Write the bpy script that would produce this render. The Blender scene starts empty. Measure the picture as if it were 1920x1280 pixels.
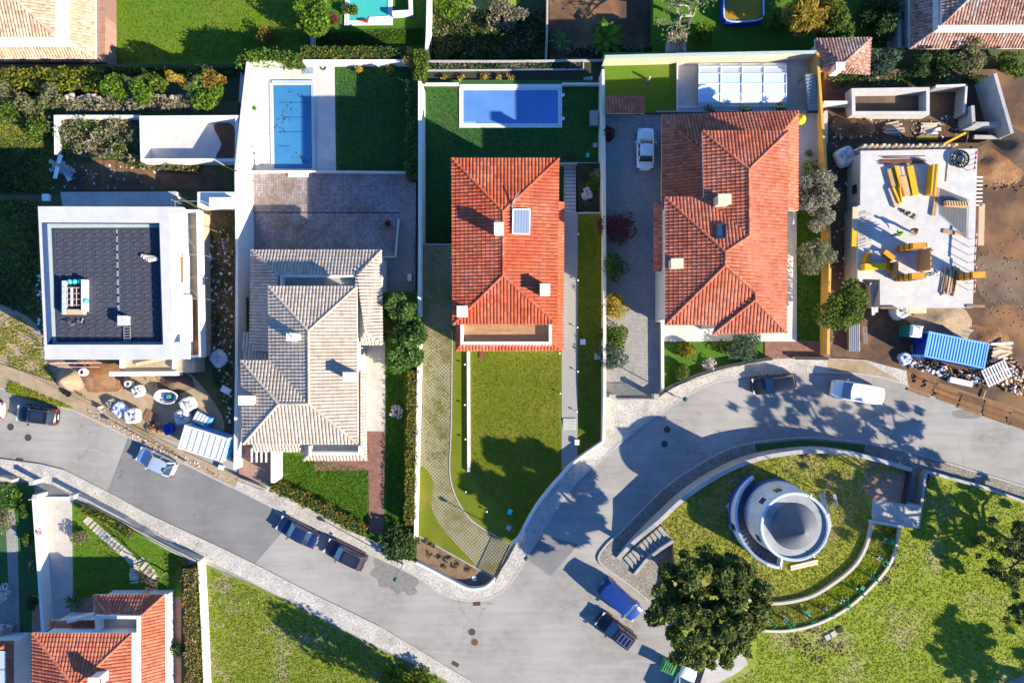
import bpy, math, random
import numpy as np
from mathutils import Vector, Matrix
random.seed(7); RNG = np.random.default_rng(7)
SC = bpy.context.scene
COL = SC.collection
# ------------------------------------------------------------------ camera, sky, sun, exposure
CAM_H = 71.0
cam = bpy.data.cameras.new('camera'); camo = bpy.data.objects.new('camera', cam); COL.objects.link(camo)
camo.location = (0, 0, CAM_H); camo.rotation_euler = (0, 0, 0)
cam.sensor_width = 36; cam.lens = 36 * CAM_H / (1920 / 18.0)
cam.clip_start = 0.5; cam.clip_end = 3000
SC.camera = camo
SUN_EL = math.atan(0.48); SUN_DX, SUN_DY = 0.88, -0.475
world = bpy.data.worlds.new('World'); SC.world = world; world.use_nodes = True
wn = world.node_tree.nodes; wl = world.node_tree.links
sky = wn.new('ShaderNodeTexSky'); sky.sky_type = 'NISHITA'; sky.sun_disc = False
sky.sun_elevation = SUN_EL; sky.sun_rotation = math.atan2(SUN_DX, SUN_DY)
sky.air_density = 1.0; sky.dust_density = 0.0; sky.ozone_density = 7.0
tint = wn.new('ShaderNodeMix'); tint.data_type = 'RGBA'; tint.blend_type = 'MULTIPLY'; tint.inputs[0].default_value = 1.0
tint.inputs[7].default_value = (.74, 1.0, 1.22, 1)      # camera white balance: cool shade, even over the whole sky
wl.new(sky.outputs[0], tint.inputs[6]); wl.new(tint.outputs[2], wn['Background'].inputs[0]); wn['Background'].inputs[1].default_value = 0.092
sl = bpy.data.lights.new('sun', 'SUN'); sl.energy = 5.0; sl.angle = math.radians(0.5); sl.color = (1.0, 0.885, 0.70)
slo = bpy.data.objects.new('sun', sl); COL.objects.link(slo)
_h = math.hypot(SUN_DX, SUN_DY)
_tosun = Vector((SUN_DX / _h * math.cos(SUN_EL), SUN_DY / _h * math.cos(SUN_EL), math.sin(SUN_EL)))
slo.rotation_euler = (-_tosun).to_track_quat('-Z', 'Y').to_euler(); slo.location = (40, -20, 60)
SC.view_settings.view_transform = 'Standard'; SC.view_settings.look = 'None'
SC.view_settings.gamma = 1; SC.view_settings.use_curve_mapping = False
SC.view_settings.exposure = 1.36
SC.cycles.max_bounces = 5

# ------------------------------------------------------------------ helpers
def P(x, y, z=0.0):
    """photo pixel + height of the point -> place in the world (18 px per metre at street level)"""
    s = (CAM_H - z) / CAM_H / 18.0
    return Vector(((x - 960) * s, (640 - y) * s, z))
def PP(pts, z=0.0): return [P(a, b, z) for a, b in pts]
def cr(pts, n=6, closed=False):
    """smooth curve through points"""
    pts = [tuple(p) for p in pts]; N = len(pts); out = []
    rng = range(N if closed else N - 1)
    for i in rng:
        g = (lambda k: pts[k % N]) if closed else (lambda k: pts[max(0, min(N - 1, k))])
        p0, p1, p2, p3 = g(i - 1), g(i), g(i + 1), g(i + 2)
        for j in range(n):
            t = j / n
            out.append(tuple(0.5 * (2 * b + (c - a) * t + (2 * a - 5 * b + 4 * c - d) * t * t + (3 * b - a - 3 * c + d) * t ** 3)
                             for a, b, c, d in zip(p0, p1, p2, p3)))
    if not closed: out.append(pts[-1])
    return out

class MB:
    def __init__(s): s.v = []; s.f = []; s.r = []
    def add(s, vs, fs, r=None):
        o = len(s.v); s.v.extend([tuple(v) for v in vs])
        for f in fs: s.f.append(tuple(i + o for i in f)); s.r.append(random.random() if r is None else r)
        return s
    def poly(s, pts, r=None): return s.add(pts, [tuple(range(len(pts)))], r)
    def prism(s, pts, z0, z1=None, bottom=True):
        """pts: outline (x,y[,z]) ; z0 low, z1 top (None: keep each point's own z as the top)"""
        n = len(pts)
        a = sum(pts[i][0] * pts[(i + 1) % n][1] - pts[(i + 1) % n][0] * pts[i][1] for i in range(n))
        if a < 0: pts = list(pts)[::-1]
        top = [(p[0], p[1], p[2] if z1 is None else z1) for p in pts]; bot = [(p[0], p[1], z0) for p in pts]
        fs = [tuple(range(n))] + [(n + i, n + (i + 1) % n, (i + 1) % n, i) for i in range(n)]
        if bottom: fs.append(tuple(range(2 * n - 1, n - 1, -1)))
        return s.add(top + bot, fs, random.random())
    def box(s, c, size, rz=0.0, z0=None, M=None):
        """c = centre (x,y,z) or base centre when z0 given"""
        hx, hy, hz = size[0] / 2, size[1] / 2, size[2] / 2
        cz = c[2] if z0 is None else z0 + hz
        ca, sa = math.cos(rz), math.sin(rz); vs = []
        for dz in (-hz, hz):
            for dx, dy in ((-hx, -hy), (hx, -hy), (hx, hy), (-hx, hy)):
                vs.append((c[0] + dx * ca - dy * sa, c[1] + dx * sa + dy * ca, cz + dz))
        if M is not None: vs = [tuple(M @ Vector(v)) for v in vs]
        return s.add(vs, [(3, 2, 1, 0), (4, 5, 6, 7), (0, 1, 5, 4), (1, 2, 6, 5), (2, 3, 7, 6), (3, 0, 4, 7)], random.random())
    def bar(s, a, b, w, h=None, up=(0, 0, 1)):
        """square bar between two 3-D points (w wide, h high)"""
        a, b = Vector(a), Vector(b); h = w if h is None else h
        d = (b - a).normalized(); u = Vector(up)
        if abs(d.dot(u)) > .98: u = Vector((1, 0, 0))
        sd = d.cross(u).normalized(); u = sd.cross(d).normalized()
        vs = [p + sd * (i * w / 2) + u * (j * h / 2) for p in (a, b) for i, j in ((-1, -1), (1, -1), (1, 1), (-1, 1))]
        return s.add(vs, [(0, 1, 2, 3), (7, 6, 5, 4), (0, 4, 5, 1), (1, 5, 6, 2), (2, 6, 7, 3), (3, 7, 4, 0)], random.random())
    def wall(s, pts, w, z0, z1, closed=False):
        """mitred wall along (x,y) polyline; z1 number or list"""
        n = len(pts); q = [Vector((p[0], p[1])) for p in pts]; L = []; R = []
        for i in range(n):
            if closed: a, b = q[i - 1], q[(i + 1) % n]
            else: a, b = q[max(0, i - 1)], q[min(n - 1, i + 1)]
            d1 = (q[i] - a); d2 = (b - q[i])
            d1 = d1.normalized() if d1.length > 1e-6 else d2.normalized()
            d2 = d2.normalized() if d2.length > 1e-6 else d1
            t = d1 + d2; t = t.normalized() if t.length > 1e-6 else d1
            nn = Vector((-t.y, t.x)); k = max(.4, nn.dot(Vector((-d1.y, d1.x))))
            L.append(q[i] + nn * (w / 2 / k)); R.append(q[i] - nn * (w / 2 / k))
        zt = z1 if isinstance(z1, (list, tuple)) else [z1] * n
        zb = z0 if isinstance(z0, (list, tuple)) else [z0] * n
        vs = []
        for i in range(n): vs += [(L[i].x, L[i].y, zb[i]), (R[i].x, R[i].y, zb[i]), (R[i].x, R[i].y, zt[i]), (L[i].x, L[i].y, zt[i])]
        fs = []
        for i in range(n if closed else n - 1):
            a = 4 * i; b = 4 * ((i + 1) % n)
            fs += [(a + 3, a + 2, b + 2, b + 3), (a, a + 3, b + 3, b), (a + 2, a + 1, b + 1, b + 2), (a + 1, a, b, b + 1)]
        if not closed: fs += [(0, 1, 2, 3), (4 * n - 1, 4 * n - 2, 4 * n - 3, 4 * n - 4)]
        return s.add(vs, fs, random.random())
    def tube(s, pts, rad, n=6, cap=True):
        pts = [Vector(p) for p in pts]; m = len(pts)
        rad = rad if isinstance(rad, (list, tuple)) else [rad] * m; vs = []; fs = []
        for i, p in enumerate(pts):
            d = (pts[min(m - 1, i + 1)] - pts[max(0, i - 1)]).normalized()
            u = Vector((0, 0, 1)) if abs(d.z) < .9 else Vector((1, 0, 0))
            a = d.cross(u).normalized(); b = a.cross(d).normalized()
            for k in range(n):
                t = 2 * math.pi * k / n; vs.append(p + (a * math.cos(t) + b * math.sin(t)) * rad[i])
        for i in range(m - 1):
            for k in range(n):
                fs.append((i * n + k, i * n + (k + 1) % n, (i + 1) * n + (k + 1) % n, (i + 1) * n + k))
        if cap: fs += [tuple(range(n - 1, -1, -1)), tuple((m - 1) * n + k for k in range(n))]
        return s.add(vs, fs, random.random())
    def lathe(s, c, prof, n=24, a0=0, a1=2 * math.pi, cap=False):
        full = abs(a1 - a0 - 2 * math.pi) < 1e-6; m = n if full else n + 1; vs = []; fs = []
        for r, z in prof:
            for k in range(m):
                t = a0 + (a1 - a0) * k / n; vs.append((c[0] + r * math.cos(t), c[1] + r * math.sin(t), c[2] + z))
        for i in range(len(prof) - 1):
            for k in range(n):
                k2 = (k + 1) % m; fs.append((i * m + k, i * m + k2, (i + 1) * m + k2, (i + 1) * m + k))
        if cap: fs.append(tuple((len(prof) - 1) * m + k for k in range(m)))
        return s.add(vs, fs, random.random())
    def loft(s, secs, cap=True):
        n = len(secs[0]); vs = [p for q in secs for p in q]; fs = []
        for i in range(len(secs) - 1):
            for k in range(n):
                fs.append((i * n + k, i * n + (k + 1) % n, (i + 1) * n + (k + 1) % n, (i + 1) * n + k))
        if cap: fs += [tuple(range(n - 1, -1, -1)), tuple((len(secs) - 1) * n + k for k in range(n))]
        return s.add(vs, fs, random.random())
    def build(s, name, mat, parent=None, smooth=False, loc=None, rz=None, **k):
        me = bpy.data.meshes.new(name); me.from_pydata(s.v, [], s.f); me.update()
        return finish(me, name, mat, parent, smooth, np.array(s.r, dtype=np.float32), loc, rz, **k)

def finish(me, name, mat, parent=None, smooth=False, rnd=None, loc=None, rz=None, **k):
    me.materials.append(MATS[mat] if isinstance(mat, str) else mat)
    if rnd is not None and len(rnd) == len(me.polygons):
        at = me.attributes.new('rnd', 'FLOAT', 'FACE'); at.data.foreach_set('value', rnd)
    me.polygons.foreach_set('use_smooth', np.full(len(me.polygons), smooth))
    o = bpy.data.objects.new(name, me); COL.objects.link(o)
    if parent is not None: o.parent = parent
    if loc is not None: o.location = loc
    if rz is not None: o.rotation_euler = (0, 0, rz)
    return tag(o, **k)
def tag(o, label=None, cat=None, group=None, kind=None):
    if label: o['label'] = label
    if cat: o['category'] = cat
    if group: o['group'] = group
    if kind: o['kind'] = kind
    return o
def thing(name, label, cat, loc=(0, 0, 0), rz=0.0, group=None, parent=None):
    o = bpy.data.objects.new(name, None); COL.objects.link(o); o.empty_display_size = .3
    o.location = loc; o.rotation_euler = (0, 0, rz); o.parent = parent
    return tag(o, label, cat, group)
def soup(name, V, F, mat, rnd=None, parent=None, smooth=False, **k):
    """big mesh from numpy arrays: V (n,3), F (m,3|4)"""
    me = bpy.data.meshes.new(name); V = np.asarray(V, dtype=np.float32); F = np.asarray(F, dtype=np.int32)
    me.vertices.add(len(V)); me.vertices.foreach_set('co', V.ravel())
    w = F.shape[1]; me.loops.add(F.size); me.loops.foreach_set('vertex_index', F.ravel())
    me.polygons.add(len(F)); me.polygons.foreach_set('loop_start', np.arange(0, F.size, w, dtype=np.int32))
    me.polygons.foreach_set('loop_total', np.full(len(F), w, dtype=np.int32))
    me.update(calc_edges=True)
    return finish(me, name, mat, parent, smooth, None if rnd is None else np.asarray(rnd, dtype=np.float32), **k)
def copy_tree(o, parent=None):
    c = o.copy(); COL.objects.link(c); c.parent = parent
    for ch in list(o.children): copy_tree(ch, c)
    return c
def inpoly(X, Y, poly):
    poly = np.array([(p[0], p[1]) for p in poly]); n = len(poly); ins = np.zeros(len(X), bool)
    j = n - 1
    for i in range(n):
        xi, yi = poly[i]; xj, yj = poly[j]
        c = ((yi > Y) != (yj > Y)) & (X < (xj - xi) * (Y - yi) / (yj - yi + 1e-12) + xi)
        ins ^= c; j = i
    return ins
def scatter(poly, n):
    p = np.array([(q[0], q[1]) for q in poly]); lo, hi = p.min(0), p.max(0)
    area = abs(sum(p[i][0] * p[(i + 1) % len(p)][1] - p[(i + 1) % len(p)][0] * p[i][1] for i in range(len(p)))) / 2
    m = int(n * (hi - lo).prod() / max(area, 1e-6)) + 10
    X = RNG.uniform(lo[0], hi[0], m); Y = RNG.uniform(lo[1], hi[1], m); k = inpoly(X, Y, poly)
    return X[k], Y[k]

# ------------------------------------------------------------------ materials
MATS = {}
def M(name, c1, c2=None, scale=3.0, detail=5, rough=.9, bump=0.0, bscale=20.0, c3=None, scale3=.25, r3=(.45, .65), attr=0.0,
      metal=0.0, spec=.3, pattern=None, r12=(.35, .65), coat=0.0, local=False, trans=0.0, bdist=.05, extra=None):
    m = bpy.data.materials.new(name); m.use_nodes = True; MATS[name] = m
    nt = m.node_tree; N = nt.nodes; L = nt.links; b = N['Principled BSDF']
    b.inputs['Roughness'].default_value = rough; b.inputs['Metallic'].default_value = metal
    b.inputs['Specular IOR Level'].default_value = spec; b.inputs['Coat Weight'].default_value = coat
    b.inputs['Transmission Weight'].default_value = trans
    if local:
        tc = N.new('ShaderNodeTexCoord'); pos = tc.outputs['Object']
    else:
        g = N.new('ShaderNodeNewGeometry'); pos = g.outputs['Position']
    def noise(sc, det=4, rgh=.6):
        t = N.new('ShaderNodeTexNoise'); t.inputs['Scale'].default_value = sc; t.inputs['Detail'].default_value = det
        t.inputs['Roughness'].default_value = rgh; L.new(pos, t.inputs['Vector']); return t.outputs['Fac']
    def ramp(x, lo, hi):
        t = N.new('ShaderNodeMapRange'); t.inputs['From Min'].default_value = lo; t.inputs['From Max'].default_value = hi
        t.clamp = True; L.new(x, t.inputs['Value']); return t.outputs['Result']
    def mix(f, a, c, mode='MIX'):
        t = N.new('ShaderNodeMix'); t.data_type = 'RGBA'; t.blend_type = mode
        for sock, val in ((t.inputs[0], f), (t.inputs[6], a), (t.inputs[7], c)):
            if isinstance(val, (int, float)): sock.default_value = val
            elif isinstance(val, (tuple, list)): sock.default_value = (*val[:3], 1)
            else: L.new(val, sock)
        return t.outputs[2]
    def math_(op, a, c=None):
        t = N.new('ShaderNodeMath'); t.operation = op
        for i, v in enumerate((a, c)):
            if v is None: continue
            if isinstance(v, (int, float)): t.inputs[i].default_value = v
            else: L.new(v, t.inputs[i])
        return t.outputs[0]
    col = tuple(c1)
    if c2 is not None: col = mix(ramp(noise(scale, detail), *r12), col, c2)
    if c3 is not None: col = mix(ramp(noise(scale3, 3), *r3), col, c3)
    hgt = None
    ctx = dict(N=N, L=L, pos=pos, noise=noise, ramp=ramp, mix=mix, math=math_, bsdf=b)
    if pattern: col, hgt = pattern(ctx, col)
    if attr:
        a = N.new('ShaderNodeAttribute'); a.attribute_name = 'rnd'
        f = N.new('ShaderNodeMapRange'); f.inputs['To Min'].default_value = 1 - attr; f.inputs['To Max'].default_value = 1 + attr
        L.new(a.outputs['Fac'], f.inputs['Value'])
        col = mix(1.0, col, f.outputs['Result'], 'MULTIPLY')
    if isinstance(col, tuple): b.inputs['Base Color'].default_value = (*col[:3], 1)
    else: L.new(col, b.inputs['Base Color'])
    if bump or hgt is not None:
        bp = N.new('ShaderNodeBump'); bp.inputs['Strength'].default_value = bump or .5; bp.inputs['Distance'].default_value = bdist
        L.new(hgt if hgt is not None else noise(bscale, 4, .7), bp.inputs['Height']); L.new(bp.outputs[0], b.inputs['Normal'])
    if extra: extra(ctx)
    return m
def pat_cells(scale, dark, lo=.0, hi=.12, vary=.25):
    """stones with joints"""
    def f(c, col):
        N, L = c['N'], c['L']
        v = N.new('ShaderNodeTexVoronoi'); v.feature = 'DISTANCE_TO_EDGE'; v.inputs['Scale'].default_value = scale; L.new(c['pos'], v.inputs['Vector'])
        w = N.new('ShaderNodeTexVoronoi'); w.inputs['Scale'].default_value = scale; L.new(c['pos'], w.inputs['Vector'])
        s = N.new('ShaderNodeSeparateColor'); L.new(w.outputs['Color'], s.inputs[0])
        tone = c['ramp'](s.outputs[0], -1 / max(vary, .01) * .5, 1.2)
        k = N.new('ShaderNodeMapRange'); L.new(s.outputs[0], k.inputs['Value']); k.inputs['To Min'].default_value = 1 - vary; k.inputs['To Max'].default_value = 1 + vary
        col = c['mix'](1.0, col, k.outputs[0], 'MULTIPLY')
        h = c['ramp'](v.outputs['Distance'], lo, hi)
        return c['mix'](h, dark, col), h
    return f
def pat_brick(sx, sy, dark, mortar=.03, vary=.2, off=.5, rot=0.0):
    def f(c, col):
        N, L = c['N'], c['L']
        mp = N.new('ShaderNodeMapping'); mp.inputs['Rotation'].default_value = (0, 0, rot); L.new(c['pos'], mp.inputs['Vector'])
        b = N.new('ShaderNodeTexBrick'); L.new(mp.outputs[0], b.inputs['Vector']); b.inputs['Scale'].default_value = 1
        b.inputs['Brick Width'].default_value = sx; b.inputs['Row Height'].default_value = sy; b.inputs['Mortar Size'].default_value = mortar
        b.inputs['Mortar Smooth'].default_value = .3; b.offset = off
        b.inputs['Color1'].default_value = (1 - vary,) * 3 + (1,); b.inputs['Color2'].default_value = (1 + vary,) * 3 + (1,); b.inputs['Mortar'].default_value = (1, 1, 1, 1)
        col = c['mix'](1.0, col, b.outputs['Color'], 'MULTIPLY')
        inv = c['math']('SUBTRACT', 1.0, b.outputs['Fac'])
        return c['mix'](b.outputs['Fac'], col, dark), inv
    return f
def pat_grasscrete(conc):
    """open concrete pavers: grass squares in a diamond grid, patchy"""
    def f(c, col):
        N, L = c['N'], c['L']
        mp = N.new('ShaderNodeMapping'); mp.inputs['Rotation'].default_value = (0, 0, math.radians(45)); mp.inputs['Scale'].default_value = (3.7, 3.7, 3.7); L.new(c['pos'], mp.inputs['Vector'])
        s = N.new('ShaderNodeSeparateXYZ'); L.new(mp.outputs[0], s.inputs[0])
        def tri(x):
            t = c['math']('PINGPONG', x, .5); return t
        d = c['math']('MINIMUM', tri(s.outputs[0]), tri(s.outputs[1]))
        grid = c['ramp'](d, .12, .2)           # 0 on the concrete ribs, 1 in the holes
        over = c['ramp'](c['noise'](.35, 6, .75), .46, .62)   # overgrown patches
        fac = c['math']('MAXIMUM', grid, over)
        return c['mix'](fac, conc, col), c['math']('SUBTRACT', 1.0, grid)
    return f
def pat_wave(scale, dark, axis='X', amt=.5, width=None):
    def f(c, col):
        N, L = c['N'], c['L']
        w = N.new('ShaderNodeTexWave'); w.bands_direction = axis; w.inputs['Scale'].default_value = scale; w.inputs['Distortion'].default_value = 0.4
        w.inputs['Detail'].default_value = 2; L.new(c['pos'], w.inputs['Vector'])
        h = c['ramp'](w.outputs['Fac'], .1, .4)
        return c['mix'](c['math']('MULTIPLY', c['math']('SUBTRACT', 1.0, h), amt), col, dark), h
    return f

def pat_asphalt(crack=.10, streak=.32):
    """worn asphalt: tyre streaks along the road, hairline cracks, speckle"""
    def f(c, col):
        N, L = c['N'], c['L']
        mp = N.new('ShaderNodeMapping'); mp.inputs['Rotation'].default_value = (0, 0, math.radians(27)); mp.inputs['Scale'].default_value = (.09, 1.1, 1); L.new(c['pos'], mp.inputs['Vector'])
        t = N.new('ShaderNodeTexNoise'); t.inputs['Scale'].default_value = 1.6; t.inputs['Detail'].default_value = 6; t.inputs['Roughness'].default_value = .65; L.new(mp.outputs[0], t.inputs['Vector'])
        col = c['mix'](c['math']('MULTIPLY', c['ramp'](t.outputs['Fac'], .5, .72), streak), col, (.40, .385, .36))
        col = c['mix'](c['math']('MULTIPLY', c['ramp'](t.outputs['Fac'], .48, .3), streak * .8), col, (.15, .145, .14))
        sp = c['noise'](22, 3, .8); col = c['mix'](c['math']('MULTIPLY', c['ramp'](sp, .55, .75), .5), col, (.14, .135, .13)); col = c['mix'](c['math']('MULTIPLY', c['ramp'](sp, .45, .25), .45), col, (.44, .43, .41))
        ds = N.new('ShaderNodeVectorMath'); ds.operation = 'ADD'; nz = N.new('ShaderNodeTexNoise'); nz.inputs['Scale'].default_value = .7; nz.inputs['Detail'].default_value = 5; L.new(c['pos'], nz.inputs['Vector'])
        sc = N.new('ShaderNodeVectorMath'); sc.operation = 'SCALE'; sc.inputs['Scale'].default_value = 3.0; L.new(nz.outputs['Color'], sc.inputs[0]); L.new(c['pos'], ds.inputs[0]); L.new(sc.outputs[0], ds.inputs[1])
        v = N.new('ShaderNodeTexVoronoi'); v.feature = 'DISTANCE_TO_EDGE'; v.inputs['Scale'].default_value = crack; L.new(ds.outputs[0], v.inputs['Vector'])
        line = c['ramp'](v.outputs['Distance'], .005, .002); line = c['math']('MULTIPLY', line, c['ramp'](c['noise'](.3, 3), .48, .56))
        col = c['mix'](c['math']('MULTIPLY', line, .45), col, (.09, .086, .08))
        return col, c['noise'](70, 3, .8)
    return f
def pat_stains(dark, amt=.5, sc=.8):
    """rain streaks and blotches on plaster"""
    def f(c, col):
        N, L = c['N'], c['L']
        k = c['math']('MULTIPLY', c['ramp'](c['noise'](sc, 7, .75), .52, .75), amt); col = c['mix'](k, col, dark)
        k2 = c['math']('MULTIPLY', c['ramp'](c['noise'](sc * 9, 4, .7), .58, .8), amt * .6)
        return c['mix'](k2, col, dark), c['noise'](50, 3, .7)
    return f
# ground covers
M('asphalt', (.275, .258, .234), (.225, .212, .195), 1.3, 8, .95, .2, 60, (.32, .305, .28), .12, (.42, .62), pattern=pat_asphalt(), bdist=.02)
M('asphalt_new', (.175, .173, .17), (.145, .144, .142), 1.2, 7, .95, .2, 60, (.20, .196, .188), .3, pattern=pat_asphalt(.05, .15), bdist=.02)
M('asphalt_stain', (.155, .145, .13), (.215, .205, .19), 2.2, 7, .85, .2, 60)
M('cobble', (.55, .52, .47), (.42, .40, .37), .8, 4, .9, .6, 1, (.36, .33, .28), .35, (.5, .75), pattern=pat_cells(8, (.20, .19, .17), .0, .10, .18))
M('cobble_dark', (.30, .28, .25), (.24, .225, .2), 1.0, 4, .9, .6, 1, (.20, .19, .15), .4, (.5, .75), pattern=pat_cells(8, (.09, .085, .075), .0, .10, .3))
M('kerbstone', (.42, .40, .37), (.33, .31, .29), 4, 4, .9, .2, 40)
M('lawn_dense', (.125, .150, .006), (.098, .124, .005), 6, 8, .95, .4, 55, (.165, .155, .016), .35, (.46, .72), bdist=.06)
M('lawn_dark', (.034, .115, .026), (.026, .090, .020), 5, 7, .95, .5, 55, (.060, .082, .030), .5, (.55, .75), bdist=.08)
M('lawn_bright', (.10, .20, .010), (.08, .16, .008), 5, 7, .95, .5, 50, (.13, .17, .02), .25, (.45, .7), bdist=.08)
M('lawn_green', (.065, .155, .010), (.048, .12, .008), 5, 7, .95, .5, 55, (.070, .14, .01), .6, (.5, .7), bdist=.08)
M('meadow', (.24, .285, .026), (.165, .21, .018), 2.5, 8, .95, .4, 30, (.30, .27, .12), .22, (.5, .68), bdist=.06)
M('mound_grass', (.25, .265, .030), (.18, .20, .022), 2.5, 8, .95, .4, 30, (.29, .21, .09), .25, (.44, .66), bdist=.06)
M('weeds', (.062, .100, .024), (.095, .085, .045), 1.2, 8, .95, .5, 25, (.12, .09, .06), .25, (.5, .72), bdist=.15)
M('lot_grass', (.18, .225, .022), (.12, .16, .016), 2.0, 8, .95, .4, 30, (.30, .25, .15), .28, (.52, .68), bdist=.06)
M('dirt', (.135, .092, .062), (.095, .068, .050), 1.4, 8, .95, .6, 18, (.20, .135, .085), .2, (.48, .66), bdist=.12)
M('dirt_dark', (.125, .072, .042), (.075, .049, .034), 1.1, 9, .95, .6, 18, (.27, .14, .06), .16, (.47, .66), bdist=.12)
M('sand', (.38, .29, .19), (.30, .22, .14), 1.6, 8, .95, .5, 20, (.22, .18, .10), .3, (.55, .75), bdist=.1)
M('orange_sand', (.33, .15, .06), (.22, .12, .06), 1.6, 10, .95, .9, 7, (.36, .24, .14), .6, (.5, .7), bdist=.3)
M('sand_pile', (.47, .35, .23), (.36, .26, .165), 1.8, 10, .95, .9, 8, bdist=.25)
M('bed_soil', (.26, .17, .10), (.20, .13, .075), 3, 8, .95, .6, 20, (.17, .10, .06), 1.0, bdist=.1)
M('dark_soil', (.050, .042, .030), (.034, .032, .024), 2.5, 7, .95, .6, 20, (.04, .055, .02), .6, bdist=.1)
M('grasscrete', (.125, .125, .035), (.16, .135, .05), .9, 6, .95, .6, 1, pattern=pat_grasscrete((.275, .25, .175)))
M('pavers', (.33, .285, .275), (.27, .235, .24), .7, 4, .9, .35, 1, (.22, .165, .14), .25, (.45, .65), pattern=pat_brick(.28, .28, (.12, .10, .10), .02, .22, 0))
M('pavers_grey', (.31, .30, .28), (.265, .255, .24), .9, 5, .9, .35, 1, (.31, .29, .27), .3, (.45, .65), pattern=pat_brick(.22, .14, (.15, .145, .14), .015, .15))
M('brick_paving', (.27, .13, .095), (.22, .105, .08), 1.5, 5, .9, .35, 1, pattern=pat_brick(.3, .14, (.12, .07, .055), .02, .22))
M('terracotta_paving', (.33, .20, .15), (.29, .17, .125), 1.5, 5, .9, .3, 1, pattern=pat_brick(.4, .4, (.2, .12, .09), .015, .1, 0))
M('pale_paving', (.45, .42, .375), (.39, .36, .325), 1.2, 5, .85, .2, 1, (.42, .38, .34), .5, (.55, .8), pattern=pat_brick(.5, .5, (.36, .33, .30), .012, .06, 0))
M('deck_stone', (.62, .57, .50), (.55, .50, .45), 1.0, 5, .85, .2, 1, (.50, .46, .42), .4, (.5, .75), pattern=pat_brick(.6, .6, (.45, .41, .37), .012, .05, 0))
M('gravel_path', (.34, .32, .30), (.25, .24, .225), 8, 4, .95, .5, 40, (.29, .275, .26), .8)
M('concrete', (.40, .39, .37), (.32, .315, .30), 1.5, 7, .9, .2, 40, (.45, .44, .41), .3, (.5, .7), pattern=pat_stains((.17, .165, .14), .55, 1.2), bdist=.01)
M('concrete_new', (.52, .51, .485), (.45, .44, .42), 1.2, 7, .9, .15, 40, (.48, .47, .45), .35, (.52, .72), pattern=pat_stains((.30, .285, .26), .5, .7), bdist=.01)
M('concrete_grey', (.30, .30, .29), (.25, .25, .245), 1.5, 6, .9, .2, 40)
M('cement', (.52, .51, .48), (.45, .44, .42), 2, 6, .9, .2, 40)
# building stuff
M('white_wall', (.70, .69, .665), (.65, .64, .615), 1.2, 6, .85, .1, 60, (.60, .585, .55), .5, (.6, .85), pattern=pat_stains((.36, .345, .31), .45), bdist=.01)
M('white_old', (.66, .65, .62), (.56, .55, .52), 1.5, 7, .88, .15, 50, (.42, .40, .36), .7, (.56, .8))
M('cream_wall', (.62, .54, .38), (.56, .48, .34), 1.4, 6, .88, .1, 50)
M('cream_pale', (.68, .63, .50), (.60, .56, .46), 1.4, 6, .88, .1, 50)
M('yellow_wall', (.62, .36, .085), (.55, .31, .07), 1.2, 6, .88, .1, 50, (.62, .40, .14), .6, (.55, .8))
M('lime_wall', (.74, .72, .62), (.66, .64, .55), 1.0, 6, .88, .1, 50)
M('blue_paint', (.055, .13, .40), (.045, .11, .34), 2, 5, .7, .1, 50)
M('pale_blue_paint', (.40, .50, .72), (.36, .46, .68), 2, 5, .7)
M('roof_red', (.48, .100, .044), (.42, .078, .032), .6, 7, .85, 0, 1, (.46, .145, .08), .35, (.45, .7), attr=.26, pattern=lambda c, col: (pat_stains((.24, .105, .065), .32, .9)(c, col)[0], None))
M('roof_orange', (.46, .135, .072), (.40, .105, .053), 1.0, 6, .85, 0, 1, (.47, .165, .10), .35, (.45, .7), attr=.28, pattern=lambda c, col: (pat_stains((.24, .11, .07), .32, .9)(c, col)[0], None))
M('navy_lining', (.02, .045, .13), (.016, .035, .105), 2, 4, .7)
M('sand_floor', (.40, .33, .24), (.33, .27, .195), 2, 6, .9, .2, 30)
M('parapet_grey', (.52, .515, .50), (.46, .455, .44), 1.0, 5, .88, .1, 40)
M('roof_beige', (.47, .39, .315), (.42, .345, .28), .9, 6, .88, 0, 1, (.38, .31, .245), .5, (.52, .75), attr=.15, pattern=lambda c, col: (pat_stains((.24, .20, .16), .4, 1.0)(c, col)[0], None))
M('roof_pale', (.54, .38, .265), (.42, .255, .155), 5.0, 4, .88, 0, 1, (.55, .42, .31), .5, (.45, .7), attr=.30)
M('roof_mixed', (.40, .27, .21), (.30, .085, .045), 5.5, 3, .88, 0, 1, (.40, .33, .29), .4, (.5, .75), attr=.35, r12=(.45, .6))
M('terrace_wood', (.36, .20, .11), (.30, .165, .085), 2, 4, .7, .3, 1, pattern=pat_brick(2.4, .14, (.14, .08, .045), .008, .16))
M('dark_metal', (.035, .037, .04), None, rough=.5, metal=.3, spec=.5)
M('grey_metal', (.30, .31, .32), (.25, .26, .27), 3, 4, .45, metal=.6)
M('galvanised', (.42, .43, .44), (.36, .37, .38), 4, 4, .4, metal=.5)
M('white_plastic', (.78, .78, .77), (.70, .70, .70), 4, 3, .5)
M('sheet_white', (.66, .66, .64), (.58, .58, .565), 1.5, 5, .6, .1, 30)
M('bag_white', (.66, .66, .65), (.52, .53, .54), 3.0, 5, .75, .8, 7, bdist=.15)
M('glass_dark', (.02, .025, .035), None, rough=.08, spec=.8, coat=.5)
M('glass_blue', (.03, .06, .12), None, rough=.06, spec=.8, coat=.5)
M('solar_glass', (.22, .28, .38), None, rough=.15, spec=.8, coat=.6)  # pale blue base colour stands in for sky reflected in the glass
M('membrane', (.050, .056, .078), (.040, .045, .062), 2, 4, .8, .2, 30)
M('membrane_light', (.070, .076, .10), (.056, .061, .082), 3, 4, .8, .2, 30)
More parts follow.
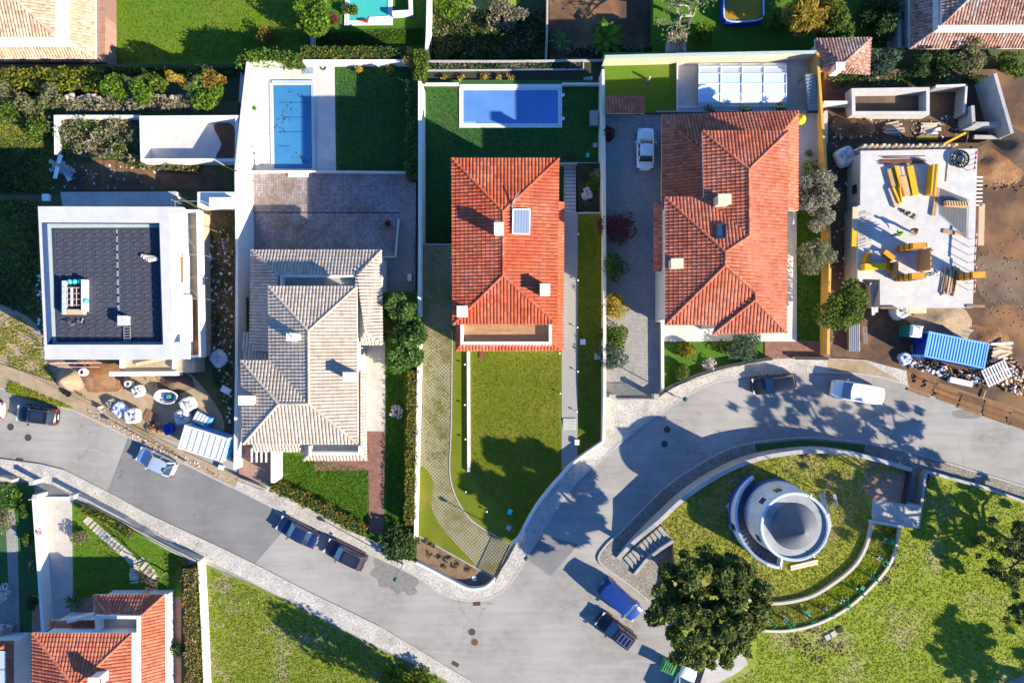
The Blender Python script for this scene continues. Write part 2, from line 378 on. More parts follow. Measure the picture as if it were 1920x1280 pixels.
M('grey_green', (.38, .47, .43), (.34, .42, .39), 2, 4, .85)
M('grey_roof', (.30, .32, .33), (.25, .265, .275), 1.6, 7, .85, .15, 40, (.34, .355, .36), .5, (.5, .7))
M('slate_cone', (.105, .115, .13), (.085, .095, .11), 1.8, 6, .6, .1, 40, spec=.5)
M('timber', (.50, .33, .17), (.42, .26, .13), 2.5, 6, .85, .2, 30, attr=.22)
M('timber_pale', (.58, .44, .28), (.50, .36, .22), 2.5, 6, .85, .2, 30, attr=.2)
M('timber_old', (.26, .155, .085), (.20, .12, .07), 2.0, 6, .9, .3, 25, attr=.25)
M('board_brown', (.21, .10, .042), (.15, .075, .034), 1.6, 7, .88, .3, 25, (.13, .085, .035), .6, (.5, .7), attr=.35)
M('form_yellow', (.70, .40, .012), (.62, .34, .01), 2, 5, .6, attr=.1)
M('form_orange', (.62, .27, .012), (.55, .23, .01), 2, 5, .6, attr=.1)
M('plywood', (.52, .32, .15), (.46, .27, .12), 1.5, 5, .8, attr=.15)
M('rebar', (.24, .085, .035), (.17, .07, .035), 3, 4, .85, attr=.2)
M('steel_mesh', (.16, .16, .17), None, rough=.6, metal=.4)
M('red_paint', (.45, .02, .02), None, rough=.5)
M('red_white', (.7, .12, .1), None, rough=.5)
M('pink_scaffold', (.62, .40, .36), None, rough=.6)
M('teal_plastic', (.01, .17, .16), (.01, .15, .145), 3, 3, .45)
M('turquoise', (.06, .55, .48), None, rough=.4)
M('container_blue', (.18, .42, .78), (.15, .38, .74), 1.2, 5, .45, .05, 20, (.13, .33, .66), .8, (.55, .8))
M('deep_blue', (.012, .05, .36), (.01, .04, .3), 2, 4, .5)
M('crate_blue', (.10, .33, .70), None, rough=.5)
M('bin_green', (.07, .30, .09), (.06, .27, .08), 3, 3, .5)
M('green_metal', (.01, .20, .075), (.008, .17, .06), 3, 3, .45)
M('lamp_green', (.015, .075, .065), None, rough=.5)
M('yellow_plastic', (.78, .58, .02), None, rough=.5)
M('rubber', (.012, .012, .013), None, rough=.85)
M('alloy', (.35, .36, .37), None, rough=.35, metal=.8)
M('rubble', (.34, .30, .26), (.24, .20, .165), 5, 4, .95, .3, 30, attr=.35)
M('rubble_red', (.33, .16, .10), (.26, .14, .09), 5, 4, .95, .3, 30, attr=.35)
M('scrap_white', (.70, .70, .70), None, rough=.8, attr=.25)
M('scrap_blue', (.22, .32, .52), (.40, .44, .52), 3, 4, .7, attr=.3)
M('stone_step', (.50, .46, .38), (.42, .39, .32), 3, 5, .9, .3, 30, attr=.12)
M('stone_pale', (.46, .38, .30), (.36, .30, .24), 2.5, 6, .92, .4, 20, attr=.2)
M('cast_iron', (.06, .058, .055), (.045, .044, .042), 9, 3, .8, .3, 60)
M('rust_grate', (.16, .06, .035), (.11, .045, .03), 9, 3, .85)
M('cable_black', (.02, .02, .02), None, rough=.7)
# water
def _wat(c):
    b = c['bsdf']; b.inputs['IOR'].default_value = 1.33
    bp = c['N'].new('ShaderNodeBump'); bp.inputs['Strength'].default_value = .3; bp.inputs['Distance'].default_value = .06
    c['L'].new(c['noise'](2.6, 3, .5), bp.inputs['Height']); c['L'].new(bp.outputs[0], b.inputs['Normal'])
M('water_blue', (.10, .23, .50), (.085, .20, .46), .4, 3, .06, 0, 1, spec=.5, extra=_wat)
M('water_deep', (.04, .18, .36), (.033, .155, .32), .3, 3, .06, 0, 1, (.045, .20, .42), .12, (.4, .7), spec=.5, extra=_wat)
M('water_teal', (.05, .38, .34), (.06, .42, .37), .3, 3, .06, 0, 1, spec=.5, extra=_wat)
M('water_amber', (.34, .19, .012), (.25, .16, .02), .8, 4, .08, 0, 1, (.03, .05, .05), .35, (.5, .7), spec=.5, extra=_wat)
M('pool_tile', (.20, .42, .70), None, rough=.4)
M('cover_panel', (.55, .66, .80), (.50, .62, .77), .5, 3, .15, spec=.6, coat=.3)
# foliage (attr spreads single leaves in tone)
def F(name, c1, c2, sc=1.2, attr=.45):
    def thin(c):                                        # leaves let light through
        N, L, b = c['N'], c['L'], c['bsdf']; out = [n for n in N if n.type == 'OUTPUT_MATERIAL'][0]
        tr = N.new('ShaderNodeBsdfTranslucent'); mx = N.new('ShaderNodeMixShader'); mx.inputs[0].default_value = .42
        if b.inputs['Base Color'].links: L.new(b.inputs['Base Color'].links[0].from_socket, tr.inputs[0])
        L.new(b.outputs[0], mx.inputs[1]); L.new(tr.outputs[0], mx.inputs[2]); L.new(mx.outputs[0], out.inputs[0])
    M(name, tuple(v * 1.35 for v in c1), tuple(v * 1.35 for v in c2), sc, 4, .75, attr=attr, spec=.25, extra=thin)
F('leaf_hedge', (.085, .125, .012), (.055, .095, .012)); F('leaf_hedge_yellow', (.19, .16, .010), (.115, .125, .010))
F('leaf_hedge_red', (.20, .085, .02), (.13, .13, .012)); F('leaf_bright', (.10, .18, .012), (.065, .13, .012))
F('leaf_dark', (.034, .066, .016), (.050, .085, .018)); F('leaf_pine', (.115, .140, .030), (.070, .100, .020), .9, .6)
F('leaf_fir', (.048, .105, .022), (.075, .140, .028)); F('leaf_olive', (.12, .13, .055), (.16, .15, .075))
F('leaf_silver', (.21, .20, .15), (.15, .155, .10)); F('leaf_red', (.12, .035, .035), (.085, .03, .03))
F('leaf_gold', (.32, .22, .03), (.22, .18, .03)); F('leaf_palm', (.12, .17, .045), (.075, .125, .04))
F('leaf_dry', (.23, .19, .12), (.16, .15, .085)); F('leaf_blue', (.06, .10, .06), (.045, .08, .045))
F('grass_blade', (.25, .31, .020), (.19, .25, .016), .7, .4); F('grass_dry', (.31, .27, .07), (.24, .25, .035), .5, .4); F('grass_lawn', (.19, .22, .010), (.15, .18, .008), .7, .35); F('grass_lush', (.11, .21, .016), (.08, .16, .012), .7, .4)
F('grass_lot', (.18, .23, .022), (.23, .23, .05), .5, .4); F('flower_white', (.62, .55, .52), (.5, .42, .38))
M('core_green', (.020, .030, .008), (.03, .04, .01), 3, 4, .95)
M('bark', (.12, .09, .065), (.085, .065, .05), 6, 4, .95); M('bark_grey', (.33, .29, .25), (.25, .22, .19), 5, 4, .95)
M('bark_red', (.17, .10, .085), (.13, .08, .07), 5, 4, .95)
def paint(name, c, rough=.28, metal=.2): M(name, c, None, rough=rough, metal=metal, spec=.5, coat=.7)
paint('car_black', (.012, .013, .016)); paint('car_white', (.72, .72, .71), .35, 0); paint('car_navy', (.012, .025, .085))
paint('car_plum', (.022, .014, .04)); paint('car_silver', (.36, .45, .58)); paint('car_blue', (.010, .040, .20))
M('car_trim', (.015, .015, .017), None, rough=.6); M('tail_red', (.35, .01, .012), None, rough=.2, coat=.5)
M('head_glass', (.55, .58, .6), None, rough=.1, spec=.8); M('chrome', (.6, .6, .6), None, rough=.2, metal=.9)
M('plate_white', (.8, .8, .8), None, rough=.5)
M('skin', (.45, .26, .18), None, rough=.6); M('vest_lime', (.22, .62, .02), None, rough=.7); M('vest_yellow', (.62, .36, .02), None, rough=.7)
M('trousers_dark', (.03, .03, .04), None, rough=.85); M('helmet_red', (.45, .015, .02), None, rough=.35)
# ------------------------------------------------------------------ ground, road, pavements
def slab(name, pts, z, mat, depth=.35, kind='structure', **k):
    return MB().prism(PP(pts, z), z - depth, z).build(name, mat, kind=kind, **k)
ZD, ZQ = -3.0, -2.6   # pool deck and patio of the beige house lie below the street
def base_ground():
    m = MB(); B = 700.0; y1 = P(0, 560, -2.2).y; y2 = P(0, 112, -2.2).y
    def q(xa, xb, ya, yb, z): m.poly([(xa, ya, z), (xb, ya, z), (xb, yb, z), (xa, yb, z)])
    q(-B, B, -B, y1, -.30); q(-B, B, y1, y2, -3.4); q(-B, B, y2, B, -8.6)
    m.poly([(-B, y1, -.30), (B, y1, -.30), (B, y1, -3.4), (-B, y1, -3.4)])
    m.poly([(-B, y2, -3.4), (B, y2, -3.4), (B, y2, -8.6), (-B, y2, -8.6)])
    m.build('ground', 'weeds', kind='structure')
base_ground()
KERB_N = [(440, 915), (498, 944), (590, 988), (685, 1034), (777, 1078), (823, 1111), (853, 1122), (888, 1126), (917, 1121), (940, 1109), (957, 1092),
          (973, 1070), (990, 1040), (1016, 998), (1045, 953), (1080, 905), (1116, 871), (1150, 842), (1200, 800), (1245, 769), (1300, 735), (1340, 717), (1385, 707),
          (1460, 700), (1530, 698), (1600, 700), (1660, 709), (1703, 722)]
BACK_N = [(1700, 695), (1620, 674), (1552, 671), (1490, 670), (1445, 672), (1420, 676), (1372, 685), (1335, 695), (1300, 707), (1260, 725), (1234, 742), (1133, 744),
          (1131, 828), (1070, 873), (1055, 890), (1009, 945), (973, 1009), (950, 1052), (928, 1084), (908, 1101), (878, 1104), (842, 1086), (780, 1055), (715, 1018), (690, 1010),
          (600, 960), (505, 912), (448, 893)]
slab('house_base', [(440, 640), (1270, 545), (1270, 660), (440, 900)], -.28, 'concrete', .3)
slab('road', [(-90, 700), (440, 860), (780, 1040), (1131, 800), (1300, 680), (1720, 680), (2000, 770), (2000, 960), (1600, 840), (1250, 1010), (1420, 1360), (960, 1380), (-90, 930)], 0, 'asphalt')
slab('road_patch', [(240, 820), (300, 850), (500, 945), (540, 985), (475, 1060), (200, 925)], .006, 'asphalt_new', .01)
slab('pavement', KERB_N + BACK_N, .13, 'cobble')
KERB_W = [(-90, 715), (0, 728), (95, 757), (140, 770), (217, 807), (267, 832), (350, 870), (400, 896), (440, 915)]
slab('verge', KERB_W + [(446, 893), (350, 848), (250, 798), (185, 760), (100, 715), (0, 682), (-90, 660)], .125, 'sand')
KERB_S = [(-90, 846), (0, 861), (75, 871), (120, 882), (150, 897), (200, 922), (279, 965), (400, 1021), (475, 1057), (584, 1113), (712, 1175), (794, 1224), (879, 1275), (1000, 1350)]
slab('pavement', KERB_S + [(940, 1350), (836, 1273), (728, 1221), (630, 1172), (557, 1132), (482, 1096), (400, 1055), (377, 1050), (285, 1008), (230, 974), (157, 936), (100, 908), (66, 903), (0, 894), (-90, 880)], .13, 'cobble')
KERB_I = [(1215, 1125), (1175, 1092), (1135, 1064), (1122, 1045), (1140, 1018), (1165, 997), (1230, 930), (1280, 890), (1355, 847), (1415, 829), (1505, 820), (1580, 825), (1622, 830), (1690, 844), (1740, 857), (1830, 884), (1920, 912), (2000, 938)]
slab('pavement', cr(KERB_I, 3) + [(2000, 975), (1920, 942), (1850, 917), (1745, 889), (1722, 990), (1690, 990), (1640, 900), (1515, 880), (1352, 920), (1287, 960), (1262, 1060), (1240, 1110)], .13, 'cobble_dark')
def kerb(pts):
    for o in [MB().wall(PP(pts, .14), .16, -.1, .145)]: o.build('kerb', 'kerbstone', kind='structure')
kerb(cr(KERB_N, 3)); kerb(KERB_W); kerb(KERB_S); kerb(cr(KERB_I, 3))
slab('grass_strip', [(1415, 833), (1505, 824), (1580, 829), (1622, 834), (1620, 858), (1515, 852), (1422, 862)], .15, 'lawn_dark', .04)
# stains and repairs on the asphalt
slab('road_patch', cr([(700, 1048), (716, 1036), (735, 1042), (748, 1056), (762, 1058), (778, 1078), (785, 1092), (778, 1100), (783, 1110), (766, 1116), (757, 1108), (744, 1113), (730, 1101), (712, 1100), (708, 1086), (694, 1076), (702, 1062)], 3, True), .005, 'asphalt_stain', .008)
slab('road_patch', cr([(1785, 772), (1815, 768), (1845, 776), (1830, 784), (1795, 783)], 4, True), .005, 'asphalt_stain', .008)
slab('road_patch', cr([(443, 893), (462, 900), (470, 925), (455, 920)], 4, True), .005, 'asphalt_stain', .008)
slab('road_patch', [(1016, 1000), (1085, 1020), (1032, 1080), (985, 1045)], .005, 'asphalt_new', .008)
for i, (x, y, c) in enumerate([(20, 800, 'one by the dark car'), (53, 820, 'one nearer the kerb'), (1251, 805, 'northern one in the tower shadow'), (1246, 832, 'southern one in the tower shadow'), (885, 1184, 'upper of the pair at the junction'), (890, 1203, 'rusty lower one of the pair at the junction')]):
    t = thing('manhole_cover', 'round iron manhole cover in the road, ' + c, 'manhole cover', P(x, y, .0), group='manhole covers in the road')
    MB().lathe((0, 0, 0), [(.42, .0), (.42, .014), (.36, .014)], 20, cap=False).build('rim', 'concrete_grey', t)
    MB().lathe((0, 0, 0), [(.36, .0), (.36, .02), (.0, .02)], 20).build('lid', 'rust_grate' if i == 5 else 'cast_iron', t)
for x, y, rz, c in [(894, 1131, 0, 'below the rounded street corner'), (854, 1244, -.5, 'at the south kerb'), (37, 862, -.1, 'at the south kerb on the left')]:
    t = thing('drain_grate', 'rusty rectangular drain grate in the road ' + c, 'drain grate', P(x, y, 0), rz, 'drain grates')
    MB().box((0, 0, .008), (.75, .42, .02)).build('frame', 'rust_grate', t)
    g = MB()
    for k in range(6): g.box((-.3 + .12 * k, 0, .02), (.05, .36, .02))
    g.build('bars', 'cast_iron', t)
for x, y, rz in [(1105, 848, .8), (376, 1022, -.5)]:
    t = thing('access_cover', 'pale square access cover set in the cobbles ' + ('at the bend' if x > 900 else 'of the south pavement'), 'access cover', P(x, y, .13), rz)
    MB().box((0, 0, .01), (.7, .7, .03)).build('frame', 'kerbstone', t); MB().box((0, 0, .02), (.5, .5, .03)).build('lid', 'concrete', t)

# ------------------------------------------------------------------ lots
# vacant lot in the south
slab('vacant_lot', [(377, 1055), (482, 1100), (557, 1136), (630, 1176), (728, 1225), (836, 1277), (900, 1360), (370, 1360)], .06, 'lot_grass')
# gardens in the south-west
slab('garden_lawn', [(135, 940), (290, 1015), (350, 1050), (345, 1120), (310, 1115), (175, 1118), (137, 1125)], .14, 'lawn_bright')
slab('driveway', [(66, 930), (138, 930), (138, 1160), (80, 1180)], .135, 'pale_paving')
slab('courtyard', [(60, 1115), (345, 1115), (345, 1360), (60, 1360)], .12, 'terracotta_paving')
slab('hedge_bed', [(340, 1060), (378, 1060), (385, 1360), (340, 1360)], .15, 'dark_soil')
slab('side_garden', [(-90, 905), (62, 905), (75, 1200), (75, 1360), (-90, 1360)], .10, 'lawn_dark')
slab('garden_path', [(8, 950), (26, 955), (33, 1010), (37, 1190), (15, 1195), (-60, 1195), (-60, 1120), (16, 1100), (12, 1010)], .12, 'pavers_grey')
# beige house lot
slab('pool_deck', [(452, 112), (627, 112), (630, 322), (440, 322)], ZD, 'deck_stone', 2)
slab('garden_lawn', [(627, 112), (792, 112), (785, 322), (630, 322)], ZD - .01, 'lawn_dark', 2)
slab('patio', [(442, 321), (780, 321), (778, 560), (714, 560), (714, 660), (450, 660)], ZQ, 'pavers', 3)
slab('side_path', [(750, 380), (776, 378), (774, 545), (716, 545), (718, 482), (742, 480)], ZQ + .01, 'pavers_grey', .3)
slab('side_garden', [(714, 548), (790, 548), (782, 1060), (700, 1015), (690, 1005), (690, 640), (714, 640)], .10, 'lawn_green', 3)
slab('front_lawn', [(508, 835), (700, 835), (692, 1012), (600, 963), (505, 915)], .11, 'lawn_green')
slab('side_path', [(672, 640), (722, 640), (722, 808), (672, 808)], .135, 'pale_paving')
slab('brick_path', [(690, 808), (722, 808), (720, 1000), (692, 1000)], .135, 'brick_paving')
slab('brick_terrace', [(588, 850), (692, 850), (692, 882), (590, 882)], .14, 'brick_paving')
slab('carport_floor', [(444, 820), (512, 820), (512, 905), (448, 893)], .135, 'terracotta_paving')
# centre lot
slab('rear_lawn', [(790, 150), (1132, 150), (1132, 420), (790, 460)], -2.2, 'lawn_dark', 2)
slab('lawn_terrace', [(846, 395), (1060, 395), (1060, 640), (846, 640)], .10, 'lawn_dense', 2.6)
DRIVE = [(790, 458), (848, 458), (848, 640), (846, 800), (843, 880), (852, 925), (875, 965), (905, 990), (958, 1020), (928, 1082), (890, 1064), (782, 1003), (785, 880)]
slab('grass_paver_drive', DRIVE, .12, 'grasscrete', 2.6)
slab('front_lawn', [(846, 620), (1054, 620), (1054, 893), (1009, 945), (973, 1009), (960, 1020), (905, 990), (875, 965), (852, 925), (843, 880)], .115, 'lawn_dense')
slab('lawn_verge', cr([(786, 885), (800, 880), (812, 905), (808, 945), (826, 985), (865, 1030), (890, 1060), (840, 1034), (784, 1003)], 3, True), .13, 'lawn_dense', .02)
slab('flower_bed', [(782, 1003), (890, 1063), (925, 1082), (908, 1100), (878, 1102), (842, 1084), (780, 1052)], .125, 'bed_soil')
slab('garden_path', [(1053, 398), (1083, 398), (1083, 872), (1053, 890)], .14, 'gravel_path', 2.6)
slab('side_lawn', [(1082, 400), (1131, 400), (1132, 828), (1082, 866)], .12, 'lawn_dense', 2.6)
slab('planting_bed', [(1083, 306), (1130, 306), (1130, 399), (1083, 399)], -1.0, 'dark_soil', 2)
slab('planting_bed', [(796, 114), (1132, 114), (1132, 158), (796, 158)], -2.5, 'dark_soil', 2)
# right house lot
slab('driveway', [(1134, 210), (1262, 210), (1262, 640), (1246, 742), (1134, 744)], .02, 'pavers_grey', 3)
slab('pool_terrace', [(1268, 98), (1545, 98), (1545, 218), (1268, 218)], -1.8, 'deck_stone', 2)
slab('rear_lawn', [(1132, 98), (1270, 98), (1270, 212), (1132, 212)], -1.81, 'lawn_bright', 2)
slab('courtyard', [(1230, 208), (1552, 208), (1552, 410), (1230, 410)], .0, 'pale_paving', 3)
slab('side_lawn', [(1475, 395), (1556, 395), (1556, 650), (1475, 650)], .06, 'lawn_green')
slab('house_terrace', [(1240, 560), (1492, 560), (1492, 640), (1240, 640)], .22, 'deck_stone')
slab('house_terrace', [(1434, 636), (1560, 640), (1556, 672), (1490, 671), (1434, 674)], .18, 'brick_paving')
slab('side_path', [(1470, 380), (1494, 380), (1494, 640), (1470, 640)], .20, 'deck_stone')
slab('front_garden', [(1244, 634), (1436, 634), (1436, 676), (1372, 686), (1335, 697), (1300, 709), (1262, 727), (1244, 738)], .10, 'lawn_green')
# left building site
slab('building_plot', [(-90, 190), (446, 190), (446, 372), (-90, 372)], -1.5, 'weeds', 2)
slab('building_plot', [(-90, 366), (446, 366), (446, 895), (350, 850), (185, 764), (100, 718), (0, 685), (-90, 665)], -.05, 'weeds', 3)
slab('sandy_patch', cr([(-60, 565), (0, 570), (45, 590), (75, 620), (85, 680), (140, 740), (185, 762), (100, 718), (0, 684), (-60, 670)], 3, True), -.02, 'sand', .05)
slab('bare_soil', cr([(95, 680), (200, 685), (330, 690), (375, 720), (420, 790), (400, 830), (330, 830), (230, 785), (130, 730)], 4, True), -.025, 'sand', .05)
slab('bare_soil', cr([(110, 315), (200, 300), (300, 305), (380, 320), (425, 350), (300, 355), (120, 352)], 4, True), -1.47, 'dirt_dark', .05)
slab('bare_soil', cr([(375, 400), (430, 395), (436, 500), (438, 640), (400, 690), (375, 600)], 4, True), -.03, 'dirt_dark', .05)
slab('grass_strip', cr([(20, 715), (60, 735), (110, 752), (138, 765), (95, 757), (40, 745), (15, 730)], 3, True), .14, 'meadow', .02)
# right building site
slab('building_plot', [(1545, 130), (2000, 130), (2000, 280), (1550, 280)], -.9, 'dirt_dark', 3)
slab('building_plot', [(1550, 268), (2000, 268), (2000, 800), (1703, 718), (1620, 672), (1552, 672)], .012, 'dirt_dark', 3)
slab('bare_soil', cr([(1832, 290), (1900, 290), (2000, 310), (2000, 330), (1880, 328), (1838, 322)], 3, True), .03, 'orange_sand', .05)
slab('bare_soil', cr([(1665, 590), (1740, 585), (1800, 600), (1860, 630), (1890, 655), (1800, 640), (1700, 600)], 3, True), .03, 'sand', .05)
slab('bare_soil', cr([(1835, 480), (1900, 490), (1990, 480), (1990, 560), (1870, 570), (1832, 540)], 3, True), .03, 'dirt', .05)
slab('bare_soil', cr([(1560, 470), (1590, 465), (1600, 560), (1610, 660), (1560, 665)], 3, True), .03, 'dirt', .05)
slab('pavement_apron', [(1552, 672), (1620, 676), (1703, 722), (1660, 709), (1600, 702), (1552, 700)], .135, 'sand', .03)
# park: mound, bench strip, meadow
MOUND_N = [(1237, 980), (1287, 934), (1352, 892), (1422, 863), (1515, 850), (1590, 854), (1652, 867), (1708, 884)]
ARC_IN = [(1636, 980), (1625, 1025), (1600, 1065), (1552, 1102), (1515, 1121), (1465, 1131), (1422, 1129), (1380, 1118)]
ARC_OUT = [(1688, 985), (1680, 1030), (1665, 1065), (1635, 1100), (1590, 1140), (1540, 1167), (1490, 1181), (1440, 1183), (1395, 1176)]
slab('mound', cr(MOUND_N, 4) + [(1700, 945)] + cr(ARC_IN, 4) + [(1300, 1112), (1266, 1065), (1262, 1014)], 1.6, 'mound_grass', 2)
slab('exercise_strip', [(1632, 975), (1690, 975)] + cr(ARC_OUT, 4) + [(1380, 1118), (1430, 1115), (1520, 1095)], 1.0, 'meadow', 1.4)
slab('park_lawn', [(1745, 889), (1850, 917), (1920, 942), (2010, 970), (2010, 1380), (1290, 1380), (1330, 1270), (1270, 1170), (1255, 1110), (1262, 1060), (1400, 1090), (1690, 985), (1722, 985)], .8, 'meadow', 1.2)
slab('park_path', [(1325, 1245), (1360, 1228), (1395, 1222), (1402, 1245), (1380, 1262), (1345, 1280), (1330, 1300), (1300, 1320)], .83, 'pale_paving', .1)
slab('park_path', [(1860, 1290), (1925, 1262), (2000, 1240), (2000, 1300), (1900, 1340)], .83, 'gravel_path', .1)
slab('entry_court', [(1622, 882), (1700, 888), (1694, 942), (1640, 938), (1615, 915)], 1.62, 'terracotta_paving', .05)
slab('entry_landing', [(1636, 936), (1728, 948), (1722, 990), (1690, 988), (1634, 976)], 1.64, 'pale_paving', 1.6)
# lower northern lots
slab('lower_lawn', [(-90, -60), (560, -60), (600, 112), (455, 112), (452, 185), (-90, 185)], -5.5, 'lawn_bright', 3)
slab('lower_lawn', [(560, -60), (806, -60), (806, 118), (560, 118)], -5.6, 'lawn_green', 3)
slab('overgrown_lot', [(800, -60), (1032, -60), (1032, 125), (800, 125)], -7.5, 'weeds', 1)
slab('overgrown_lot', [(1030, -60), (1300, -60), (1300, 112), (1030, 125)], -6.5, 'dirt_dark', 2)
slab('lower_lawn', [(1225, -60), (1700, -60), (1700, 110), (1225, 110)], -5.0, 'lawn_green', 3)
slab('overgrown_lot', [(1545, 90), (2010, 90), (2010, 150), (1545, 150)], -2.0, 'weeds', 3)
slab('overgrown_lot', [(1690, -60), (2010, -60), (2010, 110), (1690, 110)], -4.6, 'dirt_dark', 3)
slab('house_plot', [(-90, -60), (196, -60), (197, 116), (-90, 116)], -3.3, 'terracotta_paving', 2.4)
slab('sunny_patch', cr([(830, -20), (970, -20), (960, 15), (860, 18), (815, 15)], 3, True), -7.45, 'meadow', .05)
# ------------------------------------------------------------------ roofs and houses
def tile_slope(parent, pts, mat, pitch=.325, course=.42, name='roof_slope', hh=.065):
    pts = [Vector(p) for p in pts]; n = Vector((0, 0, 0))
    for i, p in enumerate(pts):
        q = pts[(i + 1) % len(pts)]; n += Vector(((p.y - q.y) * (p.z + q.z), (p.z - q.z) * (p.x + q.x), (p.x - q.x) * (p.y + q.y)))
    n.normalize()
    if n.z < 0: n = -n
    d = Vector((0, 0, -1)) - n * n.dot(Vector((0, 0, -1))); d.normalize(); up = -d; u = up.cross(n).normalized()
    o = min(pts, key=lambda p: p.z); C = [((p - o).dot(u), (p - o).dot(up)) for p in pts]
    umin = min(c[0] for c in C); umax = max(c[0] for c in C)
    nc = max(1, round((umax - umin) / pitch)); pw = (umax - umin) / nc
    K = 5; V = []; Fq = []; R = []
    base = [tuple(p - n * .02) for p in pts]
    prof = [(math.cos(math.pi * k / (K - 1)) * pw * .40, math.sin(math.pi * k / (K - 1)) * hh) for k in range(K)]
    un, upn, nn, on = np.array(u), np.array(up), np.array(n), np.array(o)
    for i in range(nc):
        uc = umin + (i + .5) * pw; vs = []
        for j in range(len(C)):
            (a, b), (c, e) = C[j], C[(j + 1) % len(C)]
            if (a <= uc) != (c <= uc): vs.append(b + (e - b) * (uc - a) / (c - a))
        vs.sort()
        for q in range(0, len(vs) - 1, 2):
            v0, v1 = vs[q], vs[q + 1]; k0 = math.floor(v0 / course + 1e-4)
            v = v0
            while v < v1 - .03:
                ve = min((k0 + 1) * course, v1); k0 += 1
                ju = random.uniform(-.006, .006); jl = random.uniform(-.006, .008); r = random.random(); s = len(V)
                for (pu, ph) in prof: V.append(on + un * (uc + pu * 1.05 + ju) + upn * (v - .02) + nn * (ph + .034 + jl))
                for (pu, ph) in prof: V.append(on + un * (uc + pu * .92 + ju) + upn * (ve + .03) + nn * (ph * .9 - .002))
                for k in range(K - 1): Fq.append((s + k + 1, s + k, s + K + k, s + K + k + 1)); R.append(r)
                v = ve
    ob = soup(name, V, Fq, mat, R, parent, False, kind='stuff') if V else None
    MB().poly(base, .5).build('roof_underlay', mat, parent)
    return ob
def ridge(parent, segs, mat, r=.13):
    m = MB()
    for a, b in segs:
        a, b = Vector(a), Vector(b); L = (b - a).length; k = max(1, round(L / .42)); d = (b - a) / k
        for i in range(k):
            p, q = a + d * i, a + d * (i + 1.12)
            dd = d.normalized(); sd = dd.cross(Vector((0, 0, 1))).normalized(); up = sd.cross(dd).normalized()
            vs = []
            for c, rr in ((p, r * 1.12), (q, r * .92)):
                for t in range(6):
                    an = math.pi * t / 5; vs.append(c + sd * math.cos(an) * rr + up * (math.sin(an) * rr * .75 + .03))
            m.add(vs, [(t, t + 1, t + 7, t + 6) for t in range(5)] + [(0, 6, 11, 5)], random.random())
    m.build('ridge_tiles', mat, parent, kind='stuff')
def roof(house, faces, ridges, mat, soffit=None, name='roof', fascia='white_wall', drop=.26):
    """faces: lists of (px,py,z); ridges: pairs of the same"""
    rt = thing(name, None, None, parent=house)
    for f in faces: tile_slope(rt, [P(*p) for p in f], mat)
    if ridges: ridge(rt, [(P(*a), P(*b)) for a, b in ridges], mat)
    if soffit:
        z = soffit[0][2]; MB().prism([P(*p) for p in soffit], z - drop, z - .035).build('eaves', fascia, rt)
    return rt
def block(house, px, zt, z0, mat, name='wall', inset=0.0):
    """vertical walls: outline px seen at height zt, pulled in by inset metres"""
    pts = PP(px, zt)
    if inset:
        c = sum(pts, Vector((0, 0, 0))) / len(pts); n = len(pts); out = []
        a = sum(pts[i].x * pts[(i + 1) % n].y - pts[(i + 1) % n].x * pts[i].y for i in range(n)); sg = 1 if a > 0 else -1
        for i in range(n):
            d1 = (pts[i] - pts[i - 1]).normalized(); d2 = (pts[(i + 1) % n] - pts[i]).normalized()
            n1 = Vector((-d1.y, d1.x, 0)) * sg; n2 = Vector((-d2.y, d2.x, 0)) * sg; b = n1 + n2
            out.append(pts[i] + b * (inset / max(.5, b.dot(n1))))
        pts = out
    MB().prism(pts, z0, zt).build(name, mat, house); return pts
def windows(house, a, b, z, n, w=1.1, h=1.2, mat='white_wall', out=1):
    """n windows along the wall from a to b (world points), centre height z; out picks the side"""
    a, b = Vector(a), Vector(b); d = (b - a); L = d.length; d.normalize(); nr = Vector((d.y, -d.x, 0)) * out; rz = math.atan2(d.y, d.x)
    for i in range(n):
        c = a + d * (L * (i + .5) / n)
        f = MB(); cc = c + nr * .03
        for dx, dz, sx, sz in ((0, h / 2, w + .14, .09), (0, -h / 2, w + .14, .09), (-w / 2, 0, .09, h - .09), (w / 2, 0, .09, h - .09), (0, 0, .05, h - .09)):
            f.box((cc.x + d.x * dx, cc.y + d.y * dx, z + dz), (sx, .10, sz), rz)
        fo = f.build('window', mat, house)
        MB().box((c.x + nr.x * .02, c.y + nr.y * .02, z), (w - .08, .03, h - .08), rz).build('pane', 'glass_dark', fo)
def chimney(parent, x0, y0, x1, y1, zt, z0, mat='white_wall', pots=False, capmat=None, over=.06):
    a, b = P(x0, y0, zt), P(x1, y1, zt); c = (a + b) / 2; sx, sy = abs(b.x - a.x), abs(b.y - a.y)
    ch = MB().box(c, (sx - .1, sy - .1, zt - z0 - .1), z0=z0).build('chimney', mat, parent)
    MB().box(c, (sx + over, sy + over, .1), z0=zt - .1).build('cap', capmat or mat, ch)
    for sgn in (-1, 1): MB().box((c.x + sgn * (sx / 2 - .05), c.y, zt - .32), (.03, sy * .6, .2)).build('vent', 'glass_dark', ch)
    return ch
def parapet(house, px, w, z0, zt, mat='white_wall', closed=True, name='parapet'):
    return MB().wall(PP(px, zt), w, z0, zt, closed).build(name, mat, house)

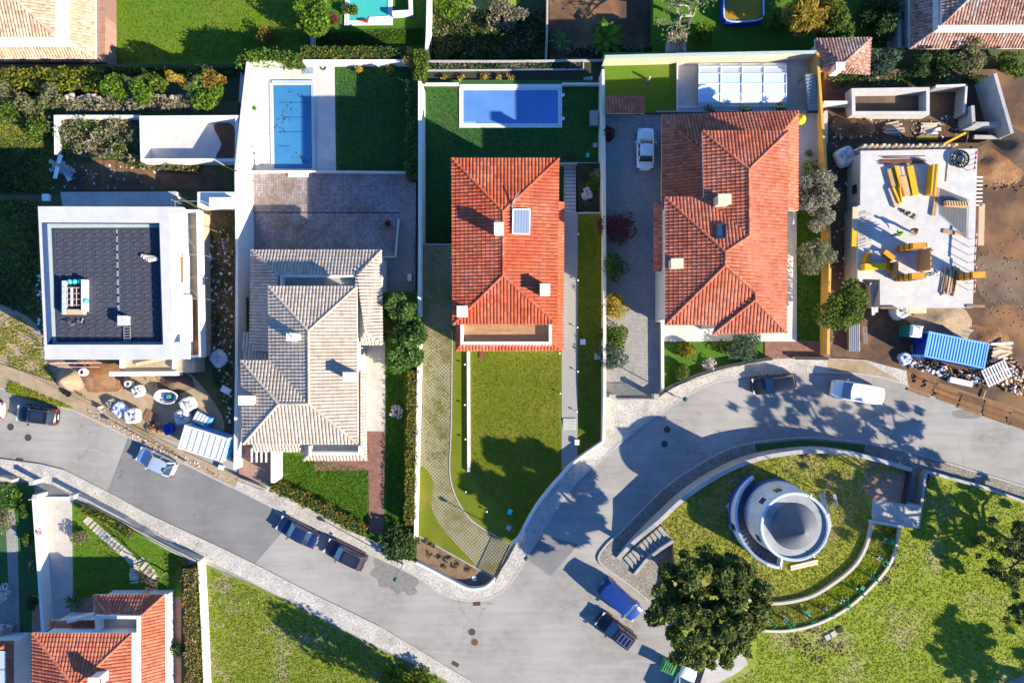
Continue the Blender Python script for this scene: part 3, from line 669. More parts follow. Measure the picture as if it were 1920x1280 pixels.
# ---- centre house: red hipped roof, terrace in front
h = thing('house', 'house with bright red hipped roof between the blue pool and the front lawn', 'house', P(950, 480, 0))
h.location = (0, 0, 0)
E, Rz = 6.3, 7.45; r1, r2 = (943, 396, Rz), (943, 516, Rz)
A, B_, C_, D_ = (847, 297, E), (1048, 297, E), (1045, 608, E), (849, 608, E)
rt = roof(h, [[A, B_, r1], [B_, C_, r2, r1], [C_, D_, r2], [D_, A, r1, r2]], [(A, r1), (B_, r1), (C_, r2), (D_, r2), (r1, r2)], 'roof_red', [A, B_, C_, D_])
w = block(h, [q[:2] for q in (A, B_, C_, D_)], E - .2, -2.6, 'white_wall', inset=.55)
windows(h, w[1], w[2], 4.6, 4, out=1); windows(h, w[2], w[3], 4.6, 3, 1.8, 2.0); windows(h, w[3], w[0], 4.6, 4)
s = 3.0; t_ = 3.75
lo = [[(1035, 378, t_), (1057, 378, s), (1056, 656, s), (1032, 640, t_)], [(1056, 656, s), (855, 657, s), (866, 642, t_), (1032, 640, t_)], [(855, 657, s), (855, 600, s), (868, 600, t_), (866, 642, t_)]]
roof(h, lo, [((1032, 640, t_), (1056, 656, s)), ((866, 642, t_), (855, 657, s))], 'roof_red', [(1057, 378, s), (1056, 656, s), (855, 657, s), (855, 590, s), (1040, 590, s), (1040, 378, s)], 'porch_roof')
MB().prism(PP([(862, 590), (1036, 590), (1036, 648), (862, 648)], 3.5), -.1, 3.5).build('wall', 'white_wall', h)
MB().prism(PP([(868, 592), (1030, 592), (1030, 642), (868, 642)], 3.52), 3.45, 3.52).build('terrace_floor', 'terrace_wood', h)
parapet(h, [(866, 606), (866, 643), (1032, 643), (1032, 606)], .28, 3.4, 4.25, closed=False)
chimney(rt, 927, 417, 944, 440, 8.45, 7.2); chimney(rt, 1013, 532, 1031, 554, 8.1, 6.4); chimney(rt, 857, 574, 876, 594, 7.6, 6.2)
# solar water heater panel on the east slope
def on_plane(tri, x, y, lift=0.0):
    a, b, c = [P(*q) for q in tri]; n = (b - a).cross(c - a).normalized(); n = n if n.z > 0 else -n
    e = Vector((0, 0, CAM_H)); d = (P(x, y, 0) - e); tt = (a + n * lift - e).dot(n) / d.dot(n); return e + d * tt
pl = (B_, C_, r2)
q = [on_plane(pl, x, y, .22) for x, y in ((962, 392), (994, 393), (993, 439), (961, 438))]
sp = thing('solar_panel', None, None, parent=h)
m = MB()
for i in range(4): m.bar(q[i], q[(i + 1) % 4], .10, .10)
m.build('frame', 'white_plastic', sp); MB().poly([tuple(v + Vector((0, 0, .02))) for v in q][::-1]).build('panel_glass', 'solar_glass', sp)
m = MB()
for k in range(1, 6):
    t = k / 6; m.bar(q[0].lerp(q[1], t) + Vector((0, 0, .03)), q[3].lerp(q[2], t) + Vector((0, 0, .03)), .025, .02)
m.build('absorber_tubes', 'galvanised', sp)
MB().tube([on_plane(pl, 960, 405, .15), on_plane(pl, 961, 380, .2), on_plane(pl, 966, 370, .35), P(973, 361, 7.8)], .05).build('pipe', 'galvanised', sp)

# ---- beige house
h = thing('house', 'house with sand beige tiled roofs and chimneys behind the shaded paver patio', 'house')
E, Rz = 6.3, 7.6
a, b, c, d, e, f = (503, 537, E), (669, 537, E), (671, 832, E), (456, 832, E), (452, 676, E), (505, 676, E)
r1, r2, r3 = (578, 620, Rz), (579, 757, Rz), (522, 757, Rz)
rt = roof(h, [[a, b, r1], [b, c, r2, r1], [c, d, r3, r2], [d, e, r3], [e, f, r2, r3], [f, a, r1, r2]], [(a, r1), (b, r1), (c, r2), (d, r3), (e, r3), (r1, r2), (r2, r3)], 'roof_beige', [a, b, c, d, e, f])
block(h, [q[:2] for q in (a, b, c, d, e, f)], E - .2, -2.8, 'white_wall', inset=.5)
wp = PP([(671, 540), (671, 830)], 6.1)
windows(h, wp[0] + Vector((-.5, -.3, 0)), wp[1] + Vector((-.5, .3, 0)), 4.9, 4, 1.3, 1.1); windows(h, wp[0] + Vector((-.5, -4, 0)), wp[1] + Vector((-.5, .3, 0)), 1.9, 3, 1.5, 1.6)
s, t_ = 3.0, 4.3
lo = [[(471, 469, s), (715, 469, s), (668, 517, t_), (524, 517, t_)], [(715, 469, s), (715, 646, s), (684, 622, t_), (668, 517, t_)], [(471, 469, s), (524, 517, t_), (507, 660, t_), (471, 655, s)],
      [(715, 646, s), (672, 646, s), (684, 622, t_)]]
roof(h, lo, [((471, 469, s), (524, 517, t_)), ((715, 469, s), (668, 517, t_)), ((715, 646, s), (684, 622, t_))], 'roof_beige', [(471, 469, s), (715, 469, s), (715, 646, s), (660, 646, s), (660, 500, s), (520, 500, s), (520, 655, s), (471, 655, s)], 'porch_roof')
block(h, [(480, 478), (706, 478), (706, 640), (480, 640)], 2.9, -2.8, 'white_wall')
lo = [[(456, 623, s), (506, 623, s), (506, 680, 3.7), (456, 680, 3.7)]]
roof(h, lo, [], 'roof_beige', [(456, 623, s), (506, 623, s), (506, 690, s), (456, 690, s)], 'porch_roof')
MB().prism(PP([(527, 517), (668, 517), (668, 560), (527, 560)], 3.4), 2.8, 3.4).build('terrace_floor', 'concrete_grey', h)
parapet(h, [(527, 540), (527, 517), (668, 517), (668, 540)], .2, 3.2, 4.35, closed=False)
lo = [[(475, 846, s), (475, 826, 3.7), (580, 826, 3.7), (580, 846, s)], [(569, 862, s), (580, 851, 3.6), (676, 851, 3.6), (687, 862, s)], [(687, 862, s), (676, 851, 3.6), (676, 700, 3.6), (687, 700, s)],
      [(569, 862, s), (569, 836, s), (580, 836, 3.6), (580, 851, 3.6)]]
roof(h, lo, [((569, 862, s), (580, 851, 3.6)), ((687, 862, s), (676, 851, 3.6))], 'roof_beige', [(475, 846, s), (569, 846, s), (569, 862, s), (687, 862, s), (687, 700, s), (660, 700, s), (660, 815, s), (475, 815, s)], 'porch_roof')
parapet(h, [(581, 836), (581, 850), (674, 850), (674, 836)], .25, 3.0, 4.0, closed=False)
MB().prism(PP([(580, 815), (675, 815), (675, 850), (580, 850)], 3.2), 2.9, 3.2).build('terrace_floor', 'concrete_grey', h)
parapet(h, [(505, 842), (511, 842), (511, 905)], .35, 0, 2.6, closed=False, name='carport_wall')
m = MB()
for k in range(4): m.bar(P(472 + 9 * k, 838, 2.5), P(472 + 9 * k, 866, 2.5), .12, .2)
m.build('pergola_beams', 'white_wall', h)
chimney(rt, 537, 625, 557, 639, 8.6, 7.0); chimney(rt, 643, 698, 664, 714, 8.2, 6.3); chimney(rt, 447, 742, 474, 759, 7.7, 5.6)
MB().tube([P(548, 632, 8.6), P(545, 622, 9.6)], .04).build('antenna', 'galvanised', h)

# ---- right house
h = thing('house', 'large red tiled house with yellow chimneys and skylight beside the parked white sedan', 'house')
E = 7.3; Ra, Rb, Rc = 8.5, 9.0, 8.2
A = (1317, 246, E); B_ = (1478, 246, E); C_ = (1475, 623, E); D_ = (1337, 626, E); D2 = (1342, 609, E); F_ = (1247, 609, E); G_ = (1247, 370, E); H_ = (1320, 370, E)
n1, n2, s1, s2, q1, q2 = (1404, 317, Ra), (1405, 442, Ra), (1360, 472, Rb), (1360, 497, Rb), (1416, 547, Rc), (1416, 562, Rc)
rt = roof(h, [[A, B_, n1], [A, n1, n2, H_], [G_, H_, n2, s1], [G_, s1, s2, F_], [F_, s2, q1, D2], [D2, q1, q2, D_], [D_, q2, C_], [B_, C_, q2, q1, s2, s1, n2, n1]],
          [(A, n1), (B_, n1), (n1, n2), (n2, s1), (s1, s2), (G_, s1), (F_, s2), (s2, q1), (q1, q2), (q2, C_), (q2, D_)], 'roof_orange', [A, B_, C_, D_, D2, F_, G_, H_])
block(h, [q[:2] for q in (A, B_, C_, D_, D2, F_, G_, H_)], E - .2, -.2, 'cream_pale', inset=.55)
wp = PP([(1247, 372), (1247, 606)], 7.1); windows(h, wp[1] + Vector((.55, .4, 0)), wp[0] + Vector((.55, -.4, 0)), 5.6, 3, 1.2, 1.2, out=-1)
wp = PP([(1252, 609), (1335, 609)], 7.1); windows(h, wp[0] + Vector((0, .55, 0)), wp[1] + Vector((0, .55, 0)), 2.0, 2, 1.6, 2.0)
s, t_ = 3.4, 5.2
lo = [[(1241, 216, s), (1496, 213, s), (1455, 262, t_), (1318, 285, t_)], [(1241, 216, s), (1318, 285, t_), (1318, 392, t_), (1241, 392, s)], [(1496, 213, s), (1496, 395, s), (1455, 395, t_), (1455, 262, t_)]]
roof(h, lo, [((1241, 216, s), (1318, 285, t_)), ((1496, 213, s), (1455, 262, t_))], 'roof_orange', [(1241, 216, s), (1496, 213, s), (1496, 395, s), (1241, 392, s)], 'porch_roof')
block(h, [(1252, 226), (1484, 224), (1484, 392), (1252, 390)], 3.2, -1.9, 'cream_pale')
s = 3.0
roof(h, [[(1227, 378, s), (1256, 400, 3.9), (1256, 486, 3.9), (1227, 508, s)], [(1227, 378, s), (1262, 378, s), (1256, 400, 3.9)], [(1227, 508, s), (1256, 486, 3.9), (1262, 508, s)]],
     [((1227, 378, s), (1256, 400, 3.9)), ((1227, 508, s), (1256, 486, 3.9))], 'roof_orange', [(1227, 378, s), (1262, 378, s), (1262, 508, s), (1227, 508, s)], 'porch_roof')
chimney(rt, 1347, 364, 1371, 383, 9.3, 7.5, 'cream_wall', capmat='cream_wall'); chimney(rt, 1259, 485, 1281, 503, 8.8, 7.0, 'cream_wall', capmat='cream_wall')
pl = (G_, H_, n2); q = [on_plane(pl, x, y, .16) for x, y in ((1343, 421), (1360, 420), (1361, 446), (1344, 447))]
m = MB()
for i in range(4): m.bar(q[i], q[(i + 1) % 4], .14, .16)
sk = m.build('skylight', 'dark_metal', h); MB().poly([tuple(v) for v in q][::-1]).build('pane', 'glass_blue', sk)

# ---- south-west house
h = thing('house', 'red roofed house with white terrace walls at the bottom left of the picture', 'house')
E, Rz = 6.0, 7.4
a, b, c, d = (61, 1186, E), (247, 1187, E), (247, 1400, E), (61, 1400, E); r1, r2 = (140, 1288, Rz), (140, 1330, Rz)
rt = roof(h, [[a, b, r1], [b, c, r2, r1], [d, a, r1, r2]], [(a, r1), (b, r1)], 'roof_orange', [a, b, c, d])
block(h, [(70, 1196), (240, 1196), (240, 1400), (70, 1400)], E - .2, -.2, 'white_wall')
s, t_ = 3.0, 4.3
roof(h, [[(175, 1115, s), (309, 1114, s), (262, 1156, t_), (178, 1154, t_)], [(309, 1114, s), (311, 1400, s), (264, 1400, t_), (262, 1156, t_)]], [((309, 1114, s), (262, 1156, t_)), ((175, 1115, s), (200, 1150, t_))], 'roof_orange',
     [(175, 1115, s), (309, 1114, s), (311, 1400, s), (240, 1400, s), (240, 1150, s), (175, 1155, s)], 'porch_roof')
roof(h, [[(94, 1163, s), (176, 1163, s), (176, 1180, 3.6), (94, 1180, 3.6)]], [], 'roof_orange', [(94, 1163, s), (176, 1163, s), (176, 1180, s), (94, 1180, s)], 'porch_roof')
block(h, [(184, 1124), (301, 1124), (301, 1400), (184, 1400)], 2.9, -.1, 'white_wall')
block(h, [(100, 1168), (180, 1168), (180, 1230), (100, 1230)], 2.9, -.1, 'white_wall')
MB().prism(PP([(178, 1156), (262, 1157), (262, 1200), (178, 1200)], 3.5), 2.9, 3.5).build('terrace_floor', 'concrete', h)
parapet(h, [(181, 1200), (181, 1156), (259, 1157), (259, 1400)], .3, 3.0, 4.5, closed=False)
parapet(h, [(125, 1166), (177, 1153)], .25, 2.9, 3.9, closed=False); chimney(rt, 165, 1270, 185, 1290, 8.2, 6.4)
h = thing('house', 'corner of a red roof with dark solar panels at the lower left edge', 'house')
E = 3.2
rt = roof(h, [[(-60, 1200, E), (26, 1200, E), (27, 1400, E), (-60, 1400, E + .1)]][:0] + [[(26, 1201, E), (27, 1400, E), (-70, 1400, 5), (-70, 1250, 5)], [(26, 1201, E), (-70, 1250, 5), (-70, 1201, E)]], [((26, 1201, E), (-70, 1250, 5))], 'roof_orange', [(26, 1201, E), (27, 1400, E), (-80, 1400, E), (-80, 1201, E)])
block(h, [(-70, 1208), (20, 1208), (20, 1400), (-70, 1400)], 3, 0, 'white_wall')
for k in range(2):
    q = [on_plane(((26, 1201, E), (27, 1400, E), (-70, 1400, 5)), x, y, .2) for x, y in ((-30, 1220 + 36 * k), (11, 1220 + 36 * k), (11, 1253 + 36 * k), (-30, 1253 + 36 * k))]
    m = MB()
    for i in range(4): m.bar(q[i], q[(i + 1) % 4], .07, .07)
    so = m.build('solar_panel', 'galvanised', h); MB().poly([tuple(v + Vector((0, 0, .01))) for v in q][::-1]).build('panel_glass', 'solar_glass', so)

# ---- north-west house, lower lot
h = thing('house', 'pale salmon tiled house in the top left corner beside the sunny lawn', 'house')
z0 = -5.4; E = 1.0
roof(h, [[(-70, 70, E), (104, 70, E), (30, 0, 2.1), (-70, 0, 2.1)], [(104, 70, E), (104, -60, E), (30, -60, 2.1), (30, 0, 2.1)]], [((104, 70, E), (30, 0, 2.1))], 'roof_pale', [(-70, 70, E), (104, 70, E), (104, -70, E), (-70, -70, E)])
block(h, [(-70, 66), (100, 66), (100, -70), (-70, -70)], .8, z0, 'white_wall')
s, t_ = -2.4, -1.1
roof(h, [[(-70, 109, s), (179, 109, s), (120, 76, t_), (-70, 76, t_)], [(179, 109, s), (177, -70, s), (120, -70, t_), (120, 76, t_)]], [((179, 109, s), (120, 76, t_))], 'roof_pale', [(-70, 109, s), (179, 109, s), (177, -70, s), (-70, -70, s)], 'porch_roof')
block(h, [(-70, 104), (172, 104), (172, -70), (-70, -70)], -2.6, z0, 'white_wall')
parapet(h, [(-70, 75), (113, 75), (113, -70)], .5, -1.3, -.2, closed=False)
# ---- north-east house and its shed
h = thing('house', 'weathered house with mottled old tiles in the top right corner', 'house')
z0 = -4.6; E = 2.0
roof(h, [[(1766, 47, E), (2010, 47, E), (2010, 0, 2.9), (1815, 0, 2.9)], [(1766, 47, E), (1815, 0, 2.9), (1815, -60, 2.9), (1766, -60, E)]], [((1766, 47, E), (1815, 0, 2.9))], 'roof_mixed', [(1766, 47, E), (2010, 47, E), (2010, -60, E), (1766, -60, E)])
block(h, [(1774, 42), (2010, 42), (2010, -60), (1774, -60)], 1.8, z0, 'white_old')
s, t_ = -1.2, .2
roof(h, [[(1706, 91, s), (2010, 90, s), (2010, 54, t_), (1760, 52, t_)], [(1706, 91, s), (1760, 52, t_), (1760, -60, t_), (1706, -60, s)]], [((1706, 91, s), (1760, 52, t_))], 'roof_mixed', [(1706, 91, s), (2010, 90, s), (2010, -60, s), (1706, -60, s)], 'porch_roof')
block(h, [(1714, 86), (2010, 86), (2010, -60), (1714, -60)], -1.4, z0, 'white_old')
parapet(h, [(1762, -60), (1762, 51), (2010, 52)], .35, 0, .9, 'white_old', closed=False)
parapet(h, [(1686, -60), (1687, 92), (1700, 92)], .4, z0, -2.5, 'concrete', closed=False, name='yard_wall')
h = thing('shed', 'small shed under streaky red and white tiles next to the covered pool', 'shed')
a, b, c, d = (1528, 73, -.2), (1633, 72, -.2), (1630, 139, -.2), (1535, 131, -.2); r1, r2 = (1578, 122, 1.0), (1582, 118, 1.0)
roof(h, [[a, b, r2, r1], [b, c, r2], [c, d, r1, r2], [d, a, r1]], [(b, r2), (c, r2), (d, r1)], 'roof_mixed', [a, b, c, d])
block(h, [(1534, 79), (1626, 79), (1624, 130), (1540, 124)], -.4, -5, 'cream_pale')
chimney(h, 1568, 117, 1584, 131, 1.6, -.2, 'white_wall')
h = thing('shed', 'low shed with dusty pink tiles in the shaded corner of the rear lawn', 'shed')
a, b, c, d = (1136, 181, .6), (1209, 181, .6), (1209, 213, .6), (1136, 213, .6)
roof(h, [[a, b, (1180, 212, 1.5), (1136, 212, 1.5)], [b, c, (1180, 212, 1.5)]], [(b, (1180, 212, 1.5))], 'roof_orange', [a, b, c, d])
block(h, [(1138, 185), (1204, 185), (1204, 212), (1138, 212)], .4, -1.9, 'cream_pale')
h = thing('barbecue', 'old tiled roof of a garden barbecue under the bare grey tree', 'barbecue')
roof(h, [[(1253, 62, -2.6), (1288, 62, -2.6), (1286, 98, -1.9), (1254, 98, -1.9)]], [], 'roof_mixed', [(1253, 62, -2.6), (1288, 62, -2.6), (1286, 98, -2.6), (1254, 98, -2.6)])
block(h, [(1256, 66), (1285, 66), (1284, 96), (1257, 96)], -2.7, -5.2, 'stone_pale')
for k in range(6): MB().box(P(1255 + 5.8 * k, 92 + (k % 2), -1.85), (.28, .5, .08), .1 * (k % 3)).build('loose_tile', 'roof_mixed', h)

# ---- flat-roofed new building (left)
h = thing('unfinished_building', 'flat roofed white building under construction with dark slabbed roof', 'building')
OUT = [(71, 387), (342, 388), (344, 399), (318, 401), (326, 641), (352, 641), (352, 673), (84, 674)]
INN = [(78, 417), (299, 418), (306, 646), (88, 646)]
zt = 6.5
top = MB()
o4 = [(71, 387), (318, 387.5), (326, 674), (84, 674)]
oo, ii = PP(o4, zt), PP(INN, zt); fl = [Vector((p.x, p.y, 5.6)) for p in ii]; lin = MB()
for i in range(4):
    j = (i + 1) % 4; top.poly([oo[i], oo[j], ii[j], ii[i]][::-1], .5); lin.poly([ii[i], ii[j], fl[j], fl[i]][::-1], .5)
top.build('parapet', 'parapet_grey', h); lin.build('parapet_lining', 'navy_lining', h)
MB().prism(PP([(318, 387.6), (342, 388), (344, 399), (318, 401)], zt), 5.9, zt - .01).build('canopy', 'parapet_grey', h)
MB().prism(PP([(325, 641), (352, 641), (352, 673), (325, 673.5)], zt), 5.9, zt - .01).build('canopy', 'parapet_grey', h)
bl = MB(); pts = PP(o4, zt); n4 = len(pts)
for i in range(4):
    j = (i + 1) % 4; bl.poly([pts[i], pts[j], (pts[j].x, pts[j].y, -.2), (pts[i].x, pts[i].y, -.2)])
bl.build('wall', 'white_wall', h)
MB().prism([(p.x, p.y) for p in ii], 5.5, 5.72).build('roof_deck', 'grey_green', h)
MB().prism(PP([(97, 428), (297, 427), (303, 640), (106, 641)], 5.76), 5.6, 5.76).build('roof_floor', 'membrane', h)
x0, x1 = 98, 297
for i in range(11):
    xa = 99 + 18 * i; xb = 107 + 17.8 * i
    for j in range(13):
        t0, t1 = (j + .12) / 13, (j + .88) / 13
        for q in range(2):
            ya0 = 430 + 210 * (t0 + (t1 - t0) * q / 2); ya1 = ya0 + 210 * (t1 - t0) / 2 * .72
            xx = lambda y, x: x + (xb - xa) * (y - 430) / 210
            MB().prism(PP([(xx(ya0, xa + 2 + 5 * q), ya0), (xx(ya0, xa + 10 + 5 * q), ya0), (xx(ya1, xa + 10 + 5 * q), ya1), (xx(ya1, xa + 2 + 5 * q), ya1)], 5.80), 5.74, 5.80 + .01 * q).build('roof_slab', 'membrane_light', h)
MB().prism(PP([(217, 430), (220, 430), (224, 600), (220, 600)], 5.81), 5.75, 5.81).build('cable_duct', 'galvanised', h)
ch = MB().box(P(229, 601, 6.4), (.85, .85, .8), z0=5.7).build('roof_hatch', 'cement', h); MB().box(P(229, 601, 6.6), (.95, .95, .06), z0=6.5).build('cap', 'cement', ch)
ww = PP(o4, 5.5); windows(h, ww[1] + Vector((-.02, -1, 0)), ww[2] + Vector((-.02, 1, 0)), 4.4, 3, 1.6, 1.4, 'dark_metal'); windows(h, ww[2] + Vector((-1, .02, 0)), ww[3] + Vector((1, .02, 0)), 4.4, 4, 1.6, 1.6, 'dark_metal')
# low annexes
MB().prism(PP([(318, 395), (372, 395), (376, 668), (324, 668)], 2.6), -.2, 2.6).build('annex', 'sand_floor', h)
MB().prism(PP([(349, 560), (371, 560), (374, 664), (351, 664)], 2.62), 2.5, 2.62).build('floor_screed', 'timber_old', h)
parapet(h, [(318, 395), (370, 395), (375, 668), (326, 668)], .22, 2.5, 3.6, closed=False)
MB().prism(PP([(322, 552), (349, 552), (350, 640), (325, 640)], 4.4), 3.0, 4.4).build('stair_box', 'white_wall', h)
MB().prism(PP([(225, 668), (366, 668), (366, 698), (225, 700)], 2.2), -.2, 2.2).build('annex', 'sand_floor', h)
parapet(h, [(205, 701), (330, 700)], .45, 1.2, 2.6, closed=False); parapet(h, [(227, 690), (227, 668)], .3, 2.1, 2.7, closed=False); parapet(h, [(325, 692), (326, 668)], .3, 2.1, 2.7, closed=False)
MB().bar(P(255, 683, 2.4), P(315, 671, 2.4), .3, .12).build('plank', 'timber_pale', h)
MB().prism(PP([(370, 360), (442, 360), (442, 388), (370, 388)], 1.8), -.2, 1.8).build('garden_block', 'white_wall', h)
MB().prism(PP([(113, 360), (330, 359), (330, 386), (117, 387)], .9), -.3, .9).build('garden_block', 'concrete', h)

# ---- windmill tower
h = thing('windmill_tower', 'round white and blue windmill tower with grey cone roof on the mound', 'tower')
TC = P(960 + 480.7, 640 + 314.4, 0); TC.z = 0; Zb, Zt = 1.55, 6.7
MB().lathe(TC, [(3.55, Zb), (3.50, Zb + 1.0)], 56).build('plinth', 'blue_paint', h, True)
MB().lathe(TC, [(3.47, Zb + .9), (3.20, Zt - .35), (3.20, Zt), (3.02, Zt), (3.02, Zt - .3)], 56).build('wall', 'white_old', h, False)
MB().lathe(TC, [(3.26, Zt - .35), (3.26, Zt + .03), (3.10, Zt + .03), (3.10, Zt - .1)], 56).build('rim', 'pale_blue_paint', h)
MB().lathe(TC, [(3.03, Zt - .22), (.0, Zt - .22)], 56).build('roof_ring', 'grey_roof', h)
MB().lathe(TC, [(2.22, Zt - .22), (2.2, Zt - .18), (.02, Zt + 2.1)], 64).build('roof', 'slate_cone', h, False)
for an in (2.45, 1.9, 3.6):
    c = TC + Vector((math.cos(an) * 3.30, math.sin(an) * 3.30, 5.2)); MB().box(c, (.12, .62, .8), an).build('window', 'glass_dark', h)
for an in (.35, -1.0, 2.75, 1.1):
    c = TC + Vector((math.cos(an) * 3.24, math.sin(an) * 3.24, Zt)); MB().box(c, (.4, .12, .12), an).build('spout', 'white_wall', h)
# curved stair, rising from the north-west round the west side to the landing in the south
a0, a1 = math.radians(122), math.radians(262); nS = 24; ri, ro = 3.48, 4.45
stair = thing('staircase', None, None, parent=h)
ang = [a0 + (a1 - a0) * i / nS for i in range(nS + 1)]; zz = [Zb + .15 + 2.3 * min(1, i / (nS - 3)) for i in range(nS + 1)]
for i in range(nS):
    ps = [(TC.x + r * math.cos(t), TC.y + r * math.sin(t)) for r, t in ((ri, ang[i]), (ro, ang[i]), (ro, ang[i + 1]), (ri, ang[i + 1]))]
    MB().prism(ps, Zb - .1, zz[i]).build('tread', 'slate_cone', stair)
op = [(TC.x + (ro + .1) * math.cos(t), TC.y + (ro + .1) * math.sin(t)) for t in ang]
MB().wall(op, .22, Zb - .1, [z + .85 for z in zz]).build('outer_wall', 'white_wall', stair)
MB().wall([(TC.x + (ro + .10) * math.cos(t), TC.y + (ro + .10) * math.sin(t)) for t in ang], .25, [z + .85 for z in zz], [z + .90 for z in zz]).build('coping', 'pale_blue_paint', stair)
MB().wall([(TC.x + (ro + .14) * math.cos(t), TC.y + (ro + .14) * math.sin(t)) for t in ang], .24, Zb - .12, Zb + .7).build('plinth', 'blue_paint', stair)
t = ang[-1]; MB().wall([(TC.x + r * math.cos(t), TC.y + r * math.sin(t)) for r in (ri, ro + .2)], .2, Zb, zz[-1] + .9).build('end_wall', 'white_wall', stair)
t = math.radians(193); MB().box((TC.x + (ro + .22) * math.cos(t), TC.y + (ro + .22) * math.sin(t), 2.9), (.1, .6, .9), t).build('window', 'glass_dark', stair)
# ------------------------------------------------------------------ walls, fences, pools
def wallt(name, label, px, w, z0, zt, mat='white_wall', cap=None, cat='wall', group=None, closed=False):
    """free-standing wall; px = line of its top seen at height zt (number or one per point)"""
    zl = zt if isinstance(zt, (list, tuple)) else [zt] * len(px)
    pts = [P(a, b, z) for (a, b), z in zip(px, zl)]
    o = thing(name, label, cat, group=group)
    MB().wall(pts, w, z0, list(zl), closed).build('wall', mat, o)
    if cap: MB().wall(pts, w + .08, [z for z in zl], [z + .06 for z in zl], closed).build('coping', cap, o)
    return o
wallt('garden_wall', 'tall white wall along the west side of the pool deck', [(464, 116), (452, 220), (442, 318)], .25, -3.2, [-1.0, .2, 1.7])
wallt('garden_wall', 'long white wall between the beige house and the left building site', [(442, 322), (444, 470), (443, 700), (440, 880)], .25, -2.8, [1.7, 1.8, 2.0, 1.8])
wallt('garden_wall', 'white wall behind the pool deck and shaded square lawn', [(464, 114), (630, 114), (796, 114)], .25, -6, -1.7)
wallt('garden_wall', 'thin white parapet between the pool deck and the shaded patio', [(446, 321), (560, 321), (640, 321.5), (776, 323)], .16, -3.1, -2.0)
wallt('garden_wall', 'boundary wall between the beige house garden and the red house driveway', [(787, 152), (787, 450), (785, 700), (781, 900), (779, 1008)], .32, -3.2, [.9, 1.4, 1.6, 1.3, 1.0], 'lime_wall')
wallt('garden_wall', 'cream wall between the red house and the neighbouring grey driveway', [(1131, 130), (1133, 300), (1134, 540), (1134, 740), (1132, 828)], .3, -2.6, [.2, 1.4, 1.6, 1.6, 1.4], 'cream_pale')
wallt('garden_wall', 'curved white wall around the rounded street corner of the front garden', cr([(928, 1086), (918, 1096), (905, 1103), (878, 1104), (842, 1087), (812, 1071), (780, 1055)], 4), .26, 0, .85)
wallt('garden_wall', 'white wall running up the bend beside the front lawn', cr([(1132, 828), (1100, 850), (1070, 873), (1055, 890), (1030, 918), (1009, 945), (990, 976), (973, 1009), (962, 1018)], 3), .24, 0, 1.0)
wallt('lawn_edging', 'straight low white wall crossing the front lawn', [(878, 656), (879, 884)], .30, 0, .45, cat='edging')
wallt('lawn_edging', 'thin pale kerb between the grass paver drive and the front lawn', cr([(848, 620), (846, 800), (843, 880), (852, 925), (875, 965), (905, 990), (958, 1020)], 4), .10, 0, .17, 'kerbstone', cat='edging')
wallt('lawn_edging', 'pale kerb across the drive at the shaded lawn', [(796, 458), (848, 458)], .14, -2, .2, 'kerbstone', cat='edging')
wallt('lawn_edging', 'pale kerb between the grass verge and the flower bed', [(783, 1003), (890, 1063), (926, 1083)], .10, 0, .17, 'kerbstone', cat='edging')
wallt('lawn_edging', 'grey kerb closing the planter beside the garden steps', [(1083, 399), (1130, 399)], .16, -2, .2, 'kerbstone', cat='edging')
wallt('lawn_edging', 'grey kerb on the far side of the planter', [(1048, 306), (1130, 306)], .14, -2.2, -1.0, 'kerbstone', cat='edging')
wallt('retaining_wall', 'grey retaining wall above the overgrown lot behind the blue pool', [(796, 115), (960, 115), (1132, 113)], .22, -8.6, -2.3, 'concrete')
wallt('retaining_wall', 'low grey edge of the narrow planting bed behind the blue pool', [(800, 132), (1094, 130), (1094, 116)], .14, -2.7, -2.3, 'concrete')
wallt('garden_wall', 'pale blue grey wall between the top lawn and the overgrown lot', [(803, -40), (801, 60), (798, 118)], .28, -8.6, -4.2, 'white_wall')
wallt('garden_wall', 'thin old wall dividing the two overgrown lots at the top', [(1027, -40), (1026, 60), (1024, 112)], .22, -8.6, -5.6, 'stone_pale')
wallt('garden_wall', 'yellow wall with green coping behind the covered pool', [(1134, 107), (1330, 102), (1531, 98)], .25, -6, .2, 'cream_wall', 'grey_green')
wallt('garden_wall', 'long orange wall between the right house and the right building site', [(1533, 98), (1548, 300), (1557, 470), (1553, 664)], .26, -2.2, [.3, 1.4, 1.8, 1.8], 'yellow_wall')
wallt('garden_wall', 'dark topped wall between the covered pool terrace and the right house', [(1135, 214), (1300, 213), (1545, 210)], .22, -2, .25, 'cream_wall', 'dark_metal')
wallt('garden_wall', 'yellow wall stub with flowers on the pool terrace edge', [(1270, 104), (1271, 210)], .12, -2, -1.4, 'white_wall')
wallt('garden_wall', 'low white wall between the driveway and the topiary garden', [(1242, 600), (1243, 738)], .3, 0, .7, 'cream_pale')
wallt('garden_wall', 'curved low wall with railing in front of the topiary garden', cr([(1234, 742), (1260, 725), (1300, 707), (1335, 695), (1372, 685), (1420, 676), (1448, 672)], 3), .24, 0, .7, 'cream_pale', 'dark_metal')
wallt('garden_wall', 'short low wall with railing in front of the brick terrace', [(1490, 671), (1553, 672)], .24, 0, .7, 'cream_pale', 'dark_metal')
wallt('garden_wall', 'white wall beside the driveway of the bottom left house', [(62, 930), (70, 1040), (80, 1185)], .3, 0, [1.5, 1.6, 1.6])
wallt('garden_wall', 'grey planter wall along the south pavement in front of the stepping stones', [(140, 930), (160, 938), (230, 975), (285, 1011), (330, 1035), (375, 1052)], .35, 0, 1.1, 'concrete')
wallt('garden_wall', 'white wall between the clipped brown hedge and the vacant lot', [(373, 1052), (380, 1180), (387, 1360)], .3, 0, 1.2)
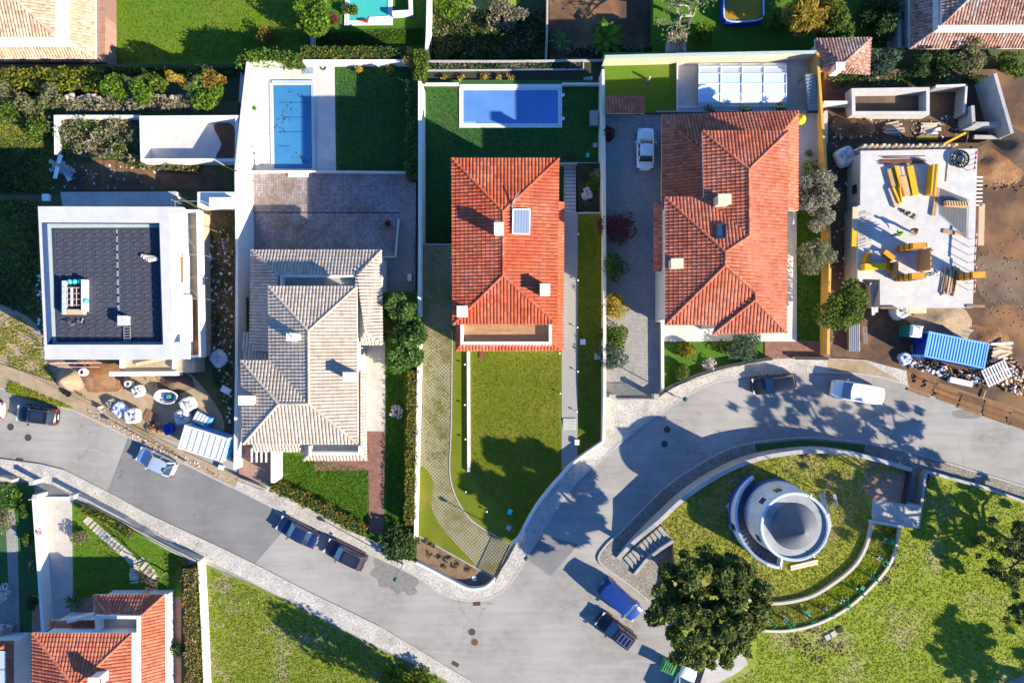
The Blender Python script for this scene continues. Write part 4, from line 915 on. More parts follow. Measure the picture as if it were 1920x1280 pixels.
wallt('garden_wall', 'stone and plaster gate wall at the far left pavement', [(-40, 894), (6, 897), (22, 902)], .3, 0, 1.3, 'stone_pale')
wallt('retaining_wall', 'long curved concrete wall around the tower mound', cr([(1159, 1047), (1185, 1020), (1211, 998), (1237, 977), (1287, 931), (1352, 889), (1422, 860), (1515, 846), (1590, 850), (1652, 864), (1710, 881)], 4), .42, 0, [.35 + 1.75 * min(1, i / 11) for i in range(41)], 'concrete')
wallt('retaining_wall', 'low curved inner wall on the south side of the tower mound', cr(ARC_IN, 5), .28, .8, 2.0, 'stone_step')
wallt('retaining_wall', 'low curved outer wall below the green exercise machines', cr(ARC_OUT, 5), .26, .6, 1.32, 'stone_step')
wallt('retaining_wall', 'stepped side wall of the wide park stairs', [(1190, 1077), (1212, 1050), (1238, 1030), (1263, 1014)], .3, 0, [.4, .9, 1.6, 2.0], 'concrete')
wallt('park_edging', 'grey edging wall between the east pavement and the park lawn', [(1738, 884), (1850, 915), (1920, 940), (2000, 965)], .3, 0, .95, 'concrete', cat='edging')
wallt('park_edging', 'grey edging wall beside the entry alley to the park', [(1737, 886), (1722, 990)], .3, 0, 1.0, 'concrete', cat='edging')
wallt('railing_wall', 'dark railing wall on the east side of the entry court', [(1708, 884), (1697, 945)], .22, .1, 2.2, 'dark_metal')
wallt('railing_wall', 'pale wall on the south side of the entry landing', [(1632, 977), (1694, 988)], .25, 1, 2.0, 'concrete_new')
wallt('retaining_wall', 'white low wall on the north edge of the right building site', [(1545, 192), (1600, 192)], .3, -1.2, .3, 'white_old')
wallt('garden_wall', 'pale wall beside the turquoise pool', [(768, -30), (770, 22), (735, 24)], .4, -5.8, -4.7, 'white_wall')
wallt('garden_path_post', 'grey stone post on the path between the two top lawns', [(586, 62), (586, 85)], .45, -5.7, -5.0, 'concrete', cat='path')

# gates
def gate(label, p0, p1, z0, hgt, mat, n=18, rail=.05):
    a, b = Vector(p0), Vector(p1); t = thing('gate', label, 'gate'); m = MB()
    for i in range(n + 1):
        q = a.lerp(b, i / n); m.bar((q.x, q.y, z0), (q.x, q.y, z0 + hgt), .035)
    m.build('bars', mat, t, kind='stuff')
    for zz in (z0 + .1, z0 + hgt):
        MB().bar((a.x, a.y, zz), (b.x, b.y, zz), rail).build('rail', mat, t)
    return t
gate('dark barred gate of the grey driveway', P(1153, 745, .1), P(1227, 745, .1), .1, 1.5, 'dark_metal', 22)
gate('dark sliding gate of the grass paver drive', P(959, 1020, .1), P(929, 1083, .1), .1, 1.1, 'dark_metal', 26)
gate('white gate of the pale driveway at the bottom left', P(70, 931, .1), P(136, 931, .1), .1, 1.3, 'white_plastic', 20)
gate('brown barred gate of the terracotta carport', P(449, 894, .1), P(500, 914, .1), .1, 1.2, 'timber_old', 16)
gate('small dark gate at the end of the brick path', P(690, 1004, .1), P(716, 1018, .1), .1, 1.2, 'dark_metal', 10)
gate('dark railing on top of the planter wall by the stepping stones', P(165, 942, 1.1), P(370, 1049, 1.1), 1.1, .7, 'dark_metal', 60, .04)
gate('dark railing above the curved wall of the topiary garden', P(1262, 724, .7), P(1420, 675, .7), .7, .01, 'dark_metal', 2, .03)
for k, (x, y, hh) in enumerate([(229, 742, 1.7), (1150, 744, 1.7), (135, 932, 1.6), (66, 931, 1.6), (59, 905, 1.5)]):
    t = thing('gate_post', 'square plastered gate post ' + ['right of the driveway gate', 'left of the driveway gate', 'right of the white gate', 'left of the white gate', 'by the far left pavement'][k], 'gate post', group='gate posts') if k else None
    if k: 
        p = P(x, y, hh); MB().box(p, (.38, .38, hh), z0=0).build('shaft', 'white_wall', t); MB().box(p, (.46, .46, .06), z0=hh).build('cap', 'concrete', t)
t = thing('gate_post', 'square plastered gate post right of the driveway gate', 'gate post', group='gate posts'); p = P(1231, 743, 1.7)
MB().box(p, (.38, .38, 1.7), z0=0).build('shaft', 'cream_pale', t); MB().box(p, (.46, .46, .06), z0=1.7).build('cap', 'concrete', t)

# pools
def pool(label, px, z, wmat, cw, cmat='pale_paving', name='swimming_pool', raise_=.09):
    t = thing(name, label, 'pool'); pts = PP(px, z)
    MB().prism(pts, z - .02, z + .035).build('water', wmat, t)
    MB().wall(pts, cw, z - .3, z + raise_, True).build('coping', cmat, t)
    MB().wall(pts, .06, z - .2, z + raise_ + .012, True).build('tile_band', 'pool_tile', t)
    return t
t = pool('long blue pool on the pale deck, with dark streaks on its floor', [(509, 157), (587, 157), (589, 320), (512, 320)], ZD, 'water_deep', .35, 'deck_stone')
for k, (x0, x1, y) in enumerate([(522, 578, 192), (528, 577, 220), (522, 572, 247), (520, 545, 274)]):
    MB().box(P((x0 + x1) / 2, y, ZD + .04), ((x1 - x0) / 18.4, .07, .012)).build('floor_seam', 'deep_blue', t)
m = MB()
for k in range(70):
    cx, cy = random.choice([(540, 208), (533, 222), (565, 297), (527, 240), (572, 300), (560, 180)]); m.box(P(random.gauss(cx, 8), random.gauss(cy, 5), ZD + .045), (random.uniform(.06, .16),) * 2 + (.01,), random.random())
m.build('fallen_leaves', 'dark_soil', t, kind='stuff')
MB().prism(PP([(510, 151), (588, 151), (588, 156), (510, 156)], ZD + .2), ZD, ZD + .2).build('cover_roller', 'pale_blue_paint', t)
t = pool('rectangular vivid blue pool behind the centre house', [(865, 166), (1050, 166), (1050, 236), (865, 236)], -2.2, 'water_blue', .42, 'white_wall')
MB().prism(PP([(862, 158), (1053, 158), (1053, 165), (862, 165)], -2.05), -2.2, -2.05).build('coping_strip', 'white_wall', t)
for x, y in ((1056, 178), (1056, 222)): MB().box(P(x, y, -2.0), (.3, .3, .2), z0=-2.2).build('skimmer_box', 'white_plastic', t)
MB().prism(PP([(868, 228), (892, 228), (892, 233), (868, 233)], -2.15), -2.18, -2.15).build('step', 'pool_tile', t)
t = pool('turquoise pool at the top edge with a red float on its cover', [(653, -40), (732, -40), (732, 43), (650, 44)], -5.55, 'water_teal', .5, 'white_wall')
MB().prism(PP([(692, 32), (728, 30), (730, 41), (690, 42)], -5.4), -5.5, -5.42).build('cover_roll', 'white_plastic', t)
MB().tube([P(676, 38, -5.3), P(690, 40, -5.3)], [.1, .22], 8).build('float', 'red_paint', t)
# white wall with stairs behind the centre pool
t = thing('garden_wall', 'white wall on the north edge of the centre pool lawn', 'wall')
MB().wall(PP([(789, 157), (860, 157)], -1.7), .2, -2.5, -1.7).build('wall', 'white_wall', t); MB().wall(PP([(1054, 157), (1130, 157)], -1.7), .2, -2.5, -1.7).build('wall', 'white_wall', t)
def stairs(label, l0, l1, r0, r1, z0, z1, n, mat, cat='stairs', riser=.35):
    """steps between side lines l0->l1 and r0->r1 (pixels), rising from z0 to z1"""
    t = thing('stairs', label, cat)
    for i in range(n):
        za = z0 + (z1 - z0) * (i + 1) / n; a, b = i / n, (i + 1) / n - .012
        f = lambda p, q, s: P(p[0] + (q[0] - p[0]) * s, p[1] + (q[1] - p[1]) * s, za)
        MB().prism([f(l0, l1, a), f(r0, r1, a), f(r0, r1, b), f(l0, l1, b)], za - riser, za).build('step', mat, t)
    return t
stairs('narrow grey steps rising beside the white pool wall', (1030, 155), (1112, 143), (1030, 158), (1112, 157), -3.4, -2.3, 14, 'concrete')
stairs('grey steps beside the centre house going down to the rear lawn', (1058, 312), (1058, 400), (1080, 312), (1080, 400), -2.2, .1, 13, 'concrete', riser=2)
stairs('three dark steps in the gravel path by the front lawn', (1056, 806), (1056, 784), (1080, 806), (1080, 784), .14, .24, 4, 'concrete', riser=.3)
stairs('wide dark park stairs climbing from the pavement to the mound', (1170, 1046), (1240, 985), (1192, 1072), (1262, 1012), .2, 1.62, 10, 'concrete_grey', riser=1.2)
stairs('short pale steps in the entry landing of the park', (1638, 940), (1684, 946), (1637, 972), (1682, 980), 1.5, 1.72, 7, 'pale_paving')
stairs('small white steps from the patio parapet to the pool deck', (540, 332), (540, 318), (578, 332), (578, 318), ZQ, ZQ + .4, 3, 'white_wall')
# empty pool on the left site
t = thing('empty_pool', 'empty white concrete pool basin with dirt in its corner', 'pool')
px = [(264, 220), (444, 219), (443, 300), (266, 300)]
MB().wall(PP(px, .1), .3, -1.6, .1, True).build('basin_wall', 'white_wall', t); MB().prism(PP([(266, 222), (442, 221), (441, 298), (268, 298)], -1.42), -1.6, -1.42).build('floor', 'concrete_new', t)
MB().prism(PP(cr([(400, 234), (438, 236), (438, 297), (405, 296), (415, 270)], 3, True), -1.40), -1.45, -1.40).build('dirt_patch', 'dirt_dark', t)
t = thing('overgrown_planter', 'overgrown walled planter filled with dry scrub', 'planter')
MB().wall(PP([(264, 218), (103, 218), (104, 290)], -.4), .25, -1.6, -.4).build('planter_wall', 'white_old', t)
# right site basin
t = thing('unfinished_pool', 'unfinished concrete pool basin on the right building site', 'pool')
MB().wall(PP([(1600, 169), (1740, 167), (1740, 212), (1601, 212)], .5), .35, -1, .5, True).build('basin_wall', 'concrete_new', t); MB().prism(PP([(1602, 170), (1738, 168), (1738, 211), (1603, 211)], -.85), -1, -.85).build('floor', 'dirt', t)
t = thing('concrete_retaining_wall', 'tall grey concrete retaining wall in the corner of the right site', 'wall')
MB().wall(PP([(1866, 138), (1898, 250)], 2.0), .35, -1, 2.0).build('wall', 'concrete', t); MB().wall(PP([(1824, 232), (1896, 232)], 1.2), .35, -1, 1.2).build('wall', 'concrete', t); MB().wall(PP([(1824, 198), (1826, 232)], 1.2), .35, -1, 1.2).build('wall', 'concrete', t)
t = thing('block_wall', 'L shaped block wall with purple grey courses on the right site', 'wall')
MB().wall(PP([(1755, 162), (1812, 160), (1808, 215)], .6), .25, -1, .6).build('wall', 'concrete_grey', t)
for k in range(11):
    MB().box(P(1757 + 5 * k, 161.8 - .18 * k, .68), (.25, .2, .14)).build('block', 'white_old', t)
for k in range(10): MB().box(P(1811.5 - .35 * k, 165 + 5 * k, .68), (.2, .25, .14)).build('block', 'white_old', t)
# glazed pool enclosure: arched ribs over four bays
t = thing('pool_enclosure', 'glazed white pool enclosure with four bays over the covered pool', 'pool enclosure')
zb = -1.8; XS = [1310, 1351, 1391, 1432, 1474]; prof = [(201, 0), (199, .45), (191, .85), (176, 1.12), (157, 1.2), (138, 1.08), (126, .75), (121, .35), (120, 0)]
MB().prism(PP([(1308, 122), (1474, 122), (1474, 200), (1308, 200)], zb + .02), zb - .1, zb + .02).build('water', 'water_deep', t)
for bi in range(4):
    sc = 1 - .0 * bi
    for k in range(len(prof) - 1):
        (y0, z0_), (y1, z1_) = prof[k], prof[k + 1]
        MB().poly([P(XS[bi] + 1, y0, zb + z0_), P(XS[bi + 1] - 1, y0, zb + z0_), P(XS[bi + 1] - 1, y1, zb + z1_), P(XS[bi] + 1, y1, zb + z1_)]).build('pane', 'cover_panel', t)
for x in XS:
    MB().tube([P(x, y, zb + z + .03) for y, z in prof], .07, 5).build('rib', 'white_plastic', t)
for k in (1, 2, 3, 4, 5, 6, 7): MB().bar(P(1310, prof[k][0], zb + prof[k][1] + .03), P(1474, prof[k][0], zb + prof[k][1] + .03), .07).build('purlin', 'white_plastic', t)
for y in (120, 201): MB().bar(P(1272, y, zb + .05), P(1474, y, zb + .05), .16).build('track', 'white_plastic', t)
# lean-to with slatted roof on the pool terrace
t = thing('lean_to', 'narrow lean-to with grey slatted roof beside the orange wall', 'shelter')
MB().prism(PP([(1510, 140), (1528, 140), (1536, 207), (1518, 208)], .2), 0, .2).build('roof_sheet', 'galvanised', t)
for k in range(11):
    f = k / 10; MB().bar(P(1510 + 8 * f, 140 + 67 * f, .27), P(1528 + 8 * f, 140 + 67 * f, .27), .09, .08).build('slat', 'grey_metal', t)
for x, y in ((1511, 142), (1519, 206), (1527, 142), (1535, 205)): p = P(x, y, 0); MB().bar((p.x, p.y, -1.8), (p.x, p.y, .05), .1).build('post', 'timber_old', t)
# blue frame pool with amber water
t = thing('frame_pool', 'blue frame pool with murky amber water at the top edge', 'pool'); zz = -3.8
px = cr([(1359, -20), (1357, 20), (1362, 38), (1392, 41), (1428, 36), (1432, 18), (1430, -20)], 3)
MB().wall(PP(px, zz), .14, -5.1, zz).build('side_wall', 'deep_blue', t); MB().prism(PP(px, zz - .15), -4.6, zz - .15).build('water', 'water_amber', t); MB().tube([tuple(v) for v in PP(px, zz + .02)], .09, 6).build('rim_tube', 'pale_blue_paint', t)
for i in (3, 7, 11, 15): p = PP(px, zz)[min(i, len(px) - 1)]; MB().bar((p.x, p.y, -5.1), (p.x, p.y, zz), .08).build('post', 'deep_blue', t)
# ------------------------------------------------------------------ plants
def leaf_mesh(C, size, flat=.5, long=1.6):
    """C (n,3) leaf centres -> diamond leaves, random tilt; flat pushes them towards level"""
    n = len(C); nr = RNG.normal(size=(n, 3)); nr[:, 2] = np.abs(nr[:, 2]) + flat * 2; nr /= np.linalg.norm(nr, axis=1)[:, None]
    a = RNG.normal(size=(n, 3)); a -= nr * (a * nr).sum(1)[:, None]; a /= np.linalg.norm(a, axis=1)[:, None]; b = np.cross(nr, a)
    s = size * RNG.uniform(.6, 1.4, n)[:, None]
    V = np.stack([C - a * s * long / 2, C - b * s / 2, C + a * s * long / 2, C + b * s / 2], 1).reshape(-1, 3)
    return V, np.arange(4 * n).reshape(-1, 4)
def leaves(name, C, size, mat, parent, flat=.4, long=1.6):
    V, Fq = leaf_mesh(np.asarray(C), size, flat, long)
    return soup(name, V, Fq, mat, RNG.random(len(Fq)), parent, kind='stuff')
def blobs(c, R, H, k, rmin=.25, rmax=.45):
    out = []
    for i in range(k):
        t = random.uniform(0, 2 * math.pi); rr = math.sqrt(random.random()) * (.98 if k > 100 else .8); z = random.uniform(-.8, .8)
        rr *= math.sqrt(max(.15, 1 - z * z * .7)); r = random.uniform(rmin, rmax)
        out.append((c[0] + R * rr * math.cos(t), c[1] + R * rr * math.sin(t), c[2] + H * z * .6, R * r, H * r))
    return out
def fill(bl, n):
    w = np.array([b[3] ** 2 for b in bl]); idx = RNG.choice(len(bl), n, p=w / w.sum()); B = np.array(bl)[idx]
    d = RNG.normal(size=(n, 3)); d /= np.linalg.norm(d, axis=1)[:, None]; r = RNG.uniform(.45, 1.05, n) ** .6
    return np.stack([B[:, 0] + d[:, 0] * r * B[:, 3], B[:, 1] + d[:, 1] * r * B[:, 3], B[:, 2] + d[:, 2] * r * B[:, 4]], 1)
def tree(name, label, x, y, zc, R, H, z0, mat, n, leaf, k=22, trunk=.18, bark='bark', cat='tree', group=None, flat=.4, long=1.6, base=None, rmin=.25, rmax=.45):
    """crown centre seen at pixel x,y and height zc; R crown radius, H half height"""
    c = P(x, y, zc); t = thing(name, label, cat, group=group)
    b = base or (c.x, c.y); bl = blobs((c.x, c.y, c.z), R, H, k, rmin, rmax)
    m = MB(); mid = (b[0] + (c.x - b[0]) * .5 + .15, b[1] + (c.y - b[1]) * .5, z0 + (zc - z0) * .55)
    m.tube([(b[0], b[1], z0 - .05), mid, (c.x, c.y, zc)], [trunk, trunk * .75, trunk * .35], 7)
    for q in bl[:min(9, k)]: m.tube([mid, ((mid[0] + q[0]) / 2, (mid[1] + q[1]) / 2, (mid[2] * .4 + q[2] * .6)), q[:3]], [trunk * .5, trunk * .3, trunk * .1], 5)
    m.build('trunk', bark, t); leaves('crown', fill(bl, n), leaf, mat, t, flat, long)
    return t
def bush(label, x, y, r, h, z0, mat, n=500, leaf=.13, name='shrub', k=9, group=None, cat='shrub', flat=.4, long=1.5):
    c = P(x, y, z0 + h * .6); t = thing(name, label, cat, group=group)
    bl = blobs((c.x, c.y, z0 + h * .5), r, h * .55, k, .35, .55)
    m = MB()
    for q in bl[:5]: m.tube([(c.x, c.y, z0 - .03), q[:3]], [.05, .02], 5)
    m.build('stems', 'bark', t); leaves('foliage', fill(bl, n), leaf, mat, t, flat, long); return t
def hedge(label, px, w, z0, zt, mats, dens=75, leaf=.13, name='hedge', rough=.10):
    zm = zt; pts = PP(px, zm); t = thing(name, label, 'hedge')
    MB().wall(pts, w * .82, z0, zt - .12).build('twigs', 'core_green', t)
    Q = np.array([(p.x, p.y) for p in pts]); seg = Q[1:] - Q[:-1]; L = np.linalg.norm(seg, axis=1); tot = L.sum(); hgt = zt - z0
    n = int(dens * tot * (w + 2 * hgt * .6))
    u = RNG.uniform(0, tot, n); cum = np.concatenate([[0], np.cumsum(L)]); i = np.clip(np.searchsorted(cum, u) - 1, 0, len(L) - 1); f = (u - cum[i]) / L[i]
    base = Q[i] + seg[i] * f[:, None]; nr = np.stack([-seg[i][:, 1], seg[i][:, 0]], 1) / L[i][:, None]
    top = RNG.random(n) < w / (w + hgt); side = np.where(RNG.random(n) < .5, -1, 1)
    wav = 1 + .16 * np.sin(u * 2.3) + .12 * np.sin(u * 5.1 + 1)
    off = np.where(top, RNG.uniform(-.5, .5, n) * w, side * w * .46) * wav + RNG.normal(0, rough * .6, n)
    z = np.where(top, zt - .05 + RNG.normal(0, rough, n), RNG.uniform(z0, zt, n))
    C = np.stack([base[:, 0] + nr[:, 0] * off, base[:, 1] + nr[:, 1] * off, z], 1)
    mats = mats if isinstance(mats, list) else [mats]
    sel = (np.sin(u * 1.7 + off * 3) + RNG.normal(0, .8, n)); cut = np.quantile(sel, np.linspace(0, 1, len(mats) + 1))
    for j, mt in enumerate(mats):
        kk = (sel >= cut[j]) & (sel <= cut[j + 1]); leaves('foliage', C[kk], leaf, mt, t, .5, 1.4)
    return t
def bare_tree(name, label, x, y, z0, H, spread, mat, depth=5, r=.14, nb=3, leafmat=None, nleaf=0, leaf=.15, cat='tree', lean=(0, 0)):
    t = thing(name, label, cat); m = MB(); tips = []; b = P(x, y, z0)
    def grow(p, d, L, rad, k):
        q = p + d * L; m.tube([p, (p + q) / 2 + Vector((random.gauss(0, .06), random.gauss(0, .06), 0)) * L, q], [rad, rad * .85, rad * .68], 4 if k < depth - 1 else 6, False)
        if k == 0: tips.append(q); return
        for i in range(nb if k > 1 else 2):
            v = Vector((random.gauss(0, spread), random.gauss(0, spread), random.gauss(.25, .3))); grow(q, (d * .8 + v).normalized(), L * random.uniform(.62, .85), rad * .62, k - 1)
        tips.append(q)
    grow(Vector((b.x, b.y, z0)), Vector((lean[0], lean[1], 1)).normalized(), H * .32, r, depth)
    m.build('branches', mat, t)
    if leafmat:
        T = np.array([tuple(q) for q in tips]); C = T[RNG.integers(0, len(T), nleaf)] + RNG.normal(0, .25, (nleaf, 3)); leaves('foliage', C, leaf, leafmat, t)
    return t
def rosette(label, x, y, z0, n, L, mat, name='yucca', up=.5, w=.12, cat='plant'):
    c = P(x, y, z0 + .6); t = thing(name, label, cat); m = MB().tube([(c.x, c.y, z0), (c.x, c.y, z0 + .6)], [.12, .1], 6); m.build('stem', 'bark', t)
    for i in range(n):
        a = 2 * math.pi * i / n + random.uniform(-.2, .2); e = random.uniform(.15, 1.2) * up; d = Vector((math.cos(a), math.sin(a), 0)); s = Vector((-d.y, d.x, 0)); ln = L * random.uniform(.7, 1.1)
        p0 = Vector((c.x, c.y, z0 + .55)); p1 = p0 + d * ln * .55 + Vector((0, 0, e * ln * .55)); p2 = p0 + d * ln + Vector((0, 0, e * ln * .45))
        q = MB().add([p0 - s * w * .3, p0 + s * w * .3, p1 + s * w, p1 - s * w, p2], [(0, 1, 2, 3), (3, 2, 4)]); q.build('leaf', mat, t)
    return t
def tufts(name, label, poly_px, z, n, hgt, mats, clump=0.0, width=.05):
    poly = PP(poly_px, z); X, Y = scatter(poly, n)
    if clump:
        g = np.sin(X * 1.9 + 1.3 * np.sin(Y * .9)) * np.sin(Y * 2.3 + X * .6) + RNG.normal(0, .5, len(X)); k = g > clump - .6; X, Y = X[k], Y[k]
    t = thing(name, label, 'grass'); t['kind'] = 'stuff'
    mats = mats if isinstance(mats, list) else [mats]; gsel = np.sin(X * .35 + 2) * np.sin(Y * .45) + RNG.normal(0, .5, len(X)); cut = np.quantile(gsel, np.linspace(0, 1, len(mats) + 1))
    for j, mt in enumerate(mats):
        kk = (gsel >= cut[j]) & (gsel <= cut[j + 1]); x, y = X[kk], Y[kk]; m = len(x); B = 3
        x = np.repeat(x, B) + RNG.normal(0, .05, m * B); y = np.repeat(y, B) + RNG.normal(0, .05, m * B); a = RNG.uniform(0, 2 * np.pi, m * B); h = hgt * RNG.uniform(.5, 1.5, m * B); w = width * RNG.uniform(.6, 1.4, m * B)
        le = RNG.uniform(.3, 1.2, m * B) * h; la = RNG.uniform(0, 2 * np.pi, m * B)
        V = np.stack([np.stack([x - np.cos(a) * w, y - np.sin(a) * w, np.full_like(x, z)], 1), np.stack([x + np.cos(a) * w, y + np.sin(a) * w, np.full_like(x, z)], 1), np.stack([x + np.cos(la) * le, y + np.sin(la) * le, z + h], 1)], 1).reshape(-1, 3)
        soup('blades', V, np.arange(3 * m * B).reshape(-1, 3), mt, RNG.random(m * B), t, kind='stuff')
    return t

# big pine over the parked cars
tree('pine_tree', 'big dark green pine tree spreading beside the tower mound', 1332, 1138, 8.7, 5.7, 3.5, .5, 'leaf_pine', 26000, .22, 150, .38, flat=.2, long=2.4, rmin=.05, rmax=.15)
# tall pines at the right edge: base in view, crowns high above the frame edge
def tall_pine(label, x, y, ztop, R, n, k, seed, low=0):
    random.seed(seed); b = P(x, y, .8); t = thing('pine_tree', label, 'tree', group='tall pines at the east edge of the park')
    zc = ztop - 2.2; bl = []
    m = MB(); m.tube([(b.x, b.y, .7), (b.x + .4, b.y + .2, 4.5), (b.x + .1, b.y, zc)], [.42, .34, .2], 8)
    for i in range(k):
        a = 2 * math.pi * i / k + random.uniform(-.3, .3); rr = R * random.uniform(.35, 1.0); z = zc + random.uniform(-2.2, 1.8)
        q = (b.x + rr * math.cos(a), b.y + rr * math.sin(a), z); zs = random.uniform(4.5, zc)
        m.tube([(b.x + .2, b.y, zs), (b.x + rr * .5 * math.cos(a + .15), b.y + rr * .5 * math.sin(a + .15), (zs + z) / 2 + .3), q], [.17, .11, .05], 5)
        for w in range(7):
            s = random.uniform(.22, .6); qq = (q[0] + random.gauss(0, 1.0), q[1] + random.gauss(0, 1.0), q[2] + random.gauss(0, .4)); bl.append((*qq, s, s * .6)); m.tube([q, qq], [.04, .02], 4)
    for i in range(low):
        a = 2 * math.pi * i / max(low, 1) + random.uniform(-.3, .3); rr = random.uniform(2.0, 5.2); zs = random.uniform(2.4, 5.0); z = zs + random.uniform(.6, 2.2); q = (b.x + rr * math.cos(a), b.y + rr * math.sin(a), z)
        m.tube([(b.x + .15, b.y, zs), (b.x + rr * .55 * math.cos(a + .2), b.y + rr * .55 * math.sin(a + .2), (zs + z) / 2 + .2), q], [.15, .09, .04], 5)
        for w in range(5):
            s = random.uniform(.2, .55); qq = (q[0] + random.gauss(0, .7), q[1] + random.gauss(0, .7), z + random.gauss(0, .3)); bl.append((*qq, s, s * .6)); m.tube([q, qq], [.035, .015], 4)
    m.build('trunk', 'bark', t); leaves('crown', fill(bl, n), .19, 'leaf_pine', t, .2, 2.6); return t
tall_pine('tall open pine at the right edge whose shadow crosses the park lawn', 1900, 1022, 11.5, 6.8, 17000, 30, 11, 18)
tall_pine('lower tall pine at the right edge near the bottom corner', 2005, 1325, 8.0, 3.4, 6000, 14, 5)
tree('cypress', 'dark conifer below the vacant lot at the bottom edge', 760, 1330, 4.6, 2.2, 4.2, .0, 'leaf_dark', 5000, .2, 22, .2)
bush('leafy shrub at the bottom edge of the vacant lot', 735, 1268, 1.5, 1.4, .06, 'leaf_bright', 800, .17); bush('low leafy shrub right of the vacant lot shadow', 790, 1272, 1.5, 1.6, .06, 'leaf_hedge', 900, .17)
# firs and hedge of the beige house
for i, (x, y, R, lab) in enumerate([(752, 575, 1.6, 'top'), (768, 622, 2.0, 'middle'), (757, 672, 1.8, 'bottom')]):
    tree('fir_tree', 'feathery green conifer, %s one of the three by the beige house' % lab, x, y, 2.4, R, 2.4, .1, 'leaf_fir', 4200, .16, 26, .14, group='conifers by the beige house', long=3.2, flat=.1)
bush('yellow green shrub between the beige roof and the conifers', 722, 607, .9, 2.6, .1, 'leaf_gold', 900, .14)
hedge('tall yellow green hedge along the side garden of the beige house', [(774, 694), (772, 800), (769, 900), (767, 985)], 1.0, .1, 1.6, ['leaf_hedge_yellow', 'leaf_hedge', 'leaf_hedge_yellow', 'leaf_hedge_red'])
hedge('long clipped hedge with red tips along the street', [(510, 908), (600, 953), (685, 998)], 1.25, .1, 1.25, ['leaf_hedge', 'leaf_hedge_yellow', 'leaf_hedge_red', 'leaf_hedge'])
bush('round dark laurel at the street end of the side garden', 748, 1020, 1.9, 2.0, .1, 'leaf_dark', 2200, .2, k=14); bush('small flowering bush on the side lawn', 743, 772, .7, .7, .1, 'flower_white', 260, .12)
# north walls
hedge('clipped light green hedge on the wall behind the pool deck', [(562, 96), (640, 97), (705, 97)], 1.1, -5.5, -1.6, ['leaf_hedge_yellow', 'leaf_hedge', 'leaf_hedge'])
hedge('dark clipped hedge continuing the light one behind the deck', [(705, 97), (760, 98)], 1.1, -5.5, -1.7, ['leaf_fir', 'leaf_dark'])
hedge('climbing ivy spilling over the corner of the white pool wall', [(452, 130), (458, 105), (500, 102), (565, 110)], 1.0, -4, -1.2, ['leaf_bright', 'leaf_hedge'], 70, .17, 'ivy', .2)
hedge('bright bushy hedge at the corner above the dark lawn', [(790, 92), (788, 120), (786, 150)], 1.2, -5, -.6, ['leaf_bright', 'leaf_hedge'], 75, .15)
bush('golden bush in the corner of the dark square lawn', 772, 107, 1.1, 1.6, -2.4, 'leaf_gold', 900, .15)
hedge('dark green hedge between the square lawn and the boundary wall', [(776, 150), (774, 230), (771, 330)], 1.25, -3, .2, ['leaf_dark', 'leaf_fir'], 80, .15)
for i, (x, y) in enumerate([(674, 127), (733, 126)]): bush('round golden bush against the white wall, %s one' % ['left', 'right'][i], x, y, .45, .9, ZD, 'leaf_gold', 260, .12, group='golden bushes by the pool wall')
for i, (x, y, c) in enumerate([(470, 205, 'upper'), (469, 270, 'lower')]): bush('potted yellow green plant by the west wall of the deck, %s one' % c, x, y, .5, .9, ZD, 'leaf_bright', 220, .14, 'potted_plant', group='potted plants on the deck')
# left site and north-west garden
hedge('broad yellow green hedge below the top left house', [(-40, 150), (60, 148), (130, 148), (190, 150)], 2.2, -5, -1.2, ['leaf_hedge_yellow', 'leaf_hedge', 'leaf_hedge_yellow'], 60, .2, rough=.2)
for i, (x, y, R, m_, c) in enumerate([(215, 160, 1.6, 'leaf_bright', 'left of the row'), (255, 165, 1.7, 'leaf_bright', 'second of the row'), (290, 150, 1.2, 'leaf_hedge', 'middle of the row'), (330, 145, .9, 'leaf_gold', 'small golden one of the row'), (385, 170, 1.7, 'leaf_bright', 'near the white wall'), (400, 150, 1.0, 'leaf_hedge_red', 'reddish one near the white wall')]):
    bush('leafy bush behind the empty pool, ' + c, x, y, R, 2.2, -1.5, m_, 1100, .2, group='bushes behind the empty pool')
for i, (x, y, R, c) in enumerate([(5, 175, 1.1, 'upper of the left edge'), (10, 205, 1.3, 'lower of the left edge'), (52, 198, 1.2, 'round one alone'), (90, 178, 1.3, 'pale one by the hedge'), (72, 240, 1.2, 'small lower one')]):
    bush('olive green bush on the shaded left plot, ' + c, x, y, R, 1.9, -1.5, ['leaf_olive', 'leaf_hedge', 'leaf_olive', 'leaf_olive', 'leaf_hedge'][i], 650, .17, group='bushes on the left plot')
def scrub(label, poly, z, n, mats, h=.5, leaf=.14):
    t = thing('scrub', label, 'scrub'); t['kind'] = 'stuff'; X, Y = scatter(PP(poly, z), n)
    Z = z + np.abs(RNG.normal(0, h, len(X))) * (.6 + .5 * np.sin(X * 1.7) * np.sin(Y * 2.1)); C = np.stack([X, Y, Z], 1); s = np.sin(X * .9 + 1) * np.sin(Y * 1.3) + RNG.normal(0, .6, len(X)); cut = np.quantile(s, np.linspace(0, 1, len(mats) + 1))
    for j, mt in enumerate(mats): leaves('twigs', C[(s >= cut[j]) & (s <= cut[j + 1])], leaf, mt, t, .1, 2.6)
scrub('dry grey scrub filling the walled planter', [(106, 222), (262, 222), (262, 300), (106, 292)], -1.4, 5200, ['leaf_dry', 'leaf_olive', 'leaf_silver', 'leaf_hedge'], .6)
scrub('dry scrub along the stone edge behind the empty pool', [(125, 185), (390, 183), (400, 208), (130, 210)], -1.4, 3800, ['leaf_dry', 'leaf_silver', 'leaf_dry'], .5)
scrub('weeds below the empty pool', [(225, 302), (380, 302), (375, 325), (260, 318)], -1.45, 1500, ['leaf_olive', 'leaf_hedge', 'leaf_dry'], .35)
